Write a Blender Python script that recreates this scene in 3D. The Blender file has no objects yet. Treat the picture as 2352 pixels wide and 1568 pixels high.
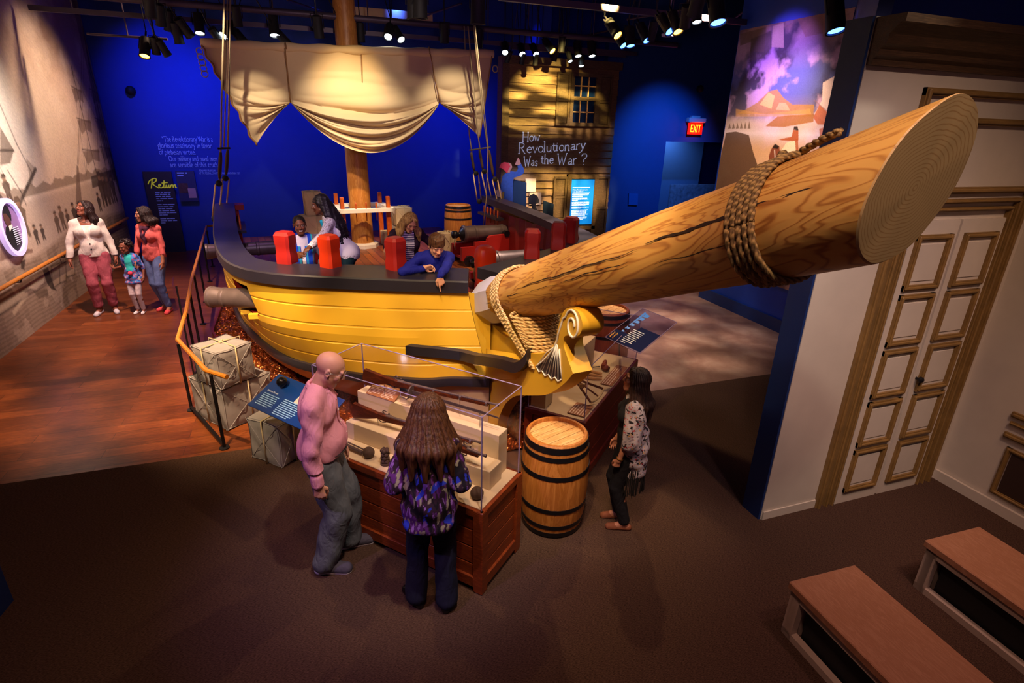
import bpy, math, random
import numpy as np
from mathutils import Vector, Matrix
random.seed(7); rng = np.random.default_rng(7)
SC = bpy.context.scene; COL = SC.collection
PI = math.pi

# ------------------------------------------------------------ camera
CAM_H = 3.2; FPX = 1273.48
RC = np.array([[0.9447425, -0.32677165, 0.02611317],
               [-0.09596946, -0.35186907, -0.93111654],
               [0.31345091, 0.8771593, -0.36378577]])   # rows: right, down, forward
cd = bpy.data.cameras.new('camera'); cam = bpy.data.objects.new('camera', cd); COL.objects.link(cam)
cd.sensor_width = 36.0; cd.lens = FPX / 2352 * 36.0; cd.clip_start = 0.05; cd.clip_end = 100
cam.matrix_world = Matrix(((RC[0][0], -RC[1][0], -RC[2][0], 0), (RC[0][1], -RC[1][1], -RC[2][1], 0),
                           (RC[0][2], -RC[1][2], -RC[2][2], CAM_H), (0, 0, 0, 1)))
SC.camera = cam
def ray(x, y): return RC.T @ np.array([(x - 1176) / FPX, (y - 784) / FPX, 1.0])
C0 = np.array([0, 0, CAM_H])
def onz(x, y, z=0.0):
    d = ray(x, y); return C0 + d * ((z - CAM_H) / d[2])
def ony(x, y, Y):
    d = ray(x, y); return C0 + d * (Y / d[1])
def onx(x, y, X):
    d = ray(x, y); return C0 + d * (X / d[0])

# ------------------------------------------------------------ world, exposure, light
SC.view_settings.view_transform = 'Standard'; SC.view_settings.look = 'None'
SC.view_settings.gamma = 1.0; SC.view_settings.use_curve_mapping = False
SC.view_settings.exposure = 1.15
W = bpy.data.worlds.new('world'); SC.world = W; W.use_nodes = True
W.node_tree.nodes['Background'].inputs[0].default_value = (0.30, 0.16, 0.26, 1)
W.node_tree.nodes['Background'].inputs[1].default_value = 0.055

def spot(loc, tgt, col, power, angle, blend=0.6, r=0.06, gobo=None):
    ld = bpy.data.lights.new('spot_light', 'SPOT'); ld.color = col; ld.energy = power
    ld.spot_size = math.radians(angle); ld.spot_blend = blend; ld.shadow_soft_size = r
    o = bpy.data.objects.new('spot_light', ld); COL.objects.link(o)
    d = Vector(tgt) - Vector(loc)
    o.matrix_world = Matrix.Translation(loc) @ d.to_track_quat('-Z', 'Y').to_matrix().to_4x4()
    if gobo:
        ld.use_nodes = True; nt = ld.node_tree; em = nt.nodes['Emission']
        tc = nt.nodes.new('ShaderNodeTexCoord'); mp = nt.nodes.new('ShaderNodeMapping')
        nz = nt.nodes.new('ShaderNodeTexNoise'); cr = nt.nodes.new('ShaderNodeValToRGB')
        mp.inputs['Scale'].default_value = gobo[0]; nz.inputs['Scale'].default_value = 1.0; nz.inputs['Detail'].default_value = 1.5
        nt.links.new(tc.outputs['Normal'], mp.inputs[0]); nt.links.new(mp.outputs[0], nz.inputs[0])
        nt.links.new(nz.outputs[0], cr.inputs[0]); nt.links.new(cr.outputs[0], em.inputs['Strength'])
        e = cr.color_ramp.elements; e[0].position = gobo[1]; e[1].position = gobo[2]
        v = gobo[3]; e[0].color = (v, v, v, 1)
    return o
WARM = (1.0, 0.66, 0.34); WHITE = (1.0, 0.86, 0.70); MAG = (0.72, 0.42, 1.0); BLUE = (0.02, 0.07, 1.0)
# warm front light on the hull and the bowsprit
spot((-2.6, 3.2, 5.3), (0.0, 6.3, 0.9), (1.0, .74, .40), 620, 44, .7, .12, ((9, 9, 3), .38, .62, .35))
spot((0.2, 2.9, 5.4), (1.2, 5.2, 0.9), (1.0, .72, .38), 330, 40, .7, .12, ((8, 8, 3), .38, .62, .4))
spot((0.3, 1.6, 5.4), (1.8, 4.0, 1.9), (1.0, .70, .36), 330, 46, .8)
spot((3.4, 6.2, 5.2), (1.7, 4.6, 1.2), WARM, 170, 46, .6)
# show cases
spot((0.9, 2.0, 5.2), (0.6, 3.7, 0.8), WHITE, 210, 34, .7)
spot((-0.6, 4.6, 5.2), (0.7, 3.9, 0.8), WARM, 120, 34, .7)
spot((3.6, 3.0, 5.2), (2.5, 4.6, 0.8), WARM, 170, 34, .7)
spot((1.1, 1.9, 5.3), (1.8, 3.5, 0.9), WHITE, 120, 20, .6)
# people: magenta key from the left, warm from the right
spot((-2.4, 1.6, 5.2), (-0.1, 3.4, 1.0), MAG, 190, 34, .8)
spot((-0.9, 2.8, 5.4), (-0.6, 7.6, 1.7), (.78, .62, 1.0), 260, 34, .8)
spot((4.2, 2.2, 5.2), (2.3, 3.4, 1.0), WHITE, 60, 34, .8)
# sail
spot((0.7, 9.7, 5.5), (0.85, 11.4, 2.9), (1.0, .84, .62), 250, 52, .9, .03)
spot((1.4, 8.0, 4.9), (0.85, 11.3, 3.9), (1.0, .60, .06), 190, 24, 1.0, .05)
spot((-1.2, 9.7, 5.5), (-0.7, 11.4, 3.0), (1.0, .84, .62), 230, 30, .9, .03)
spot((3.0, 9.7, 5.5), (2.7, 11.4, 3.1), (1.0, .84, .62), 200, 40, .9, .03)
spot((1.0, 5.5, 5.2), (0.85, 11.4, 3.6), (1.0, .80, .6), 160, 40, 1.0, .1)
spot((1.0, 2.6, 5.4), (1.55, 4.9, 1.5), (.70, .66, 1.0), 260, 15, .8, .05)
spot((-3.0, 5.4, 5.3), (-1.6, 7.6, 1.0), (.85, .70, 1.0), 150, 26, .8, .05)
spot((-1.4, 4.6, 5.4), (-0.9, 7.0, 0), (1.0, .66, .36), 1100, 36, .8, .04)
# deck and mast
spot((-0.6, 8.5, 5.0), (0.9, 12.0, 1.9), (1.0, .72, .5), 300, 14, .6)
spot((0.9, 8.5, 5.2), (0.9, 11.5, 0.9), WARM, 520, 30, .6)
spot((2.9, 8.2, 5.2), (3.3, 10.8, 0.9), WARM, 300, 40, .6)
spot((-1.6, 14.0, 5.2), (0.9, 11.8, 2.4), (.55, .62, 1.0), 160, 34, .6)
# blue washes on the far wall
for x, z, p in ((-2.75, 3.7, 420), (-2.2, 2.6, 330), (0.2, 3.0, 420), (3.3, 3.0, 460), (2.0, 2.6, 240), (5.0, 2.6, 90)):
    spot((x, 13.2, 5.6), (x, 15.9, z), BLUE, p * .55, 62, 1.0, .1)
spot((8.4, 10.4, 5.0), (8.7, 13.3, 2.4), (.03, .25, 1.0), 420, 60, 1.0)
spot((6.4, 5.9, 4.6), (7.35, 7.6, 0.9), (.03, .12, 1.0), 60, 60, 1.0)
# house front, dappled
spot((4.6, 8.6, 5.2), (5.5, 13.0, 3.2), (1.0, .72, .20), 3200, 34, .6, .04, ((4, 24, 3), .44, .58, .05))
spot((6.6, 8.6, 5.2), (5.9, 13.0, 2.0), (1.0, .66, .32), 2200, 36, .8, .04, ((20, 7, 3), .42, .58, .1))
spot((3.4, 8.4, 5.0), (4.5, 12.3, 2.0), (.65, .6, 1.0), 700, 14, .8, .05)
spot((1.0, 2.5, 3.6), (1.6, 8.5, 5.3), (.75, .35, .85), 120, 110, 1.0, .3)  # added magenta uplight without a fixture, brings out the ceiling pipes
# left mural and plank floor
spot((-1.6, 9.4, 5.4), (-4.32, 9.8, 3.4), (1.0, .82, .70), 900, 60, 1.0, .1)
spot((-1.8, 8.0, 5.4), (-4.32, 10.6, 1.2), (1.0, .70, .74), 420, 56, 1.0, .1)
spot((-1.2, 12.6, 5.4), (-4.32, 13.0, 3.0), (1.0, .62, .40), 420, 60, 1.0, .1)
spot((-1.9, 6.4, 5.5), (-2.6, 7.6, 0), (1.0, .66, .40), 1000, 44, .7, .05, ((7, 7, 3), .4, .6, .25))
spot((-2.6, 9.4, 5.4), (-3.0, 10.8, 0.6), (1.0, .66, .50), 640, 48, .8, .05)
spot((-1.0, 9.6, 5.4), (-1.2, 9.4, 0), (.70, .36, 1.0), 60, 30, .8)
# concrete and right side
spot((4.4, 8.2, 5.5), (4.5, 8.2, 0), (1.0, .74, .58), 1300, 64, .8, .05, ((6, 6, 3), .4, .6, .3))
spot((6.0, 5.0, 5.4), (4.7, 6.9, 0), (.8, .72, 1.0), 260, 26, .8)
spot((5.4, 6.6, 5.3), (7.35, 8.0, 3.0), (1.0, .66, .40), 420, 50, .9)
spot((5.2, 8.2, 5.3), (7.35, 8.0, 4.2), (.50, .22, 1.0), 260, 40, .9)
spot((2.6, 0.6, 5.2), (3.8, 3.04, 1.6), (.95, .72, .85), 70, 50, 1.0, .1)
spot((4.2, 5.2, 5.4), (3.5, 6.1, .9), (1.0, .7, .5), 160, 22, .8, .05)
spot((3.2, 0.2, 5.4), (4.4, 3.04, 1.3), (1.0, .64, .46), 135, 60, 1.0, .1)
spot((4.2, 0.6, 5.4), (5.5, 2.2, 0.9), (1.0, .55, .28), 60, 60, 1.0, .1)
spot((3.4, 1.2, 5.2), (3.4, 1.4, 0.4), (1.0, .50, .50), 55, 70, 1.0, .1)
# two added lights, then faint general light over the carpet
spot((0.7, 0.1, 5.2), (2.3, 1.7, 3.0), (1.0, .82, .66), 120, 30, .9, .1)  # added spot to brighten the sawn bowsprit end
spot((9.8, 14.2, 3.4), (10.2, 14.8, 1.6), (.25, .5, 1.0), 90, 120, 1.0, .1)  # added blue light to lift the passage beyond the doorway
spot((0.4, 0.6, 5.9), (0.4, 2.0, 0), (1.0, .55, .42), 190, 110, 1.0, .3)

# ------------------------------------------------------------ materials
def lin(c):
    c = c.lstrip('#'); v = [int(c[i:i + 2], 16) / 255 for i in (0, 2, 4)]
    return tuple(x / 12.92 if x <= .04045 else ((x + .055) / 1.055) ** 2.4 for x in v) + (1,)
class NT:
    def __init__(s, name):
        s.m = bpy.data.materials.new(name); s.m.use_nodes = True; s.t = s.m.node_tree
        s.b = s.t.nodes['Principled BSDF']
    def n(s, typ, **kw):
        o = s.t.nodes.new('ShaderNode' + typ)
        for k, v in kw.items():
            if k.startswith('i_'):
                key = k[2:]; key = int(key) if key.isdigit() else key.replace('_', ' ')
                o.inputs[key].default_value = v
            else: setattr(o, k, v)
        return o
    def l(s, a, b): s.t.links.new(a, b)
    def coord(s, scale=(1, 1, 1), rot=(0, 0, 0), src='Object'):
        tc = s.n('TexCoord'); mp = s.n('Mapping'); mp.inputs['Scale'].default_value = scale; mp.inputs['Rotation'].default_value = rot
        s.l(tc.outputs[src], mp.inputs[0]); return mp.outputs[0]
    def noise(s, vec, scale=5, detail=3, rough=.5, dist=0):
        o = s.n('TexNoise'); o.inputs['Scale'].default_value = scale; o.inputs['Detail'].default_value = detail
        o.inputs['Roughness'].default_value = rough; o.inputs['Distortion'].default_value = dist
        s.l(vec, o.inputs[0]); return o.outputs[0]
    def ramp(s, fac, *stops):
        o = s.n('ValToRGB'); s.l(fac, o.inputs[0]); e = o.color_ramp.elements
        while len(e) < len(stops): e.new(.5)
        for q, (p, c) in zip(e, stops):
            q.position = p; q.color = lin(c) if isinstance(c, str) else (c, c, c, 1)
        return o.outputs[0]
    def mix(s, fac, a, b, mode='MIX'):
        o = s.n('Mix', data_type='RGBA', blend_type=mode)
        for sock, v in ((o.inputs[0], fac), (o.inputs[6], a), (o.inputs[7], b)):
            if hasattr(v, 'links'): s.l(v, sock)
            else: sock.default_value = v
        return o.outputs[2]
    def bump(s, h, strength=.3, dist=.01):
        o = s.n('Bump'); o.inputs['Strength'].default_value = strength; o.inputs['Distance'].default_value = dist
        s.l(h, o.inputs['Height']); s.l(o.outputs[0], s.b.inputs['Normal'])
def mat(name, col, rough=.6, metal=0, var=.0, vs=6, bump=0, bs=40, emit=None, estr=0, spec=.5):
    N = NT(name); c = lin(col); N.b.inputs['Roughness'].default_value = rough; N.b.inputs['Metallic'].default_value = metal
    N.b.inputs['Base Color'].default_value = c; N.b.inputs['Specular IOR Level'].default_value = spec
    v = N.coord()
    nz = N.noise(v, vs, 4)
    k = max(var, .06)
    r = N.ramp(nz, (.3, 1 - k), (.7, 1.0))
    N.l(N.mix(1.0, c, r, 'MULTIPLY'), N.b.inputs['Base Color'])
    if bump: N.bump(N.noise(v, bs, 3), bump, .004)
    if emit: N.b.inputs['Emission Color'].default_value = lin(emit); N.b.inputs['Emission Strength'].default_value = estr
    return N.m
def wood(name, c1, c2, scale=(1, 1, 12), rough=.5, rings=6, dist=3, bump=.15, plank=None, axis='X'):
    N = NT(name); v = N.coord(scale)
    w = N.noise(v, rings, 6, .62, dist)
    col = N.ramp(w, (.32, c1), (.50, c2), (.60, c1), (.72, c2))
    if plank:   # plank = (size along, size across, gap strength, rot)
        v2 = N.coord((1, 1, 1), (0, 0, plank[3]))
        b = N.n('TexBrick'); N.l(v2, b.inputs[0]); b.inputs['Scale'].default_value = 1
        b.inputs['Brick Width'].default_value = plank[0]; b.inputs['Row Height'].default_value = plank[1]
        b.inputs['Mortar Size'].default_value = plank[4] if len(plank) > 4 else .004; b.inputs['Bias'].default_value = 0
        b.inputs['Color1'].default_value = (1, 1, 1, 1); b.inputs['Color2'].default_value = (.55, .52, .5, 1)
        b.inputs['Mortar'].default_value = (plank[2],) * 3 + (1,)
        col = N.mix(1.0, col, b.outputs[0], 'MULTIPLY')
        N.bump(b.outputs['Fac'], -.25, .004)
    elif bump: N.bump(w, bump, .004)
    N.l(col, N.b.inputs['Base Color']); N.b.inputs['Roughness'].default_value = rough
    return N.m
M = {}
M['yellow'] = mat('yellow_paint', '#e8b430', .42, var=.10, vs=1.6, bump=.05, bs=18)
M['black_rail'] = mat('black_rail_paint', '#2b2732', .38, var=.25, vs=3)
M['cream_hull'] = mat('cream_hull_paint', '#cdb49a', .55, var=.08)
M['red'] = mat('red_paint', '#a8201a', .45, var=.18, vs=3, bump=.05)
M['dark_red'] = mat('bulwark_red_paint', '#7d120f', .5, var=.2, vs=3)
M['orange_red'] = mat('orange_red_paint', '#d8380f', .4, var=.1, vs=3)
M['iron'] = mat('cast_iron', '#665654', .42, .35, var=.25, vs=9, bump=.15, bs=60)
M['black'] = mat('black_iron', '#17151a', .4, .3)
M['matte_black'] = mat('matte_black', '#0b0a0d', .7)
M['white_heel'] = mat('white_heel_paint', '#ddd6e2', .5, var=.08)
M['cream'] = mat('cream_case_lining', '#d8c39a', .7)
M['white'] = mat('white_paint', '#e9e2d6', .5)
M['parcel'] = mat('parcel_canvas', '#938c90', .8, var=.14, vs=5, bump=.3, bs=7)
M['parcel2'] = mat('pale_parcel_canvas', '#cbb594', .8, var=.12, vs=5, bump=.3, bs=7)
M['blue_wall'] = mat('blue_wall_paint', '#123a9e', .75, var=.06)
M['navy'] = mat('navy_panel', '#0c2b66', .5)
M['brass'] = mat('brass', '#b98a3c', .3, .9)
M['steel'] = mat('polished_steel', '#b9b6b0', .25, .9)
M['label_brown'] = mat('brown_label', '#9a6238', .5)
M['label_text'] = mat('label_lettering', '#e8d7bd', .5)
M['white_text'] = mat('white_lettering', '#dfe8ff', .5, emit='#dfe8ff', estr=0)
M['cyan_text'] = mat('pale_blue_lettering', '#a8d4ff', .5)
M['yellow_text'] = mat('yellow_lettering', '#e8e03c', .5)
M['rail_wood'] = wood('handrail_wood', '#c07a26', '#a8651c', (8, 1, 8), .35)
M['log'] = None
def log_mat():
    N = NT('bowsprit_pine'); v = N.coord((.42, 2.6, 2.6))
    n1 = N.noise(v, 1.9, 3, .5, .5)
    w = N.n('Math', operation='MULTIPLY'); N.l(n1, w.inputs[0]); w.inputs[1].default_value = 95
    s = N.n('Math', operation='SINE'); N.l(w.outputs[0], s.inputs[0])
    col = N.ramp(s.outputs[0], (.0, '#cf9a4e'), (.60, '#c58a40'), (.9, '#a8692c'), (1.0, '#965620'))
    big = N.noise(N.coord(), 1.2, 2); col2 = N.mix(N.ramp(big, (.35, 0.0), (.75, .55)), col, lin('#d8a85c'))
    N.l(col2, N.b.inputs['Base Color']); N.b.inputs['Roughness'].default_value = .45
    N.bump(s.outputs[0], .06, .004); return N.m
M['log'] = log_mat()
M['log_end'] = wood('sawn_log_end', '#b98e58', '#a87a44', (3, 3, 3), .6, 2, 1.0, .1)
M['case_wood'] = wood('cherry_case_wood', '#8a3d17', '#6b2a0e', (1.2, 1.2, 9), .4, 3, 2)
M['dark_case_wood'] = wood('mahogany_case_wood', '#6b2210', '#521809', (1.2, 1.2, 9), .4, 3, 2)
M['barrel_wood'] = wood('oak_barrel_staves', '#c07c3a', '#a05f24', (7, 7, .8), .45, 2, 1.5)
M['barrel_wood2'] = wood('reddish_barrel_staves', '#8c3f20', '#6f2c14', (7, 7, .8), .45, 2, 1.5)
M['barrel_top'] = wood('pale_barrel_head', '#dfb27a', '#c48f50', (1, 9, 1), .5, 3, 1.5)
M['walnut'] = wood('walnut_gun_stock', '#6a3013', '#3f1a0a', (3, 3, 9), .3, 4, 1)
M['orange_wood'] = wood('orange_stained_wood', '#c25a17', '#9c410d', (6, 6, 1), .4, 3, 1)
M['mast_wood'] = wood('mast_pine', '#c48a44', '#a86a28', (6, 6, .8), .45, 2, 2)
M['bench_wood'] = wood('bench_veneer', '#a5765a', '#946448', (12, 2, 2), .45, 4, 1)
M['floor_planks'] = wood('plank_floor', '#8a4a24', '#6b3416', (1, 7, 1), .34, 2, 2, plank=(1.5, .17, .35, 0))
M['deck'] = wood('ship_deck_planks', '#9c5420', '#7e3d14', (7, 1, 1), .4, 2, 2, plank=(3.0, .14, .12, PI / 2, .006))
def carpet():
    N = NT('brown_carpet'); v = N.coord((60, 260, 1), (0, 0, .12))
    n = N.noise(v, 1, 3, .6); c = N.ramp(n, (.35, '#2e2019'), (.5, '#46332a'), (.7, '#5a4336'))
    N.l(c, N.b.inputs['Base Color']); N.b.inputs['Roughness'].default_value = .95; N.b.inputs['Specular IOR Level'].default_value = .1
    N.bump(n, .4, .004); return N.m
M['carpet'] = carpet()
def concrete():
    N = NT('stained_concrete'); v = N.coord(); n = N.noise(v, 1.6, 8, .65, .3)
    c = N.ramp(n, (.3, '#5a3d30'), (.5, '#7d6152'), (.7, '#96806f')); N.l(c, N.b.inputs['Base Color'])
    N.b.inputs['Roughness'].default_value = .4; return N.m
M['concrete'] = concrete()
def copper():
    N = NT('crinkled_copper_film'); v = N.coord(); n = N.noise(v, 3, 3)
    c = N.ramp(n, (.3, '#7e2c12'), (.6, '#b8642a'), (.8, '#d08a3c')); N.l(c, N.b.inputs['Base Color'])
    N.b.inputs['Roughness'].default_value = .22; N.b.inputs['Metallic'].default_value = .75
    vo = N.n('TexVoronoi', feature='F1'); vo.inputs['Scale'].default_value = 14; N.l(N.coord((1, 1.6, 1)), vo.inputs[0])
    N.bump(vo.outputs[0], .9, .05); return N.m
M['copper'] = copper()
def rope_m(name, c1, c2, sc=60):
    N = NT(name); tc = N.n('TexCoord'); w = N.n('TexWave', wave_type='BANDS', bands_direction='DIAGONAL'); w.inputs['Scale'].default_value = sc
    N.l(tc.outputs['Object'], w.inputs[0]); c = N.ramp(w.outputs[0], (.2, c1), (.8, c2)); N.l(c, N.b.inputs['Base Color'])
    N.b.inputs['Roughness'].default_value = .8; N.bump(w.outputs[0], .8, .006); return N.m
M['rope'] = rope_m('pale_rope', '#b08a52', '#e0c08a', 14)
M['rope2'] = rope_m('aged_rope', '#6f5432', '#a8854e', 14)
M['cord'] = mat('parcel_cord', '#b9a686', .8)
M['shroud'] = mat('shroud_rope', '#a08a68', .8, var=.2)
M['sail'] = mat('sail_canvas', '#c9ae86', .85, var=.08, vs=1.2, bump=.1, bs=30)
def glass(name, tint=(1, 1, 1, 1), op=.08):
    N = NT(name); t = N.t; tr = N.n('BsdfTransparent'); tr.inputs[0].default_value = tint
    gl = N.n('BsdfGlossy'); gl.inputs['Roughness'].default_value = .09; gl.inputs[0].default_value = (1, .9, 1, 1)
    fr = N.n('LayerWeight'); fr.inputs[0].default_value = .5
    pw_ = N.n('Math', operation='POWER'); N.l(fr.outputs['Facing'], pw_.inputs[0]); pw_.inputs[1].default_value = 4.0
    mu = N.n('Math', operation='MULTIPLY_ADD'); N.l(pw_.outputs[0], mu.inputs[0]); mu.inputs[1].default_value = .30; mu.inputs[2].default_value = op * .2
    mx = N.n('MixShader'); N.l(mu.outputs[0], mx.inputs[0]); N.l(tr.outputs[0], mx.inputs[1]); N.l(gl.outputs[0], mx.inputs[2])
    N.l(mx.outputs[0], t.nodes['Material Output'].inputs[0]); return N.m
M['glass'] = glass('acrylic_cover', (.97, .95, .98, 1))
M['glass_edge'] = mat('acrylic_edge', '#8d7fa6', .2, spec=.8)
M['screen_glass'] = glass('printed_clear_panel', (.72, .70, .86, 1), .2)
M['lens'] = mat('lit_lamp_lens', '#ffffff', .3, emit='#dff2ff', estr=9)
M['lens_y'] = mat('amber_lamp_lens', '#ffffff', .3, emit='#ffb030', estr=8)
M['lens_b'] = mat('blue_lamp_lens', '#3060ff', .3, emit='#3a70ff', estr=6)

# ------------------------------------------------------------ mesh helpers
class MB:
    def __init__(s): s.v = []; s.f = []; s.mi = []
    def add(s, vs, fs, mi=0):
        k = len(s.v); s.v += [tuple(map(float, p)) for p in vs]
        s.f += [tuple(i + k for i in f) for f in fs]; s.mi += [mi] * len(fs); return s
    def box(s, c, size, R=None, bev=0, mi=0):
        hx, hy, hz = [q / 2 for q in size]; b = min(bev, hx * .9, hy * .9, hz * .9)
        R = Matrix.Rotation(R, 3, 'Z') if isinstance(R, (int, float)) else R
        pts = []; fs = []
        if b <= 0:
            pts = [(x, y, z) for z in (-hz, hz) for x, y in ((-hx, -hy), (hx, -hy), (hx, hy), (-hx, hy))]
            fs = [(3, 2, 1, 0), (4, 5, 6, 7), (0, 1, 5, 4), (1, 2, 6, 5), (2, 3, 7, 6), (3, 0, 4, 7)]
        else:
            def ringp(ex, ey, z, cut):
                return [(-ex + cut, -ey, z), (ex - cut, -ey, z), (ex, -ey + cut, z), (ex, ey - cut, z), (ex - cut, ey, z), (-ex + cut, ey, z), (-ex, ey - cut, z), (-ex, -ey + cut, z)]
            for z, e in ((-hz, b), (-hz + b, 0), (hz - b, 0), (hz, b)): pts += ringp(hx - e, hy - e, z, b * (1 if e == 0 else .5))
            for r in range(3):
                for i in range(8): j = (i + 1) % 8; fs.append((r * 8 + i, r * 8 + j, r * 8 + 8 + j, r * 8 + 8 + i))
            fs.append(tuple(range(7, -1, -1))); fs.append(tuple(range(24, 32)))
        c = Vector(c)
        if R is not None: pts = [tuple(R @ Vector(p) + c) for p in pts]
        else: pts = [(p[0] + c[0], p[1] + c[1], p[2] + c[2]) for p in pts]
        return s.add(pts, fs, mi)
    def frame(s, d):
        d = Vector(d).normalized(); a = Vector((0, 0, 1)) if abs(d.z) < .95 else Vector((1, 0, 0))
        u = d.cross(a).normalized(); return u, d.cross(u).normalized(), d
    def lathe(s, p0, ax, prof, n=24, mi=0, caps=True):   # prof: (distance along, radius)
        u, w, d = s.frame(ax); p0 = Vector(p0); pts = []; fs = []
        for (h, r) in prof:
            for i in range(n):
                a = 2 * PI * i / n; pts.append(tuple(p0 + d * h + (u * math.cos(a) + w * math.sin(a)) * max(r, 1e-4)))
        for k in range(len(prof) - 1):
            for i in range(n):
                j = (i + 1) % n; fs.append((k * n + i, k * n + n + i, k * n + n + j, k * n + j))
        if caps: fs.append(tuple(range(n))); fs.append(tuple(range(len(prof) * n - 1, len(prof) * n - n - 1, -1)))
        return s.add(pts, fs, mi)
    def cyl(s, a, b, r, r2=None, n=14, mi=0):
        d = Vector(b) - Vector(a); return s.lathe(a, d, [(0, r), (d.length, r if r2 is None else r2)], n, mi)
    def tube(s, path, r, n=8, mi=0, closed=False):
        P = [Vector(p) for p in path]; m = len(P); pts = []; fs = []
        u = None
        for i in range(m):
            if closed: d = P[(i + 1) % m] - P[i - 1]
            else: d = P[min(i + 1, m - 1)] - P[max(i - 1, 0)]
            d.normalize()
            if u is None: u, w, _ = s.frame(d)
            else:
                u = (u - d * u.dot(d)).normalized(); w = d.cross(u)
            rr = r[i] if hasattr(r, '__len__') else r
            for k in range(n):
                a = 2 * PI * k / n; pts.append(tuple(P[i] + (u * math.cos(a) + w * math.sin(a)) * rr))
        for i in range(m if closed else m - 1):
            i2 = (i + 1) % m
            for k in range(n):
                j = (k + 1) % n; fs.append((i * n + k, i * n + j, i2 * n + j, i2 * n + k))
        if not closed: fs.append(tuple(range(n - 1, -1, -1))); fs.append(tuple(range((m - 1) * n, m * n)))
        return s.add(pts, fs, mi)
    def prism(s, poly, d, origin=(0, 0, 0), X=(1, 0, 0), Y=(0, 1, 0), mi=0):   # poly in the X,Y plane, extruded +-d/2 along X x Y
        X = Vector(X); Y = Vector(Y); Z = X.cross(Y).normalized(); O = Vector(origin); n = len(poly)
        pts = [tuple(O + X * p[0] + Y * p[1] + Z * (d / 2 * sg)) for sg in (-1, 1) for p in poly]
        fs = [tuple(range(n - 1, -1, -1)), tuple(range(n, 2 * n))] + [(i, (i + 1) % n, n + (i + 1) % n, n + i) for i in range(n)]
        return s.add(pts, fs, mi)
    def sphere(s, c, r, n=16, m=10, mi=0, sc=(1, 1, 1)):
        pts = []; fs = []
        for j in range(m + 1):
            t = PI * j / m
            for i in range(n):
                a = 2 * PI * i / n; pts.append((c[0] + sc[0] * r * math.sin(t) * math.cos(a), c[1] + sc[1] * r * math.sin(t) * math.sin(a), c[2] + sc[2] * r * math.cos(t)))
        for j in range(m):
            for i in range(n): k = (i + 1) % n; fs.append((j * n + i, j * n + n + i, j * n + n + k, j * n + k))
        return s.add(pts, fs, mi)
    def grid(s, P, mi=0):   # P[i][j] points
        a = len(P); b = len(P[0])
        return s.add([q for r in P for q in r], [(i * b + j, i * b + j + 1, (i + 1) * b + j + 1, (i + 1) * b + j) for i in range(a - 1) for j in range(b - 1)], mi)
def FR(parent):   # world matrix of a root
    if parent is None: return Matrix.Identity(4)
    m = parent.matrix_basis.copy(); p = parent.parent
    while p: m = p.matrix_basis @ m; p = p.parent
    return m
def build(mb, name, mats, parent=None, world=True, smooth=None, autosmooth=False):
    me = bpy.data.meshes.new(name)
    vs = mb.v
    if parent is not None and world:
        inv = FR(parent).inverted(); vs = [tuple(inv @ Vector(p)) for p in vs]
    me.from_pydata(vs, [], mb.f); me.update()
    mats = mats if isinstance(mats, (list, tuple)) else [mats]
    for m in mats: me.materials.append(M[m] if isinstance(m, str) else m)
    if any(mb.mi): me.polygons.foreach_set('material_index', mb.mi)
    o = bpy.data.objects.new(name, me); COL.objects.link(o)
    if parent is not None: o.parent = parent
    if smooth == 'all': me.polygons.foreach_set('use_smooth', [True] * len(me.polygons))
    elif smooth:
        me.polygons.foreach_set('use_smooth', [True] * len(me.polygons)); me.set_sharp_from_angle(angle=math.radians(smooth))
    return o
def tag(o, label=None, cat=None, group=None, kind=None):
    if label: o['label'] = label
    if cat: o['category'] = cat
    if group: o['group'] = group
    if kind: o['kind'] = kind
    return o
def thing(name, label, cat, loc=(0, 0, 0), rotz=0, group=None):
    o = bpy.data.objects.new(name, None); COL.objects.link(o); o.empty_display_size = .1
    o.matrix_basis = Matrix.Translation(loc) @ Matrix.Rotation(rotz, 4, 'Z')
    return tag(o, label, cat, group)
def struct(mb, name, mats, smooth=None, label=None, cat=None):
    o = build(mb, name, mats, None, True, smooth); o['kind'] = 'structure'
    if label: o['label'] = label
    if cat: o['category'] = cat
    return o
def kids(o): return [c for c in COL.objects if c.parent == o]
def dup(root, mtx, label=None, group=None):
    r = root.copy(); COL.objects.link(r); r.matrix_basis = mtx
    if label: r['label'] = label
    if group: r['group'] = group
    for ch in kids(root):
        c = ch.copy(); COL.objects.link(c); c.parent = r; c.matrix_basis = ch.matrix_basis
        for g in kids(ch):
            d = g.copy(); COL.objects.link(d); d.parent = c; d.matrix_basis = g.matrix_basis
    return r
def text(s, size, parent, name, m, loc, X, Y, extrude=.002, width=None):
    cu = bpy.data.curves.new(name, 'FONT'); cu.body = s; cu.size = size; cu.extrude = extrude
    o = bpy.data.objects.new(name, cu); COL.objects.link(o)
    dg = bpy.context.evaluated_depsgraph_get(); me = bpy.data.meshes.new_from_object(o.evaluated_get(dg))
    bpy.data.objects.remove(o); bpy.data.curves.remove(cu); me.name = name
    me.materials.clear(); me.materials.append(M[m] if isinstance(m, str) else m)
    if width:
        k = width / max(1e-6, max(v.co.x for v in me.vertices))
        for v in me.vertices: v.co.x *= k
    o = bpy.data.objects.new(name, me); COL.objects.link(o)
    X = Vector(X).normalized(); Y = Vector(Y).normalized(); Z = X.cross(Y)
    mw = Matrix(((X.x, Y.x, Z.x, loc[0]), (X.y, Y.y, Z.y, loc[1]), (X.z, Y.z, Z.z, loc[2]), (0, 0, 0, 1)))
    if parent is not None: o.parent = parent; mw = FR(parent).inverted() @ mw
    o.matrix_basis = mw
    return o
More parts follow.
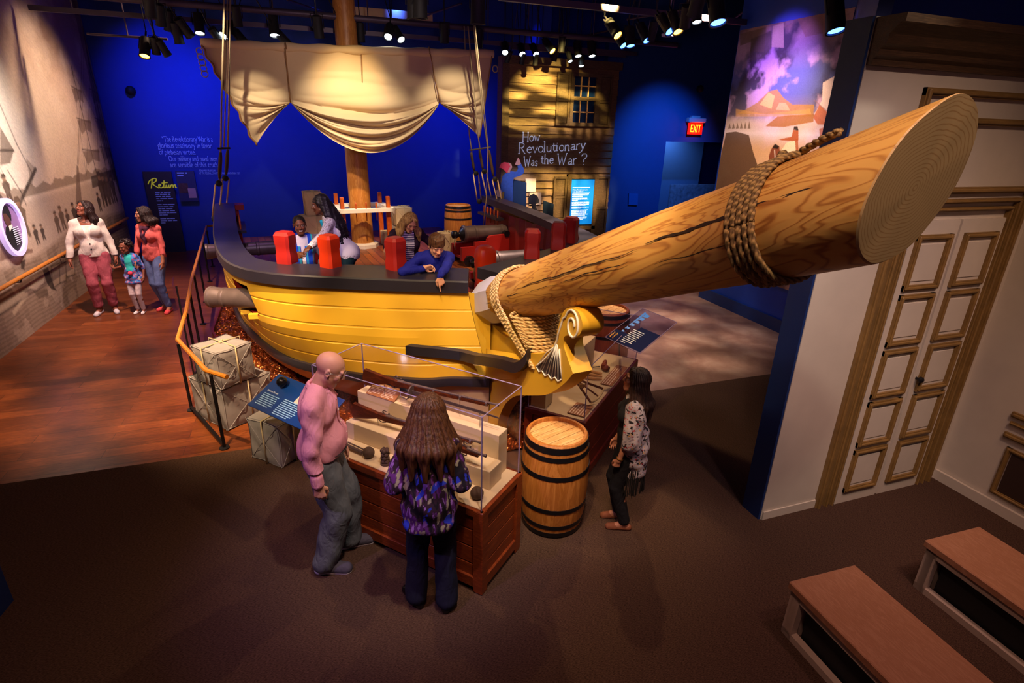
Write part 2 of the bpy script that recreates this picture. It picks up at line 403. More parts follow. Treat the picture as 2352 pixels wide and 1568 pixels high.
def lines(mb, O, X, Y, w, rows, pitch, h, seed=0, t=.0015, ragged=.85):   # blocks of fine print as word-sized strokes
    R = random.Random(seed); X = Vector(X).normalized(); Y = Vector(Y).normalized(); Z = X.cross(Y).normalized()
    for i in range(rows):
        x = 0; end = w * (R.uniform(ragged, 1) if i < rows - 1 else R.uniform(.3, .8))
        while x < end:
            l = min(R.uniform(1.2, 4.5) * h * 1.6, end - x)
            if l > h * .5: mb.prism([(x, -i * pitch), (x + l, -i * pitch), (x + l, -i * pitch + h), (x, -i * pitch + h)], t, O, X, Y)
            x += l + h * .8

# ------------------------------------------------------------ the room
m = MB(); m.add([(-4.6, -3.5, 0), (13, -3.5, 0), (13, 5.55, 0), (-4.6, 5.55, 0)], [(0, 1, 2, 3)]); struct(m, 'floor', 'carpet', label='dark brown low pile carpet across the front of the gallery', cat='floor')
m = MB(); m.add([(-4.6, 5.55, 0), (3.1, 5.55, 0), (3.1, 16.2, 0), (-4.6, 16.2, 0)], [(0, 1, 2, 3)]); struct(m, 'floor_planks', 'floor_planks', label='reddish brown wooden plank floor on the left', cat='floor')
m = MB(); m.add([(3.1, 5.55, 0), (13, 5.55, 0), (13, 16.2, 0), (3.1, 16.2, 0)], [(0, 1, 2, 3)]); struct(m, 'floor_concrete', 'concrete', label='stained polished concrete floor on the right', cat='floor')
m = MB(); m.box((4.2, 6.3, 6.55), (18, 20, .1)); struct(m, 'ceiling', 'matte_black')
m = MB(); m.box((4.2, 16.0, 3.25), (17.6, .2, 6.5)); struct(m, 'wall_back', 'blue_wall', label='deep blue wall behind the ship', cat='wall')
m = MB(); m.box((-4.42, 6.35, 3.25), (.2, 19.7, 6.5)); struct(m, 'wall_left', 'blue_wall')
# far right blue wall with a dark doorway, and return to the house front
EY = 13.3
dl = ony(1530, 325, EY); dr = ony(1668, 330, EY)
m = MB(); m.box(((7.0 + dl[0]) / 2, EY + .1, 3.25), (dl[0] - 7.0, .2, 6.5)); m.box(((dr[0] + 13) / 2, EY + .1, 3.25), (13 - dr[0], .2, 6.5))
m.box(((dl[0] + dr[0]) / 2, EY + .1, (6.5 + dl[2]) / 2), (dr[0] - dl[0], .2, 6.5 - dl[2]))
struct(m, 'wall_far_right', mat('teal_blue_wall', '#0e3f7e', .7), label='blue wall with the exit doorway', cat='wall')
m = MB(); m.box((5.35, 14.55, 3.25), (.2, 2.7, 6.5)); m.box((12.9, 8, 3.25), (.2, 16, 6.5)); struct(m, 'wall_right', 'blue_wall')
m = MB(); m.box(((dl[0] + dr[0]) / 2 + .2, EY + 1.6, 1.6), (dr[0] - dl[0] + .5, .1, 3.2)); struct(m, 'wall_passage', mat('grey_blue_wall', '#35527c', .7))
# wall with the battle mural on the right
m = MB(); m.box((7.45, 7.9, 3.1), (.2, 2.5, 6.2)); struct(m, 'wall_mural', mat('bright_blue_wall', '#0d3fb0', .6), label='blue wall carrying the battle mural', cat='wall')
m = MB(); m.box((7.32, 7.95, .11), (.03, 2.3, .22)); struct(m, 'baseboard_mural', 'navy')
m = MB(); m.prism([(3.47, 3.05), (7.35, 6.80), (7.42, 6.70), (3.60, 3.05)], 6.2, (0, 0, 3.1)); struct(m, 'wall_diagonal', mat('plum_grey_wall', '#101a60', .7), label='plum grey wall running back from the white panelled wall to the battle mural', cat='wall')
# period room: white panelled wall with double doors
PY = 3.04
M['pan_white'] = mat('panelling_paint', '#c9beb0', .5, var=.04); M['gilt'] = mat('painted_gilt_moulding', '#8a6a3a', .45, var=.3, vs=8)
m = MB(); m.box((4.62, PY + .09, 1.95), (2.3, .18, 3.9)); struct(m, 'wall_panelled', 'pan_white', label='white panelled wall with gilt mouldings and double doors', cat='wall')
m = MB(); m.box((3.458, PY + .105, 1.95), (.02, .20, 3.9)); struct(m, 'wall_panelled_edge', 'navy')
def mould(m, pts, w=.05, t=.04, closed=True, n=(0, -1, 0)):   # moulding bars round a rectangle on a wall
    n = Vector(n); k = len(pts)
    for i in range(k if closed else k - 1):
        tt_ = t; t = tt_ * (1 if i % 2 else .94)
        a = Vector(pts[i]); b = Vector(pts[(i + 1) % k]); d = (b - a).normalized(); up = n.cross(d)
        mid = (a + b) / 2; L = (b - a).length + w
        R = Matrix((d, up, n)).transposed()
        m.box(mid + n * t * .3, (L, w, t * .6), R); m.box(mid + n * t * .62, (L - w * .4, w * .55, t * .75), R, bev=.006); t = tt_
def rect(x0, x1, z0, z1, y): return [(x0, y, z0), (x1, y, z0), (x1, y, z1), (x0, y, z1)]
PF = PY - .002
# door case
m = MB()
for i, (dx, w) in enumerate(((0, .05), (.09, .035), (.16, .03))):
    mould(m, [(4.10 + dx, PF, 0), (4.10 + dx, PF, 2.82 - dx * .9), (5.52 - dx, PF, 2.82 - dx * .9), (5.52 - dx, PF, 0)], w, .05, False)
struct(m, 'trim_1', 'gilt', 30, label='stepped gilt moulding around the double doors', cat='door frame')
dx0, dx1 = 4.29, 5.33; xm = (dx0 + dx1) / 2
for k, (a, b) in enumerate(((dx0, xm - .012), (xm + .012, dx1))):
    d = MB(); d.box(((a + b) / 2, PF - .01, 1.30), (b - a, .045, 2.60))
    do = struct(d, 'door_%d' % (k + 1), 'pan_white', label=('left' if k == 0 else 'right') + ' leaf of the white panelled double doors', cat='door')
    g = MB(); p = MB(); zb = [.10, .58, 1.06, 1.54, 2.02, 2.50]
    for i in range(5): mould(g, rect(a + .08, b - .08, zb[i] + .05, zb[i + 1] - .03, PF - .032), .045, .035)
    q = build(g, 'door_moulding', 'gilt', do, smooth=30)
    for i in range(5): p.box(((a + b) / 2, PF - .035, (zb[i] + zb[i + 1]) / 2 + .01), (b - a - .22, .012, .30), bev=.004)
    build(p, 'door_panel', 'pan_white', do)
    if k == 1:
        h = MB(); h.lathe((a + .035, PF - .03, 1.22), (0, -1, 0), [(0, .012), (.03, .012), (.035, .026), (.055, .028), (.068, .015), (.07, 0)], 14); build(h, 'door_knob', 'black', do, smooth=40)
# cornice, overdoor panel, side mouldings
m = MB()
prof = [(0, 0), (.05, 0), (.05, .05), (.09, .08), (.09, .13), (.14, .17), (.15, .25), (.22, .33), (.26, .33), (.26, .40), (0, .40)]
m.prism([(-p[0] * .8, p[1] * .68) for p in prof], 2.3, (4.62 + .0, PF, 3.62), (0, 1, 0), (0, 0, 1)); struct(m, 'trim_2', wood('carved_cornice', '#5a4028', '#3a2718', (1, 12, 30), .5, 4, 1), label='dark carved cornice along the top of the white wall', cat='cornice')
m = MB(); mould(m, rect(4.07, 5.58, 3.31, 3.49, PF), .05, .05); struct(m, 'trim_3', 'gilt', 30)
# side wall of the period room
SX = 5.66
m = MB(); m.box((SX + .1, .9, 1.95), (.2, 4.3, 3.9)); struct(m, 'wall_side', 'pan_white', label='side wall of the period room with dark dado panels', cat='wall')
def rectx(y0, y1, z0, z1): return [(SX - .002, y0, z0), (SX - .002, y1, z0), (SX - .002, y1, z1), (SX - .002, y0, z1)]
m = MB(); N_ = (-1, 0, 0)
mould(m, rectx(.6, 2.55, .18, .62), .04, .03, True, N_); mould(m, rectx(.6, 2.45, 1.08, 3.0), .05, .04, True, N_)
for z, w in ((.74, .05), (.86, .03), (.94, .05)): mould(m, [(SX - .002, -1, z), (SX - .002, 2.6, z)], w, .04, False, N_)
struct(m, 'trim_4', 'gilt', 30)
m = MB(); m.box((SX - .006, 1.57, .40), (.01, 1.9, .40)); struct(m, 'trim_5', mat('dark_dado_panel', '#33201a', .6))
m = MB(); m.box((SX - .02, .9, .05), (.03, 4.3, .10)); struct(m, 'baseboard_side', 'pan_white')
m = MB(); m.box((3.78, PF - .006, .04), (.6, .012, .08)); struct(m, 'baseboard_panelled', 'pan_white')
# corner of a dark blue display at the far left edge
t = thing('display_plinth', 'dark blue angular plinth cut off by the left edge', 'plinth', (-2.36, 3.55, 0))
m = MB(); m.prism([(0, 0), (.35, .05), (.42, .5), (0, .75)], .62, (-2.68, 3.42, .31), (1, 0, 0), (0, 1, 0)); build(m, 'body', 'navy', t)
m = MB(); m.prism([(0, 0), (.35, .05), (.42, .5), (0, .75)], .04, (-2.68, 3.42, .645), (1, 0, 0), (0, 1, 0)); build(m, 'top', 'black', t)

# benches
def bench(px, L, lab, grp='benches in front of the panelled wall'):
    c = onz(*px); t = thing('gallery_bench', lab, 'bench', (c[0], c[1], 0), math.radians(-2), grp)
    Wd = .52; H = .40
    m = MB()
    for x in (0.025, Wd - .025):
        m.box((x, -L / 2, .025), (.05, L, .05)); m.box((x, -L / 2, H - .055), (.05, L, .05))
        for y in (-.04, -L + .04): m.box((x, y, H / 2 - .015), (.05, .08, H - .03))
    for y in (-.04, -L + .04): m.box((Wd / 2, y, H / 2 - .015), (Wd, .05, H - .03))
    build(m, 'frame', mat('bench_frame_paint', '#b5a090', .5), t, False)
    m = MB(); m.box((Wd / 2, -L / 2, H / 2 - .02), (Wd - .14, L - .2, H - .08)); build(m, 'core', 'matte_black', t, False)
    m = MB(); m.box((Wd / 2, -L / 2, H + .0), (Wd + .04, L + .04, .055), bev=.006); build(m, 'seat', 'bench_wood', t, False)
bench((1793, 1448), 1.9, 'near low bench with brown veneered top, in the centre of the carpet')
bench((2096, 1345), 1.9, 'rear low bench with brown veneered top, nearer the side wall')

# ------------------------------------------------------------ the ship (local frame: x athwart, y aft, z up)
SO = (1.63, 5.35, 0); SR = math.atan2(.112, .994)
SM = Matrix.Translation(SO) @ Matrix.Rotation(SR, 4, 'Z')
def sw(t, s, z): return tuple(SM @ Vector((t, s, z)))
DK = .72
ship = thing('ship_bow', 'yellow bow section of a wooden sailing ship with black rails', 'ship', SO, SR)
top = [(-.04, .24), (.14, .62), (.35, 1.03), (.65, 1.56), (.85, 1.88), (1.08, 2.12), (1.3, 2.27), (1.65, 2.4), (2.2, 2.49), (2.75, 2.53), (3.3, 2.55), (4.4, 2.56), (5.7, 2.56)]
wal = [(-.25, .08), (-.06, .42), (.07, .76), (.45, 1.28), (.72, 1.53), (.98, 1.74), (1.22, 1.89), (1.55, 2.03), (2.05, 2.18), (2.6, 2.31), (3.1, 2.40), (4.2, 2.48), (5.7, 2.5)]
bas = [(-.16, .05), (.1, .25), (.3, .5), (.7, .85), (.95, 1.03), (1.2, 1.2), (1.5, 1.4), (1.85, 1.6), (2.35, 1.83), (2.9, 2.0), (3.5, 2.15), (4.4, 2.3), (5.7, 2.35)]
def cr(pts, n):   # Catmull-Rom resample
    P = np.array(pts, float); m_ = len(P); out = []
    for i in range(n):
        x = i / (n - 1) * (m_ - 1); k = min(int(x), m_ - 2); f = x - k
        a, b, c, d = P[max(k - 1, 0)], P[k], P[k + 1], P[min(k + 2, m_ - 1)]
        out.append(.5 * (2 * b + (c - a) * f + (2 * a - 5 * b + 4 * c - d) * f * f + (3 * b - a - 3 * c + d) * f ** 3))
    return np.array(out)
NU = 97
T_, W_, B_ = cr(top, NU), cr(wal, NU), cr(bas, NU)
uu = np.linspace(0, 1, NU)
sheer = .10 * np.clip((uu - .55) / .45, 0, 1) ** 2
ZT = 1.60 + sheer; ZW = .64 + .0 * uu; ZW = .66 - .12 * uu
def hullpt(i, v, off=0):   # v 0 at rail, 1 at wale, 2 at water
    if v <= 1:
        e = v ** 1.15; p = T_[i] * (1 - e) + W_[i] * e; z = ZT[i] * (1 - v) + ZW[i] * v
        k = 1 - abs(2 * v - 1); p = p + np.array([-.03, .05]) * k * min(1, i / 12)
    else:
        e = v - 1; p = W_[i] * (1 - e) + B_[i] * e; z = ZW[i] * (1 - e); p = p + np.array([-.0, .10]) * math.sin(e * PI) * min(1, i / 12)
    if off:
        a = T_[min(i + 1, NU - 1)] - T_[max(i - 1, 0)]; nrm = np.array([-a[1], a[0]]); nrm = nrm / np.linalg.norm(nrm); p = p + nrm * off
    return p[0], p[1], z
# which way does nrm point? (ds,dt)->(-dt,ds): at the side dt~0, ds>0 -> +t = outboard
VR = []
for k in range(5): VR += [k / 5 + 1e-3, k / 5 + .012, k / 5 + .02, (k + .5) / 5, (k + 1) / 5 - .008]
VR += [1.0]
port_i = (49, 58); port_v = (.10, .44)
m = MB()
vr = sorted(VR + [port_v[0], port_v[1]])
for sg in (-1, 1):
    P = [[(sg * b, a, z) for (a, b, z) in [hullpt(i, v, -.007 if any(abs(v - (k / 5 + .0065)) < .007 for k in range(1, 5)) else 0) for v in vr]] for i in range(NU)]
    nb = len(vr); base = len(m.v); m.v += [tuple(map(float, q)) for r in P for q in r]
    for i in range(NU - 1):
        for j in range(nb - 1):
            if port_i[0] <= i < port_i[1] and vr[j] >= port_v[0] - 1e-6 and vr[j + 1] <= port_v[1] + 1e-6: continue
            f = (base + i * nb + j, base + i * nb + j + 1, base + (i + 1) * nb + j + 1, base + (i + 1) * nb + j)
            m.f.append(f if sg > 0 else f[::-1]); m.mi.append(0)
hull = build(m, 'hull_side', 'yellow', ship, False, 9)
m = MB()
for sg in (-1, 1):
    P = [[(sg * b, a, z) for (a, b, z) in [hullpt(i, v) for v in (1.0, 1.2, 1.4, 1.6, 1.8, 2.0)]] for i in range(NU)]
    if sg < 0: P = [r[::-1] for r in P]
    m.grid(P)
build(m, 'lower_hull', 'cream_hull', ship, False, 'all')
def sweep(m, f, sec, rng_, close=True, sg=1):   # f(i)->(s,t,z,(ns,nt)) ; sec: (out,up)
    n = len(sec); base = len(m.v); idx = list(rng_)
    for i in idx:
        a, b, z, ns, nt = f(i)
        for (o, u) in sec: m.v.append((float(sg * (b + nt * o)), float(a + ns * o), float(z + u)))
    for q in range(len(idx) - 1):
        for k in range(n):
            k2 = (k + 1) % n; fc = (base + q * n + k, base + q * n + k2, base + (q + 1) * n + k2, base + (q + 1) * n + k)
            m.f.append(fc if sg > 0 else fc[::-1]); m.mi.append(0)
    e = tuple(base + k for k in range(n)); g = tuple(base + (len(idx) - 1) * n + k for k in range(n))
    m.f += [e if sg < 0 else e[::-1], g if sg > 0 else g[::-1]]; m.mi += [0, 0]
def nrm(A_, i):
    a = A_[min(i + 1, NU - 1)] - A_[max(i - 1, 0)]; v = np.array([-a[1], a[0]]); return v / np.linalg.norm(v)
def fw(v, dz=0):
    def f(i):
        a, b, z = hullpt(i, v); n_ = nrm(T_, i); return a, b, z + dz, n_[0], n_[1]
    return f
# black rail: wide at the bow, narrow aft
for sg, nm in ((-1, 'port'), (1, 'starboard')):
    m = MB(); n = 6; base = 0
    for i in range(NU):
        a, b, z = hullpt(i, 0); n_ = nrm(T_, i); w = .50 - .24 * min(1, max(0, (i - 20) / 35))
        if i < 4: n_ = np.array([-.92, .38])
        for (o, u) in ((.045, 0), (.045, .11), (.03, .125), (-w, .125), (-w, .0), (0, -.0)):
            m.v.append((float(sg * (b + n_[1] * o)), float(a + n_[0] * o), float(z + u)))
    for q in range(NU - 1):
        for k in range(n):
            k2 = (k + 1) % n; fc = (q * n + k, q * n + k2, (q + 1) * n + k2, (q + 1) * n + k); m.f.append(fc if sg < 0 else fc[::-1]); m.mi.append(0)
    m.f += [tuple(range(n)), tuple(range((NU - 1) * n, NU * n))]; m.mi += [0, 0]
    tag(build(m, 'cap_rail', 'black_rail', ship, False, 40), nm + ' black rail')
m = MB()
for sg in (-1, 1): sweep(m, fw(1.0), [(.0, -.045), (.055, -.045), (.065, 0), (.055, .045), (0, .045)], range(NU), sg=sg)
build(m, 'wale', 'black_rail', ship, False, 40)
# inner bulwark, ribbed, dark red
m = MB()
NI = 160
Ti = cr(top, NI); Wi = cr(wal, NI)
for sg in (-1, 1):
    P = []
    for i in range(NI):
        a = Ti[min(i + 1, NI - 1)] - Ti[max(i - 1, 0)]; nn = np.array([-a[1], a[0]]); nn /= np.linalg.norm(nn)
        rib = .16 + .03 * (1 if (i % 8) < 4 else 0)
        wI = Wi[i]; ww = Wi[min(i + 1, NI - 1)] - Wi[max(i - 1, 0)]; wn = np.array([-ww[1], ww[0]]); wn /= np.linalg.norm(wn); p = Ti[i] - nn * rib; pw_ = wI - wn * (rib - .02); r = []
        for z, e in ((DK - .02, 0), (1.1, .45), (1.60, 1)): q_ = pw_ * (1 - e) + p * e; r.append((float(sg * max(q_[1], .12)), float(q_[0]), z))
        P.append(r if sg < 0 else r[::-1])
    m.grid(P)
build(m, 'bulwark', 'dark_red', ship, False)
# transverse breast bulkhead at the bow and stern edge board
m = MB(); m.box((0, 5.72, DK - .37), (4.9, .05, .72)); build(m, 'stern_board', 'dark_red', ship, False)
# deck
m = MB(); pts = [(float(-max(.05, Wi[i][1] - .08)), float(Wi[i][0] + .10), DK) for i in range(NI - 1, -1, -8)] + [(float(max(.05, Wi[i][1] - .08)), float(Wi[i][0] + .10), DK) for i in range(0, NI, 8)]
pts += [(2.4, 5.7, DK), (-2.4, 5.7, DK)]
pts = [p for p in pts]; m.add(pts, [tuple(range(len(pts)))[::1]]); m2 = MB()
m2.prism([(p[0], p[1]) for p in pts], .05, (0, 0, DK - .025)); m2.box((0, 7.1, DK - .06), (4.6, 2.8, .12)); build(m2, 'deck', 'deck', ship, False)
# gun port lining and sill
m = MB()
for sg in (-1, 1):
    a0 = hullpt(port_i[0], port_v[0]); a1 = hullpt(port_i[1], port_v[0]); b0 = hullpt(port_i[0], port_v[1]); b1 = hullpt(port_i[1], port_v[1])
    q = [(sg * p[1], p[0], p[2]) for p in (a0, a1, b1, b0)]; inn = [(x - sg * .16, y + .16, z) for x, y, z in q]
    m.add(q + inn, [(0, 1, 5, 4), (1, 2, 6, 5), (2, 3, 7, 6), (3, 0, 4, 7)])
build(m, 'gun_port', 'dark_red', ship, False)
m = MB()
for sg in (-1, 1):
    b0 = hullpt(port_i[0], port_v[1] + .02); b1 = hullpt(port_i[1], port_v[1] + .02)
    for f in (.25, .75):
        c = [(b0[k] * (1 - f) + b1[k] * f) for k in range(3)]; m.box((sg * (c[1] + .03), c[0], c[2] - .0), (.1, .07, .05), SR * 0 + sg * .2)
build(m, 'port_sill', 'yellow', ship, False)
# stem and beakhead knee with scroll
def side(poly, d, t=0): return [(p[0], p[1]) for p in poly], d
knee = cr([(-.20, .0), (-.42, .12), (-.52, .35), (-.72, .62), (-1.02, .86), (-1.3, 1.0), (-1.62, 1.16), (-1.86, 1.36), (-1.98, 1.50)], 30).tolist()
front = cr([(-1.98, 1.50), (-1.88, 1.60), (-1.82, 1.68), (-1.86, 1.76), (-1.97, 1.78)], 12).tolist()
scroll = cr([(-1.97, 1.78), (-2.05, 1.84), (-2.07, 1.92), (-2.0, 1.99), (-1.88, 1.98), (-1.80, 1.92), (-1.75, 1.80), (-1.70, 1.66), (-1.60, 1.54), (-1.44, 1.45), (-1.2, 1.38), (-.9, 1.36), (-.5, 1.30), (-.22, 1.28), (-.1, 1.25), (-.1, .0)], 50).tolist()
poly = knee + front[1:] + scroll[1:]
m = MB()
def kw(s, z, sg=-1):   # half width of the knee, which leans a little to port
    f = min(1, max(0, (-s - .2) / .9)); return (.045 + .12 * f + (.01 if z > 1.72 and s < -1.6 else 0)) if sg < 0 else .045 - .04 * f
n = len(poly); pts = []
for sg in (-1, 1): pts += [(sg * kw(p[0], p[1], sg), p[0], p[1]) for p in poly]
m.add(pts, [tuple(range(n)), tuple(range(2 * n - 1, n - 1, -1))] + [(i, n + i, n + (i + 1) % n, (i + 1) % n) for i in range(n)])
kn = build(m, 'beakhead_knee', 'yellow', ship, False, 35)
# pointed shield front of the knee
m = MB(); m.add([(-.13, -1.98, 1.50), (.13, -1.98, 1.50), (.14, -1.86, 1.30), (-.14, -1.86, 1.30), (-.12, -1.86, 1.74), (.12, -1.86, 1.74), (0, -1.93, 1.66)], [(0, 1, 2, 3), (0, 6, 1), (4, 6, 0), (1, 6, 5)])
# painted fan and white scroll line on both faces
def sidecurve(m, pts, r, sg, flat=.35):
    P = [(sg * (kw(p[0], p[1], sg) + .004), p[0], p[1]) for p in pts]; m.tube(P, r, 6)
for sg in (-1, 1):
    m = MB()
    sp = []
    for i in range(46):
        a = i / 45 * 2.9 * PI; r = .125 - .088 * i / 45; sp.append((-1.945 + r * .80 * math.cos(a + .3), 1.865 + r * math.sin(a + .3) * -1 * -1))
    stemc = cr([(-1.42, 1.33), (-1.55, 1.44), (-1.68, 1.58), (-1.76, 1.74), (-1.815, 1.88)], 16).tolist()
    sidecurve(m, stemc + sp, .009, sg)
    fanb = [(-1.42 - .052 * k, 1.33 + .008 * k - .018 * (1 - ((k - 4) / 4) ** 2) - (.03 if k % 2 else 0)) for k in range(9)]
    for k, q in enumerate(fanb): sidecurve(m, [q, ((q[0] + -1.74) / 2 - .0, (q[1] + 1.70) / 2), (-1.735, 1.64)], .0045, sg)
    sidecurve(m, fanb, .006, sg); sidecurve(m, [fanb[-1], (-1.80, 1.5), (-1.775, 1.62)], .006, sg)
    build(m, 'scroll_line', 'white', kn, False, 'all')
    m = MB(); fp = fanb + [(-1.79, 1.5), (-1.745, 1.66), (-1.70, 1.58), (-1.6, 1.46)]
    m.add([(sg * (kw(p[0], p[1], sg) + .003), p[0], p[1]) for p in fp], [tuple(range(len(fp)))[::sg]]); build(m, 'fan_panel', 'black_rail', kn, False)
# head rails (black curved cheek) and yellow cheek under it
for sg in (-1, 1):
    m = MB(); cpts = [(q[0], q[1], q[2]) for q in [hullpt(i, .72 - .10 * i / 14) for i in range(14, 2, -2)]] + [tuple(q) for q in cr([(-.32, .23, .98), (-.62, .22, 1.08), (-.92, .20, 1.17), (-1.14, .17, 1.22), (-1.27, .15, 1.33), (-1.30, .14, 1.40)], 18)]
    m2_ = [(sg * (p[1] + .0), p[0], p[2]) for p in cpts]
    k = len(m2_); pts = []
    for (x, y, z) in m2_: pts += [(x, y, z + .055), (x + sg * .07, y - .02, z + .05), (x + sg * .07, y - .02, z - .05), (x, y, z - .055)]
    fs = [(i * 4 + a, i * 4 + (a + 1) % 4, i * 4 + 4 + (a + 1) % 4, i * 4 + 4 + a) for i in range(k - 1) for a in range(4)] + [(0, 1, 2, 3), ((k - 1) * 4, (k - 1) * 4 + 1, (k - 1) * 4 + 2, (k - 1) * 4 + 3)]
    m.add(pts, fs); build(m, 'head_rail', 'black_rail', ship, False, 40)
    m = MB(); cc = cr([(-.2, .10), (-.28, .12), (-.6, .13), (-.95, .14), (-1.25, .13)], 20); P = []
    for q in cc: P.append([(sg * q[1], q[0], .70 + max(0, (-q[0] - .25)) * .42), (sg * (q[1] + .10 * math.sin(min(1, max(0, (-q[0] - .2) / 1.05)) * PI)), q[0], .9 + (-q[0] - .2) * .36), (sg * q[1], q[0], 1.02 + (-q[0] - .2) * .32)])
    if sg < 0: P = [r[::-1] for r in P]
    m.grid(P); build(m, 'cheek', 'yellow', ship, False, 'all')
# yellow bow face between the rails, sloping down to the knee
m = MB()
for sg in (-1, 1):
    P = []
    for v in np.linspace(0, 1, 9): a, b, z = hullpt(0, v); P.append([(sg * b * .98, a, z), (sg * (b * .5 + .04), a * .5 - .14, z), (sg * .08, min(-.26, a), z)])
    m.grid(P if sg < 0 else [r[::-1] for r in P])
m.box((0, .25, 1.16), (.6, .55, .06)); build(m, 'bow_face', 'yellow', ship, False)
# timberheads on the rail
def post(t, s, rot, matn='red', z=1.725, parent=ship, sc=1):
    m = MB(); w = .092 * sc; h = .34 * sc
    R = Matrix.Rotation(rot, 3, 'Z')
    lv = [(0, w), (.09 * sc, w), (.12 * sc, w * .93), (.19 * sc, w * .93), (.22 * sc, w), (h - .035, w), (h, w * .75)]
    pts = []
    for zz, e in lv:
        b = e * .28
        pts += [tuple(R @ Vector((x, y, 0)) + Vector((t, s, z + zz))) for x, y in ((-e + b, -e), (e - b, -e), (e, -e + b), (e, e - b), (e - b, e), (-e + b, e), (-e, e - b), (-e, -e + b))]
    fs = [tuple(range(7, -1, -1)), tuple(range((len(lv) - 1) * 8, len(lv) * 8))]
    for r in range(len(lv) - 1):
        for i in range(8): j = (i + 1) % 8; fs.append((r * 8 + i, r * 8 + j, r * 8 + 8 + j, r * 8 + 8 + i))
    m.add(pts, fs); return build(m, 'timberhead', matn, parent, False, 30)
for t, s, r, c in ((-1.83, 1.33, .9, 'red'), (-1.42, 1.0, .65, 'orange_red'), (-.79, .66, .45, 'red'), (.85, .66, -.45, 'red'), (1.42, 1.02, -.6, 'red'), (1.80, 1.35, -.9, 'red')): post(t, s, r, c)
# pin rails aft on both sides
for sg in (-1, 1):
    m = MB(); m.box((sg * 2.26, 5.15, 1.50), (.16, .95, .045)); pr = build(m, 'pin_rail', 'black_rail', ship, False)
    for k in range(5):
        p = MB(); p.lathe((sg * 2.26, 4.8 + k * .17, 1.36), (0, 0, 1), [(0, .008), (.08, .012), (.14, .014), (.17, .010), (.22, .017), (.28, .013), (.30, .004)], 8); build(p, 'belaying_pin', 'orange_wood', pr, False, 'all')
m = MB()
for sg in (-1,): m.box((sg * 2.36, 5.75, 1.22), (.22, .10, 1.0)); m.box((sg * 2.36, 5.75, 1.76), (.40, .34, .08))
build(m, 'rail_end_post', ['red'], ship, False)

# mast with partners ring
mast = thing('mast', 'round pine mast rising from the deck behind the sail', 'mast', sw(.03, 6.75, DK))
m = MB(); m.lathe(sw(.03, 6.75, DK), (-.01, .0, 1), [(0, .225), (1.0, .215), (5.5, .19)], 32); build(m, 'shaft', 'mast_wood', mast, smooth=40)
m = MB(); m.lathe(sw(.03, 6.75, DK), (0, 0, 1), [(0, .33), (.07, .33), (.10, .30)], 8); build(m, 'mast_ring', 'white', mast)
# fife rail
fr = thing('fife_rail', 'white topped rail on orange posts around the mast foot', 'fife rail', sw(.03, 6.6, DK), SR)
m = MB()
ox, oy = .46, .42; o = [(-ox, -oy), (ox, -oy), (ox, oy), (-ox, oy)]
def rr(ax, ay, r, n=5):
    L_ = []
    for cx, cy, a0 in ((ax - r, -ay + r, -PI / 2), (ax - r, ay - r, 0), (-ax + r, ay - r, PI / 2), (-ax + r, -ay + r, PI)):
        for i in range(n + 1): a = a0 + i / n * PI / 2; L_.append((cx + r * math.cos(a), cy + r * math.sin(a)))
    return L_
a_, b_ = rr(.56, .50, .14), rr(.42, .34, .06); n = len(a_)
pts = [(p[0], p[1], z) for z in (.79, .86) for L_ in (a_, b_) for p in L_]
fs = []
for i in range(n): j = (i + 1) % n; fs += [(2 * n + i, 2 * n + j, 3 * n + j, 3 * n + i), (i, n + i, n + j, j), (i, j, 2 * n + j, 2 * n + i), (n + i, 3 * n + i, 3 * n + j, n + j)]
m.add(pts, fs); build(m, 'rail_top', 'white', fr, False)
for x in (-.45, .45):
    for y in (-.36, .36):
        m = MB(); m.box((x, y, .39), (.09, .09, .79), bev=.008); m.box((x, y, .96), (.075, .075, .24), bev=.008); build(m, 'leg', 'orange_wood', fr, False)
m = MB()
for x in (-.2, 0, .2): m.lathe((x, -.42, .62), (0, 0, 1), [(0, .009), (.2, .014), (.24, .012), (.29, .02), (.34, .017), (.37, .004)], 8)
build(m, 'belaying_pins', 'orange_wood', fr, False, 'all')

# ------------------------------------------------------------ bowsprit
bsp = thing('bowsprit', 'huge pine bowsprit with an obliquely sawn end and a white squared heel', 'bowsprit', sw(.03, -.02, 1.46))
BP0 = Vector(sw(.030, -.02, 1.4594)); BP1 = Vector(sw(.028, -3.9209, 3.0468)); BD = (BP1 - BP0); BL = BD.length; BD.normalize()
bu = BD.cross(Vector((0, 0, 1))).normalized(); bw = bu.cross(BD)
def brad(L): return .2306 + (.2592 - .2306) * L / BL
def bpt(L, a, o=0): r = brad(L) + o; return BP0 + BD * L + (bu * math.cos(a) + bw * math.sin(a)) * r
LE = 4.1602; NB = 96
bsp.matrix_basis = Matrix.Translation(BP0) @ Matrix((BD, bu, BD.cross(bu))).transposed().to_4x4()
m = MB(); Ls = [.33 + (i / 40) for i in range(0, 141, 3)]; Ls = [l for l in Ls if l < 3.7]
cracks = [(1.2, 3.75, -2.75, .012), (.62, 1.15, -2.72, .007), (2.35, 3.95, -2.42, .016), (1.6, 2.5, -2.35, .01), (.45, .8, -2.35, .008)]
pts = []; fs = []
NL = 130
for k in range(NL + 1):
    for i in range(NB):
        a = 2 * PI * i / NB; Lend = LE + .0016 * math.cos(a) + .177 * math.sin(a); st = .42 + .06 * abs(math.cos(4 * a))
        L = st + (Lend - st) * k / NL; o = .003 * math.sin(3 * a + L * 2) + .002 * math.sin(7 * a - L * 5)
        pts.append(tuple(bpt(L, a, o)))
for k in range(NL):
    for i in range(NB): j = (i + 1) % NB; fs.append((k * NB + i, k * NB + j, k * NB + NB + j, k * NB + NB + i))
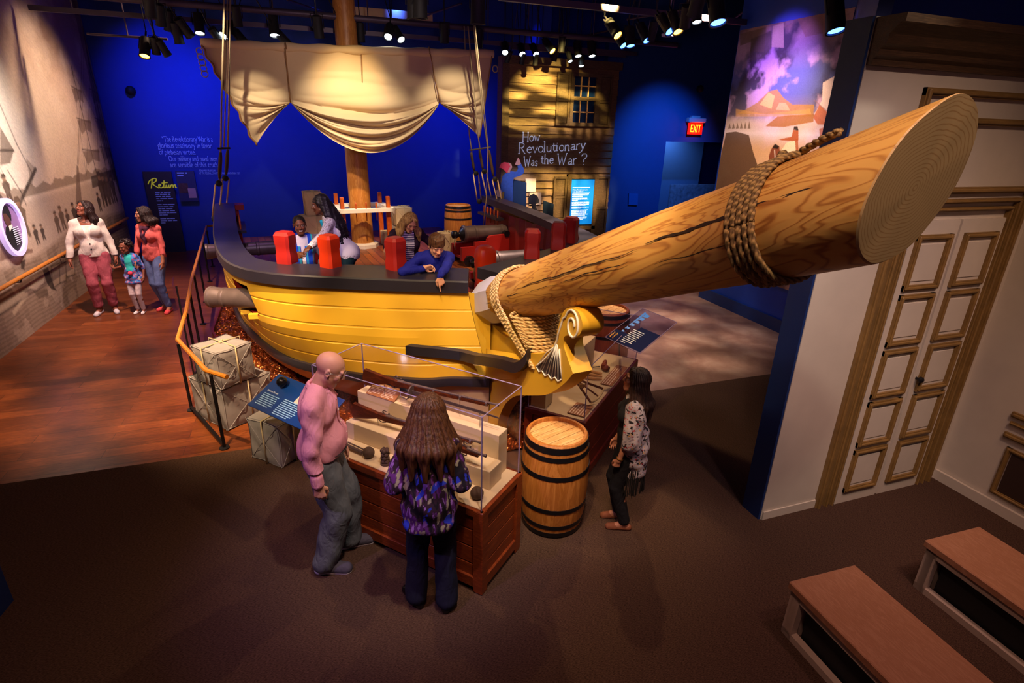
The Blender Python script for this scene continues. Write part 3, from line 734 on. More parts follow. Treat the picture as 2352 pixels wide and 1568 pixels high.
m.add(pts, fs); shaft = build(m, 'shaft', 'log', bsp, smooth=60)
# sawn end
m = MB(); k = NL * NB; P = [Vector(pts[k + i]) for i in range(NB)]; c = sum(P, Vector()) / NB
rings = [P] + [[c + (p - c) * f + BD * e for p in P] for f, e in ((.985, .008), (.6, .008), (.25, .008))]
q = [tuple(p) for r in rings for p in r] + [tuple(c + BD * .008)]
f = [(r * NB + i, r * NB + (i + 1) % NB, r * NB + NB + (i + 1) % NB, r * NB + NB + i) for r in range(3) for i in range(NB)] + [(3 * NB + i, 3 * NB + (i + 1) % NB, 4 * NB) for i in range(NB)]
m.add(q, f)
def endmat():
    N = NT('sawn_end_grain'); tc = N.n('TexCoord'); mp = N.n('Mapping'); mp.inputs['Location'].default_value = tuple(-(FR(bsp).inverted() @ (c + BD * 0))); N.l(tc.outputs['Object'], mp.inputs[0])
    nz = N.noise(mp.outputs[0], 3, 3); ad = N.n('VectorMath', operation='LENGTH'); N.l(mp.outputs[0], ad.inputs[0])
    a = N.n('Math', operation='MULTIPLY_ADD'); N.l(nz, a.inputs[0]); a.inputs[1].default_value = .12; N.l(ad.outputs['Value'], a.inputs[2])
    b = N.n('Math', operation='MULTIPLY'); N.l(a.outputs[0], b.inputs[0]); b.inputs[1].default_value = 380; s_ = N.n('Math', operation='SINE'); N.l(b.outputs[0], s_.inputs[0])
    N.l(N.ramp(s_.outputs[0], (0, '#c09a68'), (.7, '#bd9562'), (1, '#a87c4c')), N.b.inputs['Base Color']); N.b.inputs['Roughness'].default_value = .6; return N.m
build(m, 'sawn_end', endmat(), bsp, smooth=30)
# drying cracks
def crack(m, L0, L1, a0, w, slope=0):
    n = 26; top_ = []; bot = []
    for i in range(n + 1):
        L = L0 + (L1 - L0) * i / n; a = a0 + slope * i / n + .018 * math.sin(L * 9) + .012 * math.sin(L * 23); e = w * max(0, math.sin(PI * i / n)) ** .6 * (1 + .35 * math.sin(i * 2.3)) / .25
        top_.append(tuple(bpt(L, a + e / 2, .0045))); bot.append(tuple(bpt(L, a - e / 2, .0045)))
    m.add(top_ + bot, [(i, i + 1, n + 2 + i, n + 1 + i) for i in range(n)])
m = MB()
# angles: bu is to one side, bw is up; the camera side is worked out from the view direction
cv = (Vector((0, 0, CAM_H)) - (BP0 + BD * 2)); ca = math.atan2(cv.dot(bw), cv.dot(bu))
for L0, L1, da, w, sl in ((1.15, 2.85, .22, .010, .05), (.62, 1.25, .02, .006, .04), (2.9, 3.95, .34, .016, .06), (1.9, 2.75, .02, .008, .05), (.42, .72, .0, .006, 0), (2.95, 3.6, -.15, .006, .05), (1.3, 1.9, -.02, .004, .03)): crack(m, L0, L1, ca + da * (1 if bu.cross(bw).dot(BD) > 0 else 1), w, sl)
build(m, 'drying_crack', mat('dark_split', '#2a1408', .9), bsp)
# octagonal white heel
m = MB(); pts = []; n = 8
for L, s_ in ((-.06, .93), (.30, 1.02)):
    for i in range(8): a = 2 * PI * (i + .5) / 8; pts.append(tuple(BP0 + BD * L + (bu * math.cos(a) + bw * math.sin(a)) * brad(0) * s_ / math.cos(PI / 8)))
for i in range(NB):
    a = 2 * PI * i / NB; pts.append(tuple(bpt(.47 + .07 * abs(math.cos(4 * a)), a, .001)))
fs = [(i, (i + 1) % 8, 8 + (i + 1) % 8, 8 + i) for i in range(8)] + [tuple(range(7, -1, -1))]
for i in range(8):
    a0 = int(round((i + .5) / 8 * NB)); a1 = int(round((i + 1.5) / 8 * NB)); fs.append(tuple([8 + i] + [16 + (k % NB) for k in range(a0, a1 + 1)] + [8 + (i + 1) % 8])[::-1])
m.add(pts, fs); build(m, 'squared_heel', 'white_heel', bsp, smooth=20)
# rope turns near the tip
ra = thing('rope_wrap', 'aged rope in five turns round the thick end of the bowsprit', 'rope', tuple(BP0 + BD * 3.4))
m = MB()
def twisted(m, path, r, tw=14, strands=3, n=6):
    P = [Vector(p) for p in path]; acc = 0; fr = []
    u = None
    for i in range(len(P)):
        d = (P[(i + 1) % len(P)] - P[i - 1]).normalized() if 0 < i < len(P) - 1 else (P[min(i + 1, len(P) - 1)] - P[max(0, i - 1)]).normalized()
        if u is None: u, w, _ = m.frame(d)
        else: u = (u - d * u.dot(d)).normalized(); w = d.cross(u)
        if i: acc += (P[i] - P[i - 1]).length
        fr.append((P[i], u.copy(), w.copy(), acc))
    for s_ in range(strands):
        m.tube([p + (u * math.cos(a * tw + 2 * PI * s_ / strands) + w * math.sin(a * tw + 2 * PI * s_ / strands)) * r * .5 for p, u, w, a in fr], r * .56, n)
def wrap(L, tilt, ph, o=.018, n=90, seg=None):
    return [bpt(L + tilt * math.cos(2 * PI * i / n - ph), 2 * PI * i / n, o) for i in range(n + 1)]
for k in range(5): twisted(m, wrap(3.52 + k * .034, .05, PI / 2), .0165, 45)
build(m, 'rope_turns', 'rope2', ra, smooth='all')
m = MB(); twisted(m, [bpt(3.62 + .05 * i / 10, PI / 2 + .3 - i * .05, .03 + .01 * math.sin(i)) for i in range(12)], .02, 45)
twisted(m, [bpt(3.66 + .30 * i / 14, PI / 2 + .15 - .03 * i, .03 - .0 * i) for i in range(15)], .018, 45); build(m, 'rope_knot', 'rope2', ra, smooth='all')
# gammoning rope down to the knee
ga = thing('gammoning_rope', 'pale rope lashing in loops from the bowsprit heel down to the yellow knee', 'rope', sw(0, -1.3, 1.4))
m = MB()
kq = FR(ship).inverted()
for k in range(5):
    L = .62 + k * .034; pth = []
    bot = Vector(sw(0, -1.28 - .028 * k, 1.37))
    side_ = Vector(sw(-1, 0, 0)) - Vector(sw(0, 0, 0))
    A1 = [bpt(L + .02 * math.cos(a - PI / 2), a, .018) for a in [(-.35 + (PI + .7) * i / 40) for i in range(41)]]
    if (A1[0] - BP0).dot(side_) < 0: A1 = A1[::-1]
    s0 = bot + side_ * .17 + Vector((0, 0, .02)); s1 = bot - side_ * .17 + Vector((0, 0, .02))
    def seg(a, b, n=14): return [a + (b - a) * i / n for i in range(n)]
    twisted(m, seg(s0 + Vector((0, 0, -.10)) - side_ * .0, A1[0]) + A1 + seg(A1[-1], s1 + Vector((0, 0, -.10))), .0165, 45)
build(m, 'lashing_turns', 'rope', ga, smooth='all')
m = MB()
for k in range(10):
    z = 1.42 + k * .026; f = (z - 1.34) / .3; n = 40
    cc = Vector(sw(0, -1.34 + f * .28, z)); ax_ = Vector(sw(0, -1, 0)) - Vector(sw(0, 0, 0))
    twisted(m, [cc + side_ * (.175 + .012 * k * .5) * math.cos(2 * PI * i / n) + ax_ * (.085 + .004 * k) * math.sin(2 * PI * i / n) for i in range(n + 1)], .015, 45)
build(m, 'frapping_turns', 'rope', ga, smooth='all')

# ------------------------------------------------------------ sail
SY = 11.5
def sp(x, y, dy=0): return ony(x, y, SY + dy)
sail = thing('sail', 'wide canvas sail gathered up into swags, hanging across the mast', 'sail', tuple(sp(800, 110)))
tl, tr_ = sp(462, 104), sp(1133, 128)
def topat(u): return tl * (1 - u) + tr_ * u
def section(m, Lf, Rf, sag, folds, nu=80, nv=90):
    P = []
    for i in range(nu + 1):
        u = i / nu; r = []
        for j in range(nv + 1):
            t = j / nv; a = Lf(t); b = Rf(t); p = a * (1 - u) + b * u
            p = p + np.array([0, 0, -1.0]) * sag(t) * 4 * u * (1 - u)
            p = p + np.array([0, -1.0, 0]) * folds(u, t); r.append(p)
        P.append(r)
    m.grid(P)
def px(a, b, f): return sp(a[0] * (1 - f) + b[0] * f, a[1] * (1 - f) + b[1] * f)
g1t, g1 = (655, 112), (668, 236); g2t, g2 = (985, 122), (1008, 237)
def e1(t): return min(1, t / .55)
pw = lambda t: t * t * (3 - 2 * t)
def foldc(u, t):
    env = max(0, 4 * u * (1 - u)) ** .6; s = min(1, max(0, (t - .24) / .30)); c = abs(math.sin(t * 19 + .35 * math.sin(u * 6) + .5)) ** .75; c2 = abs(math.sin(t * 31 + u * 2.0)) ** .8
    return .03 + env * s * (.10 + .20 * c + .05 * c2 + .10 * t) + .012 * math.sin(u * 23) * (1 - t)
    return .03 + env * (.16 * s + .15 * s * math.sin(t * 29 + .6 * math.sin(u * 5)) + .06 * s * math.sin(t * 52 + u * 3)) + .012 * math.sin(u * 23) * (1 - t)
def foldl(u, t):
    s = min(1, max(0, (t - .12) / .4)) * (u ** 1.0) * (1 - u) ** .45 * 2.0
    return .03 + s * (.06 + .15 * abs(math.sin(t * 16 + u * 1.3)) ** .75 + .05 * abs(math.sin(t * 27 - u * 3))) + .02 * math.sin(u * 4 + t * 6) * (1 - u)
    return .03 + s * (.12 + .15 * math.sin(t * 25 + u * 1.2) + .06 * math.sin(t * 49 - u * 3)) + .02 * math.sin(u * 4 + t * 6) * (1 - u)
def foldr(u, t): return foldl(1 - u, t)
m = MB()
section(m, lambda t: px(g1t, g1, pw(e1(t))), lambda t: px(g2t, g2, pw(e1(t))), lambda t: 0.86 * max(0, t - .28) / .72 * 1.0 + .0, foldc, 90, 130)
cl = build(m, 'canvas', 'sail', sail, smooth='all')
m = MB(); section(m, lambda t: px((462, 104), (588, 334), t), lambda t: px(g1t, g1, pw(min(1, t / .5))), lambda t: -.0 - .05 * t + .12 * math.sin(t * PI), foldl, 60, 110); build(m, 'canvas_end', 'sail', sail, smooth='all')
m = MB(); section(m, lambda t: px(g2t, g2, pw(min(1, t / .5))), lambda t: px((1130, 128), (1102, 316), t), lambda t: .10 * math.sin(t * PI), foldr, 60, 110); build(m, 'canvas_end', 'sail', sail, smooth='all')
m = MB(); n = 60
m.tube([topat(i / n) + np.array([0, .0, .03 - .02 * math.sin(i / n * PI)]) for i in range(n + 1)], [.075 + .01 * math.sin(i * .9) for i in range(n + 1)], 12); build(m, 'head_roll', 'sail', sail, smooth='all')
m = MB()
for a, b in ((g1t, g1), (g2t, g2)): m.tube([px(a, b, i / 10) + np.array([0, -.09 - .03 * math.sin(i), 0]) for i in range(11)], .011, 6); m.tube([sp(a[0], a[1] - 14, -.12), sp(a[0] + 3, a[1], -.16)], .012, 6)
m.tube([sp(462 + 126 * f, 104 + 230 * f, -.07) + np.array([.02 * math.sin(f * 40), 0, 0]) for f in np.linspace(0, 1, 50)], .018, 6)
m.tube([sp(830 + 3 * f, 125 + 95 * f, -.06) for f in np.linspace(0, 1, 12)], .010, 5)
m.tube([sp(1130 - 28 * f, 128 + 188 * f, -.07) for f in np.linspace(0, 1, 20)], .012, 6)
build(m, 'bolt_rope', mat('sail_edge_rope', '#8a6238', .8), sail, smooth='all')
m = MB()
for k in range(5): cc = sp(466 + 3 * k, 118 + 13 * k, -.08); m.tube([cc + np.array([.05 * math.cos(a) - .05, 0, .05 * math.sin(a)]) for a in np.linspace(0, 2 * PI, 13)], .009, 5)
cc = sp(1134, 158, -.08); m.tube([cc + np.array([.05 * math.cos(a) + .03, 0, .06 * math.sin(a)]) for a in np.linspace(0, 2 * PI, 13)], .012, 5)
build(m, 'lacing', 'shroud', sail, smooth='all')

# ------------------------------------------------------------ shrouds and tackles
def shroud(name, lab, pxs, Y, rs, grp, blockpx=None, loop=None, cat='rigging rope'):
    P = [ony(x, y, Y) for x, y in pxs]; t = thing(name, lab, cat, tuple(P[-1]), 0, grp)
    m = MB(); m.tube(P, rs, 7); build(m, 'rope', 'shroud', t, smooth='all')
    if blockpx:
        (x0, y0), (x1, y1) = blockpx; a = ony(x0, y0, Y - .02); b = ony(x1, y1, Y - .02)
        m = MB(); m.tube([a + (b - a) * f for f in np.linspace(0, 1, 7)], [.018, .028, .03, .028, .03, .027, .018], 8); build(m, 'served_end', mat('tarred_rope', '#4a3622', .8), t, smooth='all')
    if loop:
        (x0, y0), (x1, y1) = loop; a = ony(x0, y0, Y - .02); b = ony(x1, y1, Y - .02); w = np.array([.055, 0, 0])
        m = MB(); m.tube([a + w, b + w * .8], .013, 6); m.tube([a - w, b - w * .8], .013, 6); m.tube([a - w, a + w + np.array([0, 0, .02]), a + w], .014, 6); build(m, 'tackle_fall', mat('tackle_rope', '#c8ab80', .8), t, smooth='all')
        m = MB(); c = b + np.array([0, 0, -.0]); m.lathe(c + np.array([0, -.03, 0]), (0, 1, 0), [(0, .03), (.015, .055), (.045, .055), (.06, .03)], 14); m.lathe(a + np.array([0, -.03, 0.02]), (0, 1, 0), [(0, .03), (.015, .05), (.045, .05), (.06, .03)], 14); build(m, 'block', 'matte_black', t, smooth=40)
YL, YR = 10.6, 11.0
G1, G2 = 'rigging ropes at the left end of the ship', 'rigging ropes at the right end of the ship'
shroud('shroud', 'left rope of the pair rising above the left rail, its tackle hanging lower', [(515, 0), (509, 213), (507, 340), (504, 415)], YL, .014, G1, ((507, 350), (504, 410)), ((503, 424), (494, 503)))
shroud('shroud', 'right rope of the pair rising above the left rail', [(529, 0), (526, 238), (523, 340), (519, 400)], YL + .25, .014, G1, ((523, 344), (519, 402)), ((518, 412), (512, 490)))
shroud('shroud', 'thin middle rope between the pair above the left rail', [(522, 0), (518, 225), (514, 338)], YL + .1, .010, G1)
m = MB(); a = ony(500, 341, YL - .03); b = ony(529, 340, YL - .03); m.tube([a, b], .016, 8); tag(build(m, 'spreader_bar', 'matte_black', None), 'small dark bar across the rigging ropes above the left rail', 'bar')
shroud('shroud', 'rope nearest the mast above the right rail', [(1066, 60), (1078, 310), (1090, 395)], YR + .5, .013, G2, ((1082, 350), (1089, 392)), ((1093, 400), (1101, 462)))
shroud('shroud', 'middle rope above the right rail with a long tackle', [(1075, 60), (1098, 310), (1109, 390)], YR + .2, .013, G2, ((1101, 345), (1109, 388)), ((1112, 396), (1126, 468)))
shroud('shroud', 'outermost slanting rope above the right rail', [(1086, 40), (1110, 271), (1125, 370), (1136, 412)], YR - .1, .013, G2, ((1123, 345), (1133, 404)), ((1137, 414), (1150, 474)))
shroud('shroud', 'thin slack rope dropping from the right tackles to the deck', [(1088, 30), (1121, 335), (1119, 400), (1117, 455), (1110, 522)], YR - .3, .009, G2)
m = MB(); a = ony(1078, 345, YR + .1); b = ony(1127, 338, YR - .12); m.tube([a, b], .014, 8); tag(build(m, 'spreader_bar', 'steel', None), 'small pale bar across the rigging ropes above the right rail', 'bar')

# ------------------------------------------------------------ guns
def cannon(lab, t0, s0, z0, dt, ds, R=.15, L=2.05, grp='cannons on the deck', carriage=True, dz=0):
    O = Vector(sw(t0, s0, z0)); D = (Vector(sw(t0 + dt, s0 + ds, z0 + dz)) - O).normalized()
    t = thing('cannon', lab, 'cannon', (O.x, O.y, DK), 0, grp)
    prof = [(0, .02), (.0, R * .95), (.02, R * 1.08), (.05, R * 1.08), (.06, R * .98), (.22, R * .96), (.23, R * 1.02), (.27, R * 1.02), (.28, R * .95), (.8, R * .86), (.81, R * .92), (.85, R * .92), (.86, R * .82), (1.3, R * .74), (1.31, R * .79), (1.34, R * .79), (1.35, R * .72), (L - .2, R * .64), (L - .1, R * .78), (L - .04, R * .80), (L - .03, R * .86), (L, R * .84), (L, R * .42), (L - .12, R * .40)]
    m = MB(); m.lathe(O, D, prof, 32, caps=False); build(m, 'barrel', 'iron', t, smooth=35)
    m = MB(); m.lathe(O, -D, [(-.01, R * .9), (.03, R * .6), (.06, R * .3), (.09, R * .28), (.11, R * .42), (.15, R * .5), (.20, R * .42), (.225, .002)], 20); build(m, 'cascabel', 'black', t, smooth=60)
    if not carriage: return t
    S = D.cross(Vector((0, 0, 1))).normalized(); U = Vector((0, 0, 1)); h = O.z - DK
    for sg in (-1, 1):
        side_ = [(-.12, .10), (-.12, h - .20), (.14, h - .20), (.14, h - .12), (.40, h - .12), (.42, h - .06), (.48, h - .02), (1.02, h - .0), (1.04, .10), (.75, .10), (.65, .16), (.3, .16), (.2, .10)]
        m = MB(); m.prism(side_, .07, O - U * h + S * sg * (R + .06), D, U); build(m, 'carriage_cheek', 'red', t)
        m = MB(); m.lathe(O + D * .82 + S * sg * (R * .8), S * sg, [(0, .045), (.12, .045), (.125, .06), (.14, .06)], 14); build(m, 'trunnion', 'black', t, smooth=30)
        for x in (.02, .88):
            m = MB(); m.lathe(O - U * (h - .10) + D * x + S * sg * (R + .10), S * sg, [(0, .02), (0, .10), (.06, .10), (.06, .03), (.09, .03)], 18); build(m, 'truck_wheel', 'black', t, smooth=30)
    m = MB(); m.box(O - U * (h - .12) + D * .45, (1.0, 2 * R + .1, .05), Matrix((D, -S, U)).transposed()); build(m, 'carriage_bed', 'red', t)
    m = MB(); e = O - D * .17
    m.tube([e + S * .03 + U * .05, e + S * .05 - U * .04, e + S * .02 - U * .16, e + S * .05 - U * .27], .010, 6); m.tube([e + U * .055, e + S * .04 - U * .02, e - S * .02 - U * .055], .011, 6)
    build(m, 'breech_rope', 'shroud', t, smooth='all')
    return t
cannon('far left cannon pointing out past the curled rail end', -.72, 5.10, 1.15, -1, -.03, .15, 2.1)
cannon('near left cannon with its muzzle out of the yellow gun port', -1.40, 1.00, 1.33, -1.3, .84, .145, 1.50, carriage=False, dz=-.05)
cannon('rear right cannon on a red stepped carriage beside the barrel', 1.46, 4.62, 1.27, 1, .06, .15, 1.75)
cannon('front right cannon whose breech ends beside the bowsprit heel', 1.18, 2.95, 1.13, 1, .07, .165, 1.9)

# ------------------------------------------------------------ barrels
def barrel(lab, x, y, z, H, R, wood_='barrel_wood', grp='wooden barrels'):
    t = thing('barrel', lab, 'barrel', (x, y, z), random.uniform(0, 1), grp); n = 84
    def rad(f): return R * (1 - .115 * (2 * f - 1) ** 2)
    pts = []; fs = []; rows = [0, .01, .05, .1, .18, .26, .34, .42, .5, .58, .66, .74, .82, .9, .95, .985, 1]
    for f in rows:
        for i in range(n):
            a = 2 * PI * i / n; r = rad(f) - (.0022 if i % 3 == 0 else 0) - (.008 if f in (0, 1) else 0); pts.append((r * math.cos(a), r * math.sin(a), f * H))
    k = len(rows)
    for q in range(k - 1):
        for i in range(n): j = (i + 1) % n; fs.append((q * n + i, q * n + j, q * n + n + j, q * n + n + i))
    b = len(pts); ri = rad(1) - .030
    for zz in (H, H - .038):
        for i in range(n): a = 2 * PI * i / n; pts.append((ri * math.cos(a), ri * math.sin(a), zz))
    for i in range(n):
        j = (i + 1) % n; fs.append(((k - 1) * n + i, (k - 1) * n + j, b + j, b + i)); fs.append((b + i, b + j, b + n + j, b + n + i))
    fs.append(tuple(range(n - 1, -1, -1)))
    m = MB(); m.add(pts, fs); build(m, 'staves', wood_, t, False, 25)
    m = MB()
    w = ri * 2 / 6
    for q in range(6):
        y0 = -ri + q * w + .0015; y1 = y0 + w - .003; P = []
        xs = 9
        for e in range(xs + 1):
            yy = y0 + (y1 - y0) * e / xs; hx = math.sqrt(max(0, (ri + .004) ** 2 - yy * yy)); P.append([(-hx, yy, H - .034), (hx, yy, H - .034)])
        m.grid([r[::-1] for r in P])
    build(m, 'barrel_head', 'barrel_top' if wood_ == 'barrel_wood' else 'barrel_top', t, False)
    for f, hw in ((.04, .045), (.13, .038), (.32, .038), (.68, .038), (.87, .038), (.955, .05)):
        m = MB(); z0 = f * H - hw / 2; z1 = z0 + hw
        m.lathe((0, 0, 0), (0, 0, 1), [(z0, rad(z0 / H) - .004), (z0, rad(z0 / H) + .004), (z1, rad(z1 / H) + .004), (z1, rad(z1 / H) - .004)], 64, caps=False); build(m, 'hoop', 'black', t, False, 40)
    return t
barrel('large new oak barrel standing on the carpet between the two display cases', 1.70, 3.60, 0, .88, .285)
bp = sw(2.0, 6.3, DK); barrel('oak barrel at the stern of the deck by the right pin rail', bp[0], bp[1], DK, .86, .30)
barrel('reddish barrel on the concrete behind the right display case', 3.52, 6.18, 0, .98, .34, 'barrel_wood2')

# ------------------------------------------------------------ parcels
def parcel(lab, cx, cy, z, sx, sy, sz, rot, m_='parcel', grp='canvas wrapped parcels', seed=0):
    t = thing('wrapped_parcel', lab, 'parcel', (cx, cy, z), rot, grp); R = random.Random(seed)
    n = 10; m = MB(); hx, hy, hz = sx / 2, sy / 2, sz
    def wob(p): return tuple(p[k] + .004 * math.sin(17 * p[0] + 13 * p[1] + 11 * p[2] + k + seed) for k in range(3))
    faces = []
    def grid(o, U, V):
        P = []
        for i in range(n + 1):
            r = []
            for j in range(n + 1):
                p = [o[k] + U[k] * i / n + V[k] * j / n for k in range(3)]; q = []
                nn = Vector(U).cross(Vector(V)).normalized(); e = min(i, n - i, j, n - j) / n
                s_ = .012 * math.sin(i * 1.7 + j * 1.1 + seed) * (e > 0) * min(1, e * 4); q = Vector(p) + nn * (s_ + (-.012 if e == 0 else 0)); c = Vector((0, 0, hz / 2)); q = c + (q - c) * (1 if e > 0 else .992)
                r.append(wob(q))
            P.append(r)
        m.grid(P)
    grid((-hx, -hy, 0), (sx, 0, 0), (0, 0, sz)); grid((hx, -hy, 0), (0, sy, 0), (0, 0, sz)); grid((hx, hy, 0), (-sx, 0, 0), (0, 0, sz)); grid((-hx, hy, 0), (0, -sy, 0), (0, 0, sz))
    grid((-hx, -hy, sz), (sx, 0, 0), (0, sy, 0)); grid((-hx, hy, 0), (sx, 0, 0), (0, -sy, 0))
    build(m, 'wrapping', m_, t, False, 60)
    m = MB(); e = .010
    def ring(pts): m.tube([Vector(p) for p in pts], .0085, 6, closed=False)
    o = .01
    ring([(o_, -hy - e, 0.005) for o_ in (o,)] + [(o, -hy - e, sz * .5), (o, -hy - e, sz + e), (o, 0, sz + e), (o, hy + e, sz + e), (o, hy + e, .005)])
    ring([(-hx - e, o, .005), (-hx - e, o, sz + e), (0, o, sz + e * 1.3), (hx + e, o, sz + e), (hx + e, o, .005)])
    ring([(-.03 + o, o - .02, sz + e), (o + .02, o + .02, sz + 2.4 * e), (o + .05, o - .01, sz + e)])
    build(m, 'cord', 'cord', t, False, 'all')
    m = MB()   # folded ends
    for sg in (-1, 1):
        for (a, b) in (((-hx, 0), (0, sz * .5)), ((hx, 0), (0, sz * .5)), ((-hx, sz), (0, sz * .5)), ((hx, sz), (0, sz * .5))):
            m.tube([(a[0] * .98, sg * (hy + .003), max(.01, a[1] - .01)), (b[0] + a[0] * .08, sg * (hy + .010), b[1])], .0032, 4)
            m.tube([(sg * (hx + .003), a[0] * hy / hx * .98, max(.01, a[1] - .01)), (sg * (hx + .010), a[0] * .08, b[1])], .0032, 4)
    build(m, 'folded_seam', m_, t, False)
    return t
aA = math.atan2(6.27 - 5.94, -.695 + 1.116)
def para(px_, z, fx, fy, rot):   # corner -> centre
    return px_[0] + fx * math.cos(rot) / 2 - fy * math.sin(rot) / 2, px_[1] + fx * math.sin(rot) / 2 + fy * math.cos(rot) / 2
rA = math.radians(38); cA = para((-1.13, 5.98), 0, .60, .62, rA); parcel('largest grey canvas parcel, bottom of the stack by the handrail end', cA[0], cA[1], 0, .60, .62, .50, rA, seed=1)
rB = math.radians(40); cB = para((-1.12, 5.93), 0, .42, .44, rB); parcel('grey canvas parcel on top of the stack by the handrail end', cB[0] + .01, cB[1] + .02, .51, .42, .44, .42, rB, seed=2)
rC = math.radians(-46); rC = math.atan2(5.05 - 5.36, -.52 + .83)
cC = para((-.83, 5.37), 0, .42, .30, rC); parcel('dark grey canvas parcel under the blue sign', cC[0], cC[1], 0, .42, .32, .47, rC, seed=3)
for t_, s_, z_, w, h, lab in ((.95, 6.9, DK, .42, .36, 'lower of two pale parcels stacked behind the mast foot'), (.93, 6.95, DK + .365, .36, .40, 'upper of two pale parcels stacked behind the mast foot'), (-.80, 7.9, DK, .5, .52, 'lower pale parcel behind the woman with braids'), (-.78, 7.9, DK + .525, .34, .50, 'upper pale parcel behind the woman with braids'), (1.5, 5.6, DK, .3, .42, 'small pale parcel beside the deck barrel and rear cannon'), (.60, 6.75, DK, .3, .30, 'brown shaded parcel nearest the mast foot')):
    p = sw(t_, s_, 0); parcel(lab, p[0], p[1], z_, w, w, h, SR + .1, 'parcel2', 'pale parcels on the deck', seed=int(t_ * 10 + z_ * 7))
# grating and small things on deck
t = thing('deck_grating', 'square wooden grating lying on the deck behind the rail', 'grating', sw(.0, 4.0, DK), SR)
m = MB(); m.box((0, 0, .02), (1.0, .8, .03)); build(m, 'backing', 'matte_black', t, False)
m = MB()
for i in range(13): m.box((-.48 + i * .08, 0, .045), (.035, .84, .03))
for i in range(11): m.box((0, -.40 + i * .08, .05), (1.04, .035, .03))
build(m, 'lattice', 'barrel_top', t, False)
t = thing('bitt_post', 'thick orange rounded post behind the boy in navy', 'post', sw(.86, 2.1, DK), SR)
m = MB(); w = .13; pts = []; lv = [(0, w), (.3, w), (.36, w * .88), (.5, w * .88), (.57, w), (.72, w), (.80, w * .93), (.85, w * .75), (.87, w * .5)]
for zz, e in lv:
    for k in range(20):
        a = 2 * PI * k / 20; c_, s_ = math.cos(a), math.sin(a); q = max(abs(c_), abs(s_)); r = e / (q * .75 + .25); pts.append((r * c_ * 1.1, r * s_, zz))
m.add(pts, [(a * 20 + i, a * 20 + (i + 1) % 20, a * 20 + 20 + (i + 1) % 20, a * 20 + 20 + i) for a in range(len(lv) - 1) for i in range(20)] + [tuple(range((len(lv) - 1) * 20, len(lv) * 20))]); build(m, 'post', 'orange_red', t, False, 50)

# ------------------------------------------------------------ copper water
m = MB()
yy0 = 4.7
def edge(y):   # left limit of the copper film
    pts = [(4.7, 1.1), (5.2, -.2), (6.0, -.62), (7.4, -1.15), (9.2, -1.68), (10.6, -1.72), (15.8, -1.85)]
    return float(np.interp(y, [p[0] for p in pts], [p[1] for p in pts]))
P = []
for i in range(150):
    y = 4.7 + (15.6 - 4.7) * (i / 149) ** 1.5; x0 = edge(y); x1 = float(np.interp(y, [4.7, 5.3, 6.5, 15], [1.95, 2.4, 3.2, 4.2]))
    P.append([(x0 + (x1 - x0) * j / 110, y, .03 + .022 * rng.standard_normal() * (0 < j < 110) * (i > 0)) for j in range(111)])
m.grid([r[::-1] for r in P]); tag(build(m, 'water_film', 'copper', None), 'crinkled copper coloured film standing for water around the hull', 'water', kind='stuff')
m = MB()
for i in range(len(P) - 1):
    a = P[i][0]; b = P[i + 1][0]; m.add([(a[0], a[1], 0), (b[0], b[1], 0), (b[0], b[1], .09), (a[0], a[1], .09), (a[0] - .03, a[1], .09), (b[0] - .03, b[1], .09), (a[0] - .03, a[1], 0), (b[0] - .03, b[1], 0)], [(0, 1, 2, 3), (3, 2, 5, 4), (4, 5, 7, 6)])
struct(m, 'trim_6', 'dark_case_wood')

# ------------------------------------------------------------ handrail beside the ship
hr = thing('ramp_handrail', 'angled wooden handrail on black posts along the left of the ship', 'handrail', (-1.5, 7, 0))
hp = [(-.96, 5.5, .85), (-1.17, 5.72, .85), (-1.60, 6.72, .85), (-1.70, 7.84, .85), (-1.90, 9.5, .86), (-2.35, 14.2, .88), (-2.15, 14.3, .88)]
m = MB(); m.tube(hp, .024, 8); build(m, 'rail', 'rail_wood', hr, smooth=40)
for (x, y) in ((-1.12, 5.63), (-1.58, 6.62), (-1.68, 7.75), (-1.80, 8.7), (-1.92, 9.8), (-2.06, 11.1), (-2.2, 12.6), (-2.33, 14.0)):
    m = MB(); m.cyl((x, y, 0), (x, y, .83), .017); m.lathe((x, y, 0), (0, 0, 1), [(0, .05), (.012, .05), (.02, .02)], 18); build(m, 'post', 'black', hr, smooth=40)
m = MB(); m.tube([(-1.12, 5.63, .05), (-1.58, 6.62, .05)], .018, 4)
build(m, 'kick_plate', 'black', hr)
t = thing('clear_guard_panel', 'clear guard panel standing edge on beside the ramp handrail', 'panel', (-1.62, 7.78, 0))
m = MB(); m.box((-1.80, 7.9, .62), (.50, .012, 1.2), math.radians(100)); build(m, 'pane', 'glass', t)
m = MB(); m.box((-1.72, 7.66, .62), (.018, .018, 1.2)); build(m, 'edge', 'black', t)
# wall handrail along the left mural
t = thing('mural_handrail', 'long pale wooden handrail fixed along the harbour mural', 'handrail', (-4.2, 10, .9))
m = MB(); m.tube([(-4.2, 4.0, .91), (-4.2, 16.0 - .5, .91)], .03, 12); build(m, 'rail', 'rail_wood', t, smooth=40)
for y in (6.5, 8.2, 9.9, 11.6, 13.3, 15.0):
    m = MB(); m.tube([(-4.3, y, .84), (-4.22, y, .84), (-4.2, y, .89)], .012, 8); build(m, 'bracket', 'black', t, smooth=40)

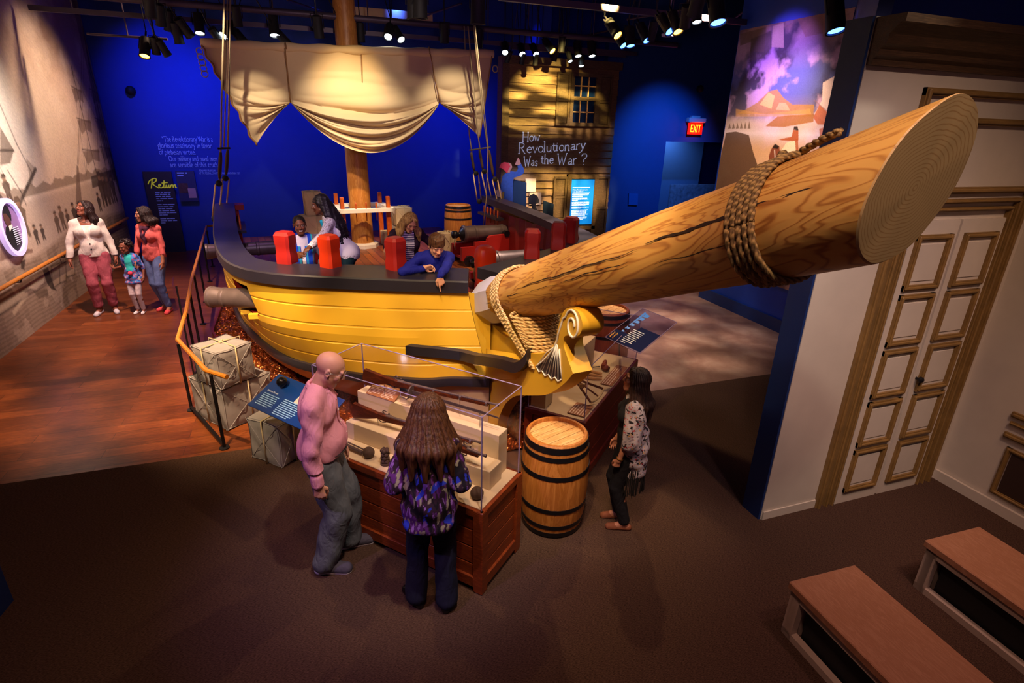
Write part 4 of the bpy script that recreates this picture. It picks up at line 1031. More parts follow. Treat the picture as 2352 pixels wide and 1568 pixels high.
# ------------------------------------------------------------ display cases
def case(lab, F, e1, e2, L, D, H, Hg, woodm, panels):
    F = Vector((F[0], F[1], 0)); e1 = Vector((e1[0], e1[1], 0)).normalized(); e2 = Vector((e2[0], e2[1], 0)).normalized()
    rot = math.atan2(e1.y, e1.x); c = F + e1 * L / 2 + e2 * D / 2
    t = thing('display_case', lab, 'display case', tuple(c), rot, 'museum display cases')
    R = Matrix((e1, e2, Vector((0, 0, 1)))).transposed()
    if R.determinant() < 0: R = Matrix((e1, -e2, Vector((0, 0, 1)))).transposed()
    def P(a, b, z): return F + e1 * a + e2 * b + Vector((0, 0, z))
    m = MB(); m.box(P(L / 2, D / 2, .05), (L - .06, D - .06, .1), R); build(m, 'plinth', 'matte_black', t)
    m = MB(); ch = (H - .13) / panels
    for k in range(panels):
        z = .09 + ch * (k + .5); m.box(P(L / 2, D / 2, z), (L - .03, D - .03, ch - .008), R, bev=.004)
    build(m, 'plank_body', woodm, t)
    m = MB()
    for a in (.035, L - .035):
        for b in (.035, D - .035): m.box(P(a, b, H / 2), (.08, .08, H - .01), R, bev=.004)
    for z, h in ((.09, .09), (H - .03, .06)):
        for b in (.012, D - .012): m.box(P(L / 2, b, z), (L, .03, h), R, bev=.003)
        for a in (.012, L - .012): m.box(P(a, D / 2, z), (.03, D, h), R, bev=.003)
    build(m, 'frame', woodm, t)
    m = MB(); m.box(P(L / 2, D / 2, H - .012), (L - .05, D - .05, .03), R); build(m, 'deck', 'cream', t)
    g = MB(); th = .008; i_ = .02
    g.box(P(L / 2, i_, (H + Hg) / 2), (L - 2 * i_, th, Hg - H), R); g.box(P(L / 2, D - i_, (H + Hg) / 2), (L - 2 * i_, th, Hg - H), R)
    g.box(P(i_, D / 2, (H + Hg) / 2), (th, D - 2 * i_, Hg - H), R); g.box(P(L - i_, D / 2, (H + Hg) / 2), (th, D - 2 * i_, Hg - H), R)
    g.box(P(L / 2, D / 2, Hg), (L - 2 * i_, D - 2 * i_, th), R); gl = build(g, 'clear_cover', 'glass', t)
    m = MB(); r = .0055
    cs = [(i_, i_), (L - i_, i_), (L - i_, D - i_), (i_, D - i_)]
    for k in range(4):
        a = cs[k]; b = cs[(k + 1) % 4]; m.tube([P(a[0], a[1], H), P(a[0], a[1], Hg)], r, 4); m.tube([P(a[0], a[1], Hg), P(b[0], b[1], Hg)], r * .8, 4)
    build(m, 'cover_edge', 'glass_edge', t)
    return t, P, R, e1, e2
K1, P1_, R1, a1, b1 = case('front cherry wood display case holding old guns and shot', (.88, 2.965), (-.665, .747), (.747, .665), 1.565, .57, .73, 1.46, 'case_wood', 4)
K2, P2_, R2, a2, b2 = case('dark mahogany display case with navigation instruments under the beakhead', (2.11, 3.89), (1.23, 1.15), (-1.15, 1.23), 1.69, .60, .73, 1.25, 'dark_case_wood', 3)
def block(name, lab, P, R, a0, a1_, b0, b1_, z0, z1, cat='riser', grp=None):
    t = MB(); t.box(P((a0 + a1_) / 2, (b0 + b1_) / 2, (z0 + z1) / 2), (a1_ - a0, b1_ - b0, z1 - z0), R, bev=.003)
    return tag(build(t, name, 'cream', None), lab, cat, grp)
block('display_riser', 'lower cream step in the front display case', P1_, R1, .09, 1.48, .24, .41, .733, .89)
block('display_riser', 'upper cream step at the back of the front display case', P1_, R1, .12, 1.50, .412, .54, .733, 1.09)
block('display_riser', 'low cream block in the dark case beneath the beakhead', P2_, R2, .05, .22, .42, .57, .733, .93)
block('display_riser', 'tall cream block at the far end of the dark case', P2_, R2, .95, 1.30, .40, .56, .733, 1.06)
# long guns
def gun(lab, P, a0, b0, z0, a1_, b1_, z1, L, kind='musket', grp='old firearms in the front display case'):
    A_ = P(a0, b0, z0); B_ = P(a1_, b1_, z1); D = (B_ - A_).normalized(); U = Vector((0, 0, 1)); U = (U - D * U.dot(D)).normalized(); S = D.cross(U)
    t = thing(kind, lab, kind, tuple(A_), 0, grp); Ln = (B_ - A_).length
    if kind == 'musket':
        st = [(0, .0), (.02, .062), (.10, .050), (.24, .030), (.31, .022), (.36, .022), (.50, .016), (.62, .014), (Ln * .93, .012), (Ln * .93, -.008), (.62, -.012), (.42, -.022), (.36, -.028), (.30, -.022), (.26, -.016), (.16, -.045), (.02, -.075), (0, -.07)]
    else:
        Ln = L; st = [(0, -.10), (.02, -.085), (.05, -.02), (.09, .012), (.16, .014), (Ln * .8, .010), (Ln * .8, -.010), (.14, -.016), (.10, -.02), (.07, -.05), (.045, -.11), (.02, -.12)]
    m = MB(); m.prism(st, .032, A_, D, U); o = build(m, 'stock', 'walnut', t); 
    m = MB(); s0 = .34 if kind == 'musket' else .14
    m.lathe(A_ + D * s0 + U * .018, D, [(0, .014), (.1, .0125), (Ln - s0 - .03, .009), (Ln - s0 - .02, .012), (Ln - s0, .012), (Ln - s0, .004)], 14); build(m, 'barrel', 'iron', t, smooth=30)
    m = MB(); q = A_ + D * (s0 - .02) - S * .02 + U * .01
    m.box(q, (.12, .008, .032), Matrix((D, S, U)).transposed(), bev=.003); m.tube([q + D * -.015 + U * .01, q + D * -.028 + U * .03, q + D * -.012 + U * .042, q + D * .006 + U * .034], .0055, 6); m.tube([q + D * .03 + U * .01, q + D * .034 + U * .028], .007, 6); m.cyl(q - S * .006, q + S * .006, .014)
    build(m, 'flintlock', 'iron', t, smooth=40)
    m = MB(); g = A_ + D * (s0 - .04) - U * .02; m.tube([g + D * .04 - U * .0, g + D * .034 - U * .02, g - U * .028, g - D * .034 - U * .02, g - D * .04], .004, 6); m.tube([g - U * .0, g - U * .03 + D * .006], .003, 5); build(m, 'trigger_guard', 'iron', t, smooth='all')
    if kind == 'musket':
        m = MB()
        for f in (.55, .74, .92): m.lathe(A_ + D * Ln * f + U * .006 - D * .008, D, [(0, .020), (.016, .020)], 12)
        build(m, 'barrel_band', 'iron', t, smooth=30)
    return t
gun('long musket on thin stands at the back of the front display case', P1_, 1.42, .42, 1.25, .20, .60 - .06, 1.245, 1.2)
gun('shorter brass mounted musket above the lower cream step', P1_, 1.45, .30, .985, .24, .38, .99, 1.2)
gun('dark flintlock pistol at the right end of the lower step', P1_, .42, .24, 1.01, .20, .24, 1.0, .30, 'pistol')
t = thing('cutlass', 'dark cutlass with a curved guard lying beside the long musket', 'sword', tuple(P1_(1.0, .42, 1.22)))
m = MB(); m.tube([P1_(1.04, .43, 1.22), P1_(.93, .43, 1.225)], .014, 8); build(m, 'grip', 'black', t, smooth='all')
m = MB(); A_ = P1_(.93, .43, 1.225); D = (P1_(.14, .45, 1.22) - A_).normalized(); m.prism([(0, .014), (.65, .010), (.78, -.002), (.79, -.012), (.6, -.012), (0, -.014)], .006, A_, D, (0, 0, 1)); build(m, 'blade', 'iron', t)
m = MB(); m.lathe(A_ - D * .005, D, [(0, .05), (.006, .055), (.012, .05)], 16); m.tube([P1_(1.04, .43, 1.22), P1_(1.03, .41, 1.17), P1_(.97, .41, 1.155), P1_(.93, .43, 1.19)], .006, 6); build(m, 'guard', 'iron', t, smooth=40)
t = thing('rammer_rod', 'dark iron bar shot lying at the left front of the front case', 'bar shot', tuple(P1_(1.4, .12, .76)))
m = MB(); m.tube([P1_(1.50, .12, .765), P1_(1.18, .10, .765)], .014, 10); m.tube([P1_(1.50, .17, .755), P1_(1.2, .15, .755)], .006, 8); build(m, 'bar', 'iron', t, smooth=40)
M['rust'] = mat('rusted_iron', '#5c4634', .75, .1, var=.45, vs=22, bump=.5, bs=50)
def ball(lab, c, r, m_='rust', grp='iron shot'):
    m = MB(); m.sphere((0, 0, 0), r, 28, 18); o = build(m, 'cannonball', m_, None, smooth='all'); o.location = c; return tag(o, lab, 'cannonball', grp)
ball('rusty brown cannonball at the left front of the front case', P1_(1.12, .11, .735 + .045), .046)
ball('dark rusty cannonball at the right front corner of the front case', P1_(.12, .12, .735 + .042), .048)
ball('dark rusty ball in the front case just left of the woman in the purple top', P1_(.72, .09, .735 + .042), .045)
t = thing('grape_shot', 'stubby stack of lumpy dark grape shot in the front case', 'grape shot', tuple(P1_(.95, .11, .735)))
m = MB()
for z in range(4):
    for k in range(5): a = k * 2 * PI / 5 + z * .6; m.sphere(P1_(.95, .11, .765 + z * .030) + Vector((.020 * math.cos(a), .020 * math.sin(a), 0)), .0175, 10, 7)
build(m, 'shot', 'rust', t, smooth='all'); m = MB(); m.lathe(P1_(.95, .11, .735), (0, 0, 1), [(0, .04), (.014, .04), (.016, .03)], 20); m.lathe(P1_(.95, .11, .735), (0, 0, 1), [(.014, .008), (.13, .008)], 10); build(m, 'base', 'rust', t, smooth=40)
# stands
for a, b, z0, z1 in ((1.22, .44, 1.09, 1.24), (.52, .50, 1.09, 1.24), (.30, .44, 1.09, 1.21), (.85, .44, 1.09, 1.21), (1.2, .32, .89, .975), (.5, .34, .89, .98), (.36, .25, .89, .99)):
    m = MB(); m.tube([P1_(a, b, z0), P1_(a, b, z1)], .003, 6); m.tube([P1_(a, b - .012, z1 + .012), P1_(a, b - .01, z1), P1_(a, b + .012, z1), P1_(a, b + .016, z1 + .014)], .003, 6); tag(build(m, 'display_stand', 'steel', None), 'thin wire stand holding a weapon in the front display case', 'stand', 'wire stands for the weapons')
def label(lab, P, R, a, b, z, w, d, rows, tilt=0, flip=False, seed=0, txt='label_text', m_='label_brown', cols=1, turn=0, grp='brown labels in the cases'):
    t = thing('exhibit_label', lab, 'label', tuple(P(a, b, z)), 0, grp)
    e1 = (P(1, 0, 0) - P(0, 0, 0)); e2 = P(0, 1, 0) - P(0, 0, 0)
    X = e1 * (-1 if flip else 1); Y0 = e2; Y = Vector(Y0 * math.cos(tilt) + Vector((0, 0, 1)) * math.sin(tilt))
    if turn: X, Y = X * math.cos(turn) + Y * math.sin(turn), Y * math.cos(turn) - X * math.sin(turn)
    Z = X.cross(Y)
    if Z.z < 0: X = -X; Z = -Z
    O = P(a, b, z) + Z * .006
    m = MB(); m.box(O, (w, d, .005), Matrix((X, Y, Z)).transposed()); build(m, 'card', m_, t)
    m = MB(); cw = (w - .02) / cols
    for c in range(cols): lines(m, O + Z * .003 + X * (-w / 2 + .01 + c * cw) + Y * (d / 2 - .02), X, Y, cw - .015, rows, (d - .02) / rows, (d - .02) / rows * .35, seed + c)
    build(m, 'lettering', txt, t); return t
label('tilted brown label with two columns beside the long musket', P1_, R1, 1.25, .47, 1.12, .30, .13, 8, .5, True, 1, cols=2)
label('brown label standing behind the head of the woman in the purple top', P1_, R1, .80, .33, .93, .24, .10, 6, .6, True, 2)
label('brown label at the near corner of the dark case', P2_, R2, .19, .12, .737, .24, .17, 6, 0, False, 3, turn=0)
label('long brown label along the right side of the dark case', P2_, R2, 1.1, .09, .737, .55, .12, 4, 0, False, 4)
# instruments in the dark case
t = thing('octant', 'wooden octant with a curved brass scale leaning on a stand', 'octant', tuple(P2_(.6, .28, .74)))
apex = Vector(onz(1318, 868, .98)); c1 = Vector(onz(1357, 924, .80)); c2 = Vector(onz(1386, 893, .86)); mid = (c1 + c2) / 2
m = MB(); pl = (c1 - apex).cross(c2 - apex).normalized()
def bar3(m, a, b, w=.022, th=.014):
    d = (b - a).normalized(); u = pl.cross(d).normalized(); m.box((a + b) / 2, ((b - a).length, w, th), Matrix((d, u, pl)).transposed(), bev=.003)
bar3(m, apex, c1); bar3(m, apex, c2); bar3(m, apex + (c1 - apex) * .45, apex + (c2 - apex) * .45, .018); build(m, 'frame', 'walnut', t)
m = MB(); bar3(m, apex, apex + ((mid - apex) * 1.04), .018, .01); build(m, 'index_arm', 'walnut', t)
m = MB(); ar = []
rad_ = (c1 - apex).length; v1 = (c1 - apex).normalized(); v2 = (c2 - apex).normalized(); th0 = v1.angle(v2)
for i in range(15): f = i / 14; v = (v1 * math.sin((1 - f) * th0) + v2 * math.sin(f * th0)) / math.sin(th0); ar.append(apex + v * (rad_ + ((c2 - apex).length - rad_) * f))
m.tube(ar, .010, 6); m.tube([p + pl * .008 for p in ar], .006, 6); build(m, 'scale_arc', mat('bone_scale', '#c9ad7c', .4), t, smooth='all')
m = MB(); q = apex + (c1 - apex) * .35; m.box(q + pl * .02, (.03, .02, .035)); m.box(apex + pl * .015, (.03, .02, .03)); build(m, 'mirror', 'brass', t)
for k, (a, b, l) in enumerate(((1.02, .36, .17), (.95, .33, .16), (.88, .30, .15))):
    m = MB(); c = Vector(onz(1343 - 2 * k, 848 + 9 * k, .752)); d = (Vector(onz(1383 - k, 858 + 6 * k, .752)) - c).normalized(); l = .20; m.lathe(c, d, [(0, .013), (l * .1, .015), (l * .5, .016), (l * .9, .014 if k < 1 else .010), (l, .008)], 14); tag(build(m, 'paper_roll', mat('rolled_chart_paper', '#d9a56a', .7), None, smooth=40), 'rolled tan chart in the dark case, ' + ('nearest the carved figure', 'between the two other rolls', 'nearest the octant')[k], 'rolled paper', 'rolled charts in the dark case')
t = thing('carved_figure', 'small reddish carved wooden figure lying at the far end of the dark case', 'carving', tuple(P2_(1.25, .25, .74)))
m = MB(); a_ = Vector(onz(1386, 843, .765)); d = (Vector(onz(1394, 818, .765)) - a_).normalized()
m.lathe(a_, d, [(0, .028), (.03, .032), (.06, .030), (.075, .017), (.09, .015), (.10, .024), (.125, .026), (.14, .016), (.155, .020), (.175, .019), (.185, .008)], 18); build(m, 'body', mat('carved_redwood', '#7a3420', .5), t, smooth=50)
t = thing('wooden_block', 'small reddish pulley block beside the carved figure', 'pulley block', tuple(P2_(1.12, .17, .74)))
m = MB(); m.box(onz(1392, 845, .763), (.085, .055, .05), R2, bev=.014); build(m, 'shell', mat('block_redwood', '#7a3420', .5), t, smooth=40)
m = MB(); m.lathe(Vector(onz(1397, 845, .768)), (P2_(0, 0, 0) - P2_(0, 1, 0)), [(0, .02), (.014, .02), (.016, .012), (.008, .006)], 16); build(m, 'sheave', 'walnut', t, smooth=40)
t = thing('magnifier', 'small black handled lens beside the rolled charts', 'magnifier', tuple(P2_(1.0, .2, .74)))
m = MB(); m.tube([onz(1378, 841, .75), onz(1362, 843, .75)], .005, 6); m.tube([Vector(onz(1356, 844, .75)) + Vector((.02 * math.cos(a), .02 * math.sin(a), 0)) for a in np.linspace(0, 2 * PI, 15)], .003, 5); build(m, 'frame', 'black', t, smooth='all')

# clear graphic panel leaning over the dark case
t = thing('clear_graphic_panel', 'tilted clear panel printed with small blue ships, over the far end of the dark case', 'graphic panel', tuple(P2_(1.6, .3, 1.3)))
q = [Vector(onz(*p, z)) for p, z in (((1390, 775), 1.22), ((1455, 702), 1.42), ((1510, 745), 1.38), ((1470, 812), 1.18))]
O = q[0]; X = (q[3] - q[0]); wX = X.length; X.normalize(); Y = (q[1] - q[0]); hY = Y.length; Z = X.cross(Y).normalized(); Y = Z.cross(X)
if Z.z < 0: Z = -Z
ctr = O + X * wX / 2 + Y * hY / 2
m = MB(); m.box(ctr, (wX, hY, .008), Matrix((X, Y, X.cross(Y))).transposed()); build(m, 'pane', 'screen_glass', t)
def onp(u, v, o=.006): return O + X * wX * u + Y * hY * v + Z * o
m = MB(); 
for a, b in (((0, 0), (1, 0)), ((1, 0), (1, 1)), ((1, 1), (0, 1)), ((0, 1), (0, 0))): m.tube([onp(*a), onp(*b)], .003, 4)
build(m, 'edge', 'glass_edge', t)
m = MB(); m.add([tuple(onp(*p, .0045)) for p in ((.02, .02), (.98, .02), (.98, .55), (.45, .55), (.4, .28), (.02, .28))], [(0, 1, 2, 3, 4, 5)]); build(m, 'printed_field', mat('deep_blue_print', '#141d48', .8, spec=.1), t)
m = MB()
for i in range(6):
    v = .30 + .11 * i; s_ = .018 + .006 * i; c = onp(.16, v, .008)
    m.prism([(-s_, 0), (s_, 0), (s_ * .8, s_ * .5), (-s_ * .8, s_ * .5)], .002, c, Y, X); m.prism([(-s_ * .7, s_ * .6), (s_ * .6, s_ * .6), (s_ * .4, s_ * 1.7), (-s_ * .5, s_ * 1.7)], .002, c, Y, X)
build(m, 'printed_ship', mat('bright_blue_print', '#1f86ff', .3), t)
m = MB(); lines(m, onp(.36, .42, .008), X, Y, wX * .32, 9, hY * .045, hY * .014, 5); build(m, 'fine_print', 'white_text', t)
m = MB(); R_ = random.Random(3)
for k in range(2): m.tube([onp(.07 + .08 * k + .02 * math.sin(i * 1.9), .05 + i * .012, .008) for i in range(14)], .0035, 5)
build(m, 'script_title', mat('gold_print', '#e8b040', .4), t, smooth='all')
m = MB(); m.tube([onp(.5, .02, -.01), P2_(1.5, .3, .95) + Vector((.3, .3, 0)), Vector((3.35, 5.35, 0.02))], .012, 6); build(m, 'stand', 'black', t, smooth='all')

# blue sign on a parcel with a cannonball
t = thing('blue_sign_panel', 'tilted dark blue text panel beside the bald man, a cannonball mounted on it', 'sign', (-.5, 5.0, .8))
q = [Vector(onz(*p, z)) for p, z in (((569, 930), .72), ((632, 856), .90), ((785, 912), .90), ((720, 1000), .72))]
O = q[0]; X = q[3] - q[0]; wX = X.length; X.normalize(); Y = q[1] - q[0]; hY = Y.length; Z = X.cross(Y).normalized(); Y = Z.cross(X)
m = MB(); m.box(O + X * wX / 2 + Y * hY / 2, (wX, hY, .014), Matrix((X, Y, Z)).transposed(), bev=.002); build(m, 'board', mat('sign_blue', '#0b3a86', .35), t)
text('Cannon Power', .026, t, 'title', 'white_text', tuple(O + X * wX * .06 + Y * hY * .50 + Z * .008), X, Y, .0006)
m = MB(); lines(m, O + X * wX * .06 + Y * hY * .42 + Z * .008, X, Y, wX * .25, 7, hY * .05, hY * .020, 9); lines(m, O + X * wX * .36 + Y * hY * .46 + Z * .008, X, Y, wX * .30, 9, hY * .05, hY * .020, 10); build(m, 'fine_print', 'cyan_text', t)
m = MB(); m.box(O + X * wX * .62 + Y * hY * .70 + Z * .009, (wX * .26, hY * .44, .002), Matrix((X, Y, Z)).transposed()); build(m, 'engraving', mat('engraving_paper', '#cfcabf', .6), t)
m = MB()
for k in range(9): m.tube([O + X * wX * (.52 + .02 * k) + Y * hY * (.55 + .03 * (k % 4)) + Z * .011, O + X * wX * (.56 + .02 * k) + Y * hY * (.62 + .04 * (k % 3)) + Z * .011], .0015, 4)
build(m, 'engraving_lines', 'matte_black', t)
ball('black cannonball mounted on the blue sign', tuple(O + X * wX * .20 + Y * hY * .78 + Z * .055), .050, mat('blackened_iron', '#1c1a20', .25, .5))

# ------------------------------------------------------------ house front
HY = 13.0
hx0 = ony(1150, 300, HY)[0]; hx1 = ony(1418, 200, HY)[0]; hz1 = 4.62
M['clap'] = wood('weathered_clapboard', '#8d7048', '#6d5230', (1, 1, 14), .6, 3, 2)
M['clap_dark'] = wood('weathered_trim', '#6b5536', '#4c3a22', (2, 2, 9), .6, 3, 2)
m = MB(); nb = 26; bh = hz1 / nb
for k in range(nb):
    z0 = k * bh; m.prism([(0, z0), (-.05, z0), (-.012, z0 + bh + .01), (0, z0 + bh + .01)], hx1 - hx0, ((hx0 + hx1) / 2, HY, 0), (0, 1, 0), (0, 0, 1))
m.box(((hx0 + hx1) / 2, HY + .15, hz1 / 2), (hx1 - hx0, .3, hz1)); struct(m, 'wall_house_front', 'clap', label='weathered clapboard house front at the back right', cat='house front')
m = MB(); m.box((hx0 + .08, HY - .04, hz1 / 2), (.17, .07, hz1)); m.box(((hx0 + hx1) / 2, HY - .08, hz1 - .08), (hx1 - hx0, .2, .16)); struct(m, 'trim_7', 'clap_dark')
def hp_(x, y, o=0): return ony(x, y, HY - .06 - o)
def shutter(name, lab, x0, x1, z0, z1, rails, kind='structure', cat='shutter'):
    t = tag(bpy.data.objects.new(name, None), lab, cat, None, kind); COL.objects.link(t); t.matrix_basis = Matrix.Translation((x0, HY - .07, z0))
    m = MB(); w = x1 - x0; h = z1 - z0; s = .055
    for x in (x0 + s / 2, x1 - s / 2): m.box((x, HY - .09, (z0 + z1) / 2), (s, .04, h), bev=.004)
    for f in rails: m.box(((x0 + x1) / 2, HY - .092, z0 + s / 2 + (h - s) * f), (w - .004, .044, s), bev=.004)
    build(m, 'stile', 'clap_dark', t)
    for a, b in zip(rails[:-1], rails[1:]):
        za = z0 + s + (h - s) * a; zb = z0 + (h - s) * b; m = MB(); m.box(((x0 + x1) / 2, HY - .075, (za + zb) / 2), (w - 2 * s, .03, zb - za), bev=.012); build(m, 'raised_panel', 'clap_dark', t)
    return t
A0 = hp_(1283, 168); A1 = hp_(1314, 168); B0 = hp_(1278, 292)
u0, u1, u2, u3 = hp_(1277, 230)[0], hp_(1308, 230)[0], hp_(1372, 230)[0], hp_(1404, 230)[0]
zt, zb = hp_(1340, 168)[2], hp_(1340, 290)[2]
shutter('window_shutter', 'left open shutter of the upper house window', u0, u1, zb, zt, (0, .48, 1)); shutter('window_shutter', 'right shutter of the upper house window', u2, u3 - .01, zb, zt, (0, .48, 1))
wt = tag(bpy.data.objects.new('window_1', None), 'upper sash window with many small panes in the clapboard wall', 'window', None, 'structure'); COL.objects.link(wt); wt.matrix_basis = Matrix.Translation((u1, HY, zb))
m = MB(); s = .08
for x in (u1 + s / 2, u2 - s / 2): m.box((x, HY - .09, (zb + zt) / 2), (s, .08, zt - zb))
for z in (zb + s / 2, zt - s / 2, (zb + zt) / 2 + .03): m.box(((u1 + u2) / 2, HY - .093, z), (u2 - u1 - .004, .08, s))
build(m, 'window_frame', 'clap_dark', wt)
m = MB()
for k in (1, 2): x = u1 + s + (u2 - u1 - 2 * s) * k / 3; m.box((x, HY - .09, (zb + zt) / 2), (.022, .03, zt - zb - s))
for f in (.27, .76): m.box(((u1 + u2) / 2, HY - .09, zb + (zt - zb) * f), (u2 - u1 - s, .03, .022))
build(m, 'glazing_bar', 'barrel_top', wt)
m = MB(); m.box(((u1 + u2) / 2, HY - .065, (zb + zt) / 2), (u2 - u1 - s, .01, zt - zb)); build(m, 'pane', mat('dark_blue_window', '#0a1d44', .15), wt)
# ground floor: shutters, door case and lit blue panel
l0, l1, l2, l3 = hp_(1268, 480)[0], hp_(1302, 480)[0], hp_(1362, 480)[0], hp_(1393, 480)[0]
z1_, z0_ = hp_(1330, 405)[2], hp_(1330, 545)[2]
shutter('window_shutter', 'left panelled shutter beside the glowing blue text panel', l0, l1 - .05, z0_ - .1, z1_, (0, .36, .70, 1)); shutter('window_shutter', 'right panelled shutter beside the glowing blue text panel', l2 + .02, l3, z0_, z1_, (0, .48, 1))
m = MB(); 
for x in (l1, l2): m.box((x, HY - .09, (z0_ + z1_) / 2 - .1), (.10, .10, z1_ - z0_ + .3))
m.box(((l1 + l2) / 2, HY - .095, z1_), (l2 - l1 + .1, .10, .10)); m.box(((l1 + l2) / 2, HY - .09, hp_(1330, 522)[2]), (l2 - l1 + .1, .10, .08)); struct(m, 'trim_8', 'clap_dark')
t = thing('lit_text_panel', 'glowing bright blue text panel in the lower house window', 'text panel', (l1, HY - .1, z0_))
pa, pb = hp_(1306, 412), hp_(1356, 513); cx = (pa[0] + pb[0]) / 2; cz = (pa[2] + pb[2]) / 2; w_, h_ = pb[0] - pa[0], pa[2] - pb[2]
m = MB(); m.box((cx, HY - .115, cz), (w_, .02, h_)); build(m, 'panel', mat('lit_blue_panel', '#0a7ad0', .4, emit='#0a86e8', estr=.32), t)
m = MB(); yq = HY - .127
m.box((cx - .01, yq, cz + h_ * .33), (w_ * .7, .002, .010))
zz = cz + h_ * .20
for blk, rows in enumerate((4, 3, 4, 2, 6, 3)): lines(m, (cx - w_ * .36, yq, zz), (1, 0, 0), (0, 0, 1), w_ * .70, rows, .026, .012, blk + 20); zz -= rows * .026 + .02
build(m, 'fine_print', mat('lit_lettering', '#ffffff', .5, emit='#dff0ff', estr=.7), t)
text('How Revolutionary', .052, t, 'title', 'white_text', (cx - w_ * .36, yq, cz + h_ * .265), (1, 0, 0), (0, 0, 1), .001); text('was the War?', .052, t, 'title', 'white_text', (cx - w_ * .36, yq, cz + h_ * .225), (1, 0, 0), (0, 0, 1), .001)

# hand chalked title: stroke letters
GL = {  # strokes in a unit-high box; x grows right
 'H': [[(0, 0), (0, 1)], [(.5, 0), (.5, 1)], [(0, .5), (.5, .52)], [(-.07, 0), (.07, 0)], [(-.07, 1), (.07, 1)], [(.43, 0), (.57, 0)], [(.43, 1), (.57, 1)]],
 'o': [[(.2 + .19 * math.cos(a), .27 + .27 * math.sin(a)) for a in [i * PI / 8 for i in range(17)]]],
 'w': [[(0, .5), (.13, 0), (.25, .45), (.38, 0), (.52, .55)], [(-.05, .5), (.05, .5)], [(.46, .55), (.58, .57)]],
 'R': [[(0, 0), (0, 1)], [(0, 1), (.25, 1), (.38, .88), (.36, .66), (.22, .54), (0, .52)], [(.18, .53), (.45, 0), (.52, 0)], [(-.07, 0), (.08, 0)]],
 'e': [[(.02, .28), (.36, .32), (.33, .48), (.2, .55), (.06, .46), (.0, .25), (.08, .05), (.22, 0), (.36, .1)]],
 'v': [[(0, .52), (.17, 0), (.36, .55)], [(-.05, .52), (.05, .52)]],
 'l': [[(0, 0), (0, 1)], [(-.07, 0), (.07, 0)], [(-.07, .98), (0, 1)]],
 'u': [[(0, .52), (.01, .12), (.12, 0), (.24, .05), (.32, .2)], [(.32, .54), (.33, 0), (.38, 0)]],
 't': [[(.05, .75), (.06, .1), (.14, 0), (.22, .05)], [(-.06, .52), (.2, .54)]],
 'i': [[(0, 0), (0, .5)], [(-.05, .5), (0, .5)], [(0, .68), (.005, .71)], [(-.05, 0), (.05, 0)]],
 'n': [[(0, 0), (0, .52)], [(0, .38), (.12, .52), (.24, .5), (.3, .38), (.3, 0)], [(-.05, 0), (.05, 0)], [(.25, 0), (.36, 0)]],
 'a': [[(.05, .48), (.2, .54), (.3, .42), (.3, .04), (.36, 0)], [(.3, .3), (.1, .26), (.0, .13), (.1, 0), (.22, .03), (.3, .14)]],
 'r': [[(0, 0), (0, .52)], [(0, .36), (.1, .5), (.24, .54)], [(-.06, 0), (.06, 0)]],
 'y': [[(0, .52), (.17, .02)], [(.36, .56), (.17, .02), (.06, -.22), (-.12, -.35)], [(-.05, .52), (.06, .52)], [(.3, .56), (.42, .57)]],
 'W': [[(0, 1), (.2, 0), (.36, .75), (.52, 0), (.75, 1.05)], [(-.06, 1), (.08, 1)], [(.7, 1.05), (.82, 1.06)]],
 's': [[(.27, .46), (.16, .54), (.04, .46), (.08, .32), (.24, .22), (.26, .08), (.13, 0), (.0, .08)]],
 'h': [[(0, 0), (0, 1)], [(0, .38), (.12, .52), (.25, .48), (.29, .36), (.29, 0)], [(-.05, 0), (.05, 0)], [(.24, 0), (.34, 0)]],
 '?': [[(0, .78), (.1, .97), (.28, .98), (.36, .8), (.28, .6), (.17, .48), (.16, .25)], [(.16, .03), (.165, .07)]]}
ADV = {'H': .68, 'o': .5, 'w': .68, 'R': .62, 'e': .48, 'v': .45, 'l': .2, 'u': .5, 't': .33, 'i': .2, 'n': .48, 'a': .48, 'r': .36, 'y': .5, 'W': .92, 's': .4, 'h': .46, '?': .4, ' ': .38}
tt = thing('chalk_title', 'large chalked question lettered across the clapboard wall', 'lettering', tuple(hp_(1190, 385)))
for word, (bx, by), (ex, ey), size in (('How', (1201, 325), (1242, 322), 22), ('Revolutionary', (1192, 352), (1347, 342), 25), ('Was', (1203, 382), (1236, 380), 22), ('the', (1243, 376), (1273, 374), 23), ('War', (1280, 378), (1326, 377), 25), ('?', (1334, 378), (1348, 378), 26)):
    a = hp_(bx, by, .0); b = hp_(ex, ey, .0); hgt_ = abs(hp_(bx, by)[2] - hp_(bx, by - size)[2]); tot = sum(ADV[c] for c in word); W_ = b[0] - a[0]
    kx = W_ / tot; x = 0; m = MB()
    for c in word:
        yy_ = random.uniform(-.03, .03)
        for st in GL[c]:
            m.tube([(a[0] + (x + p[0]) * kx, HY - .068, a[2] + (b[2] - a[2]) * (x / tot) + (p[1] + yy_) * hgt_) for p in st], .0105, 5)
        x += ADV[c]
    build(m, 'word', mat('chalk_lettering', '#e8ecff', .7, emit='#c8d4ff', estr=.12), tt)

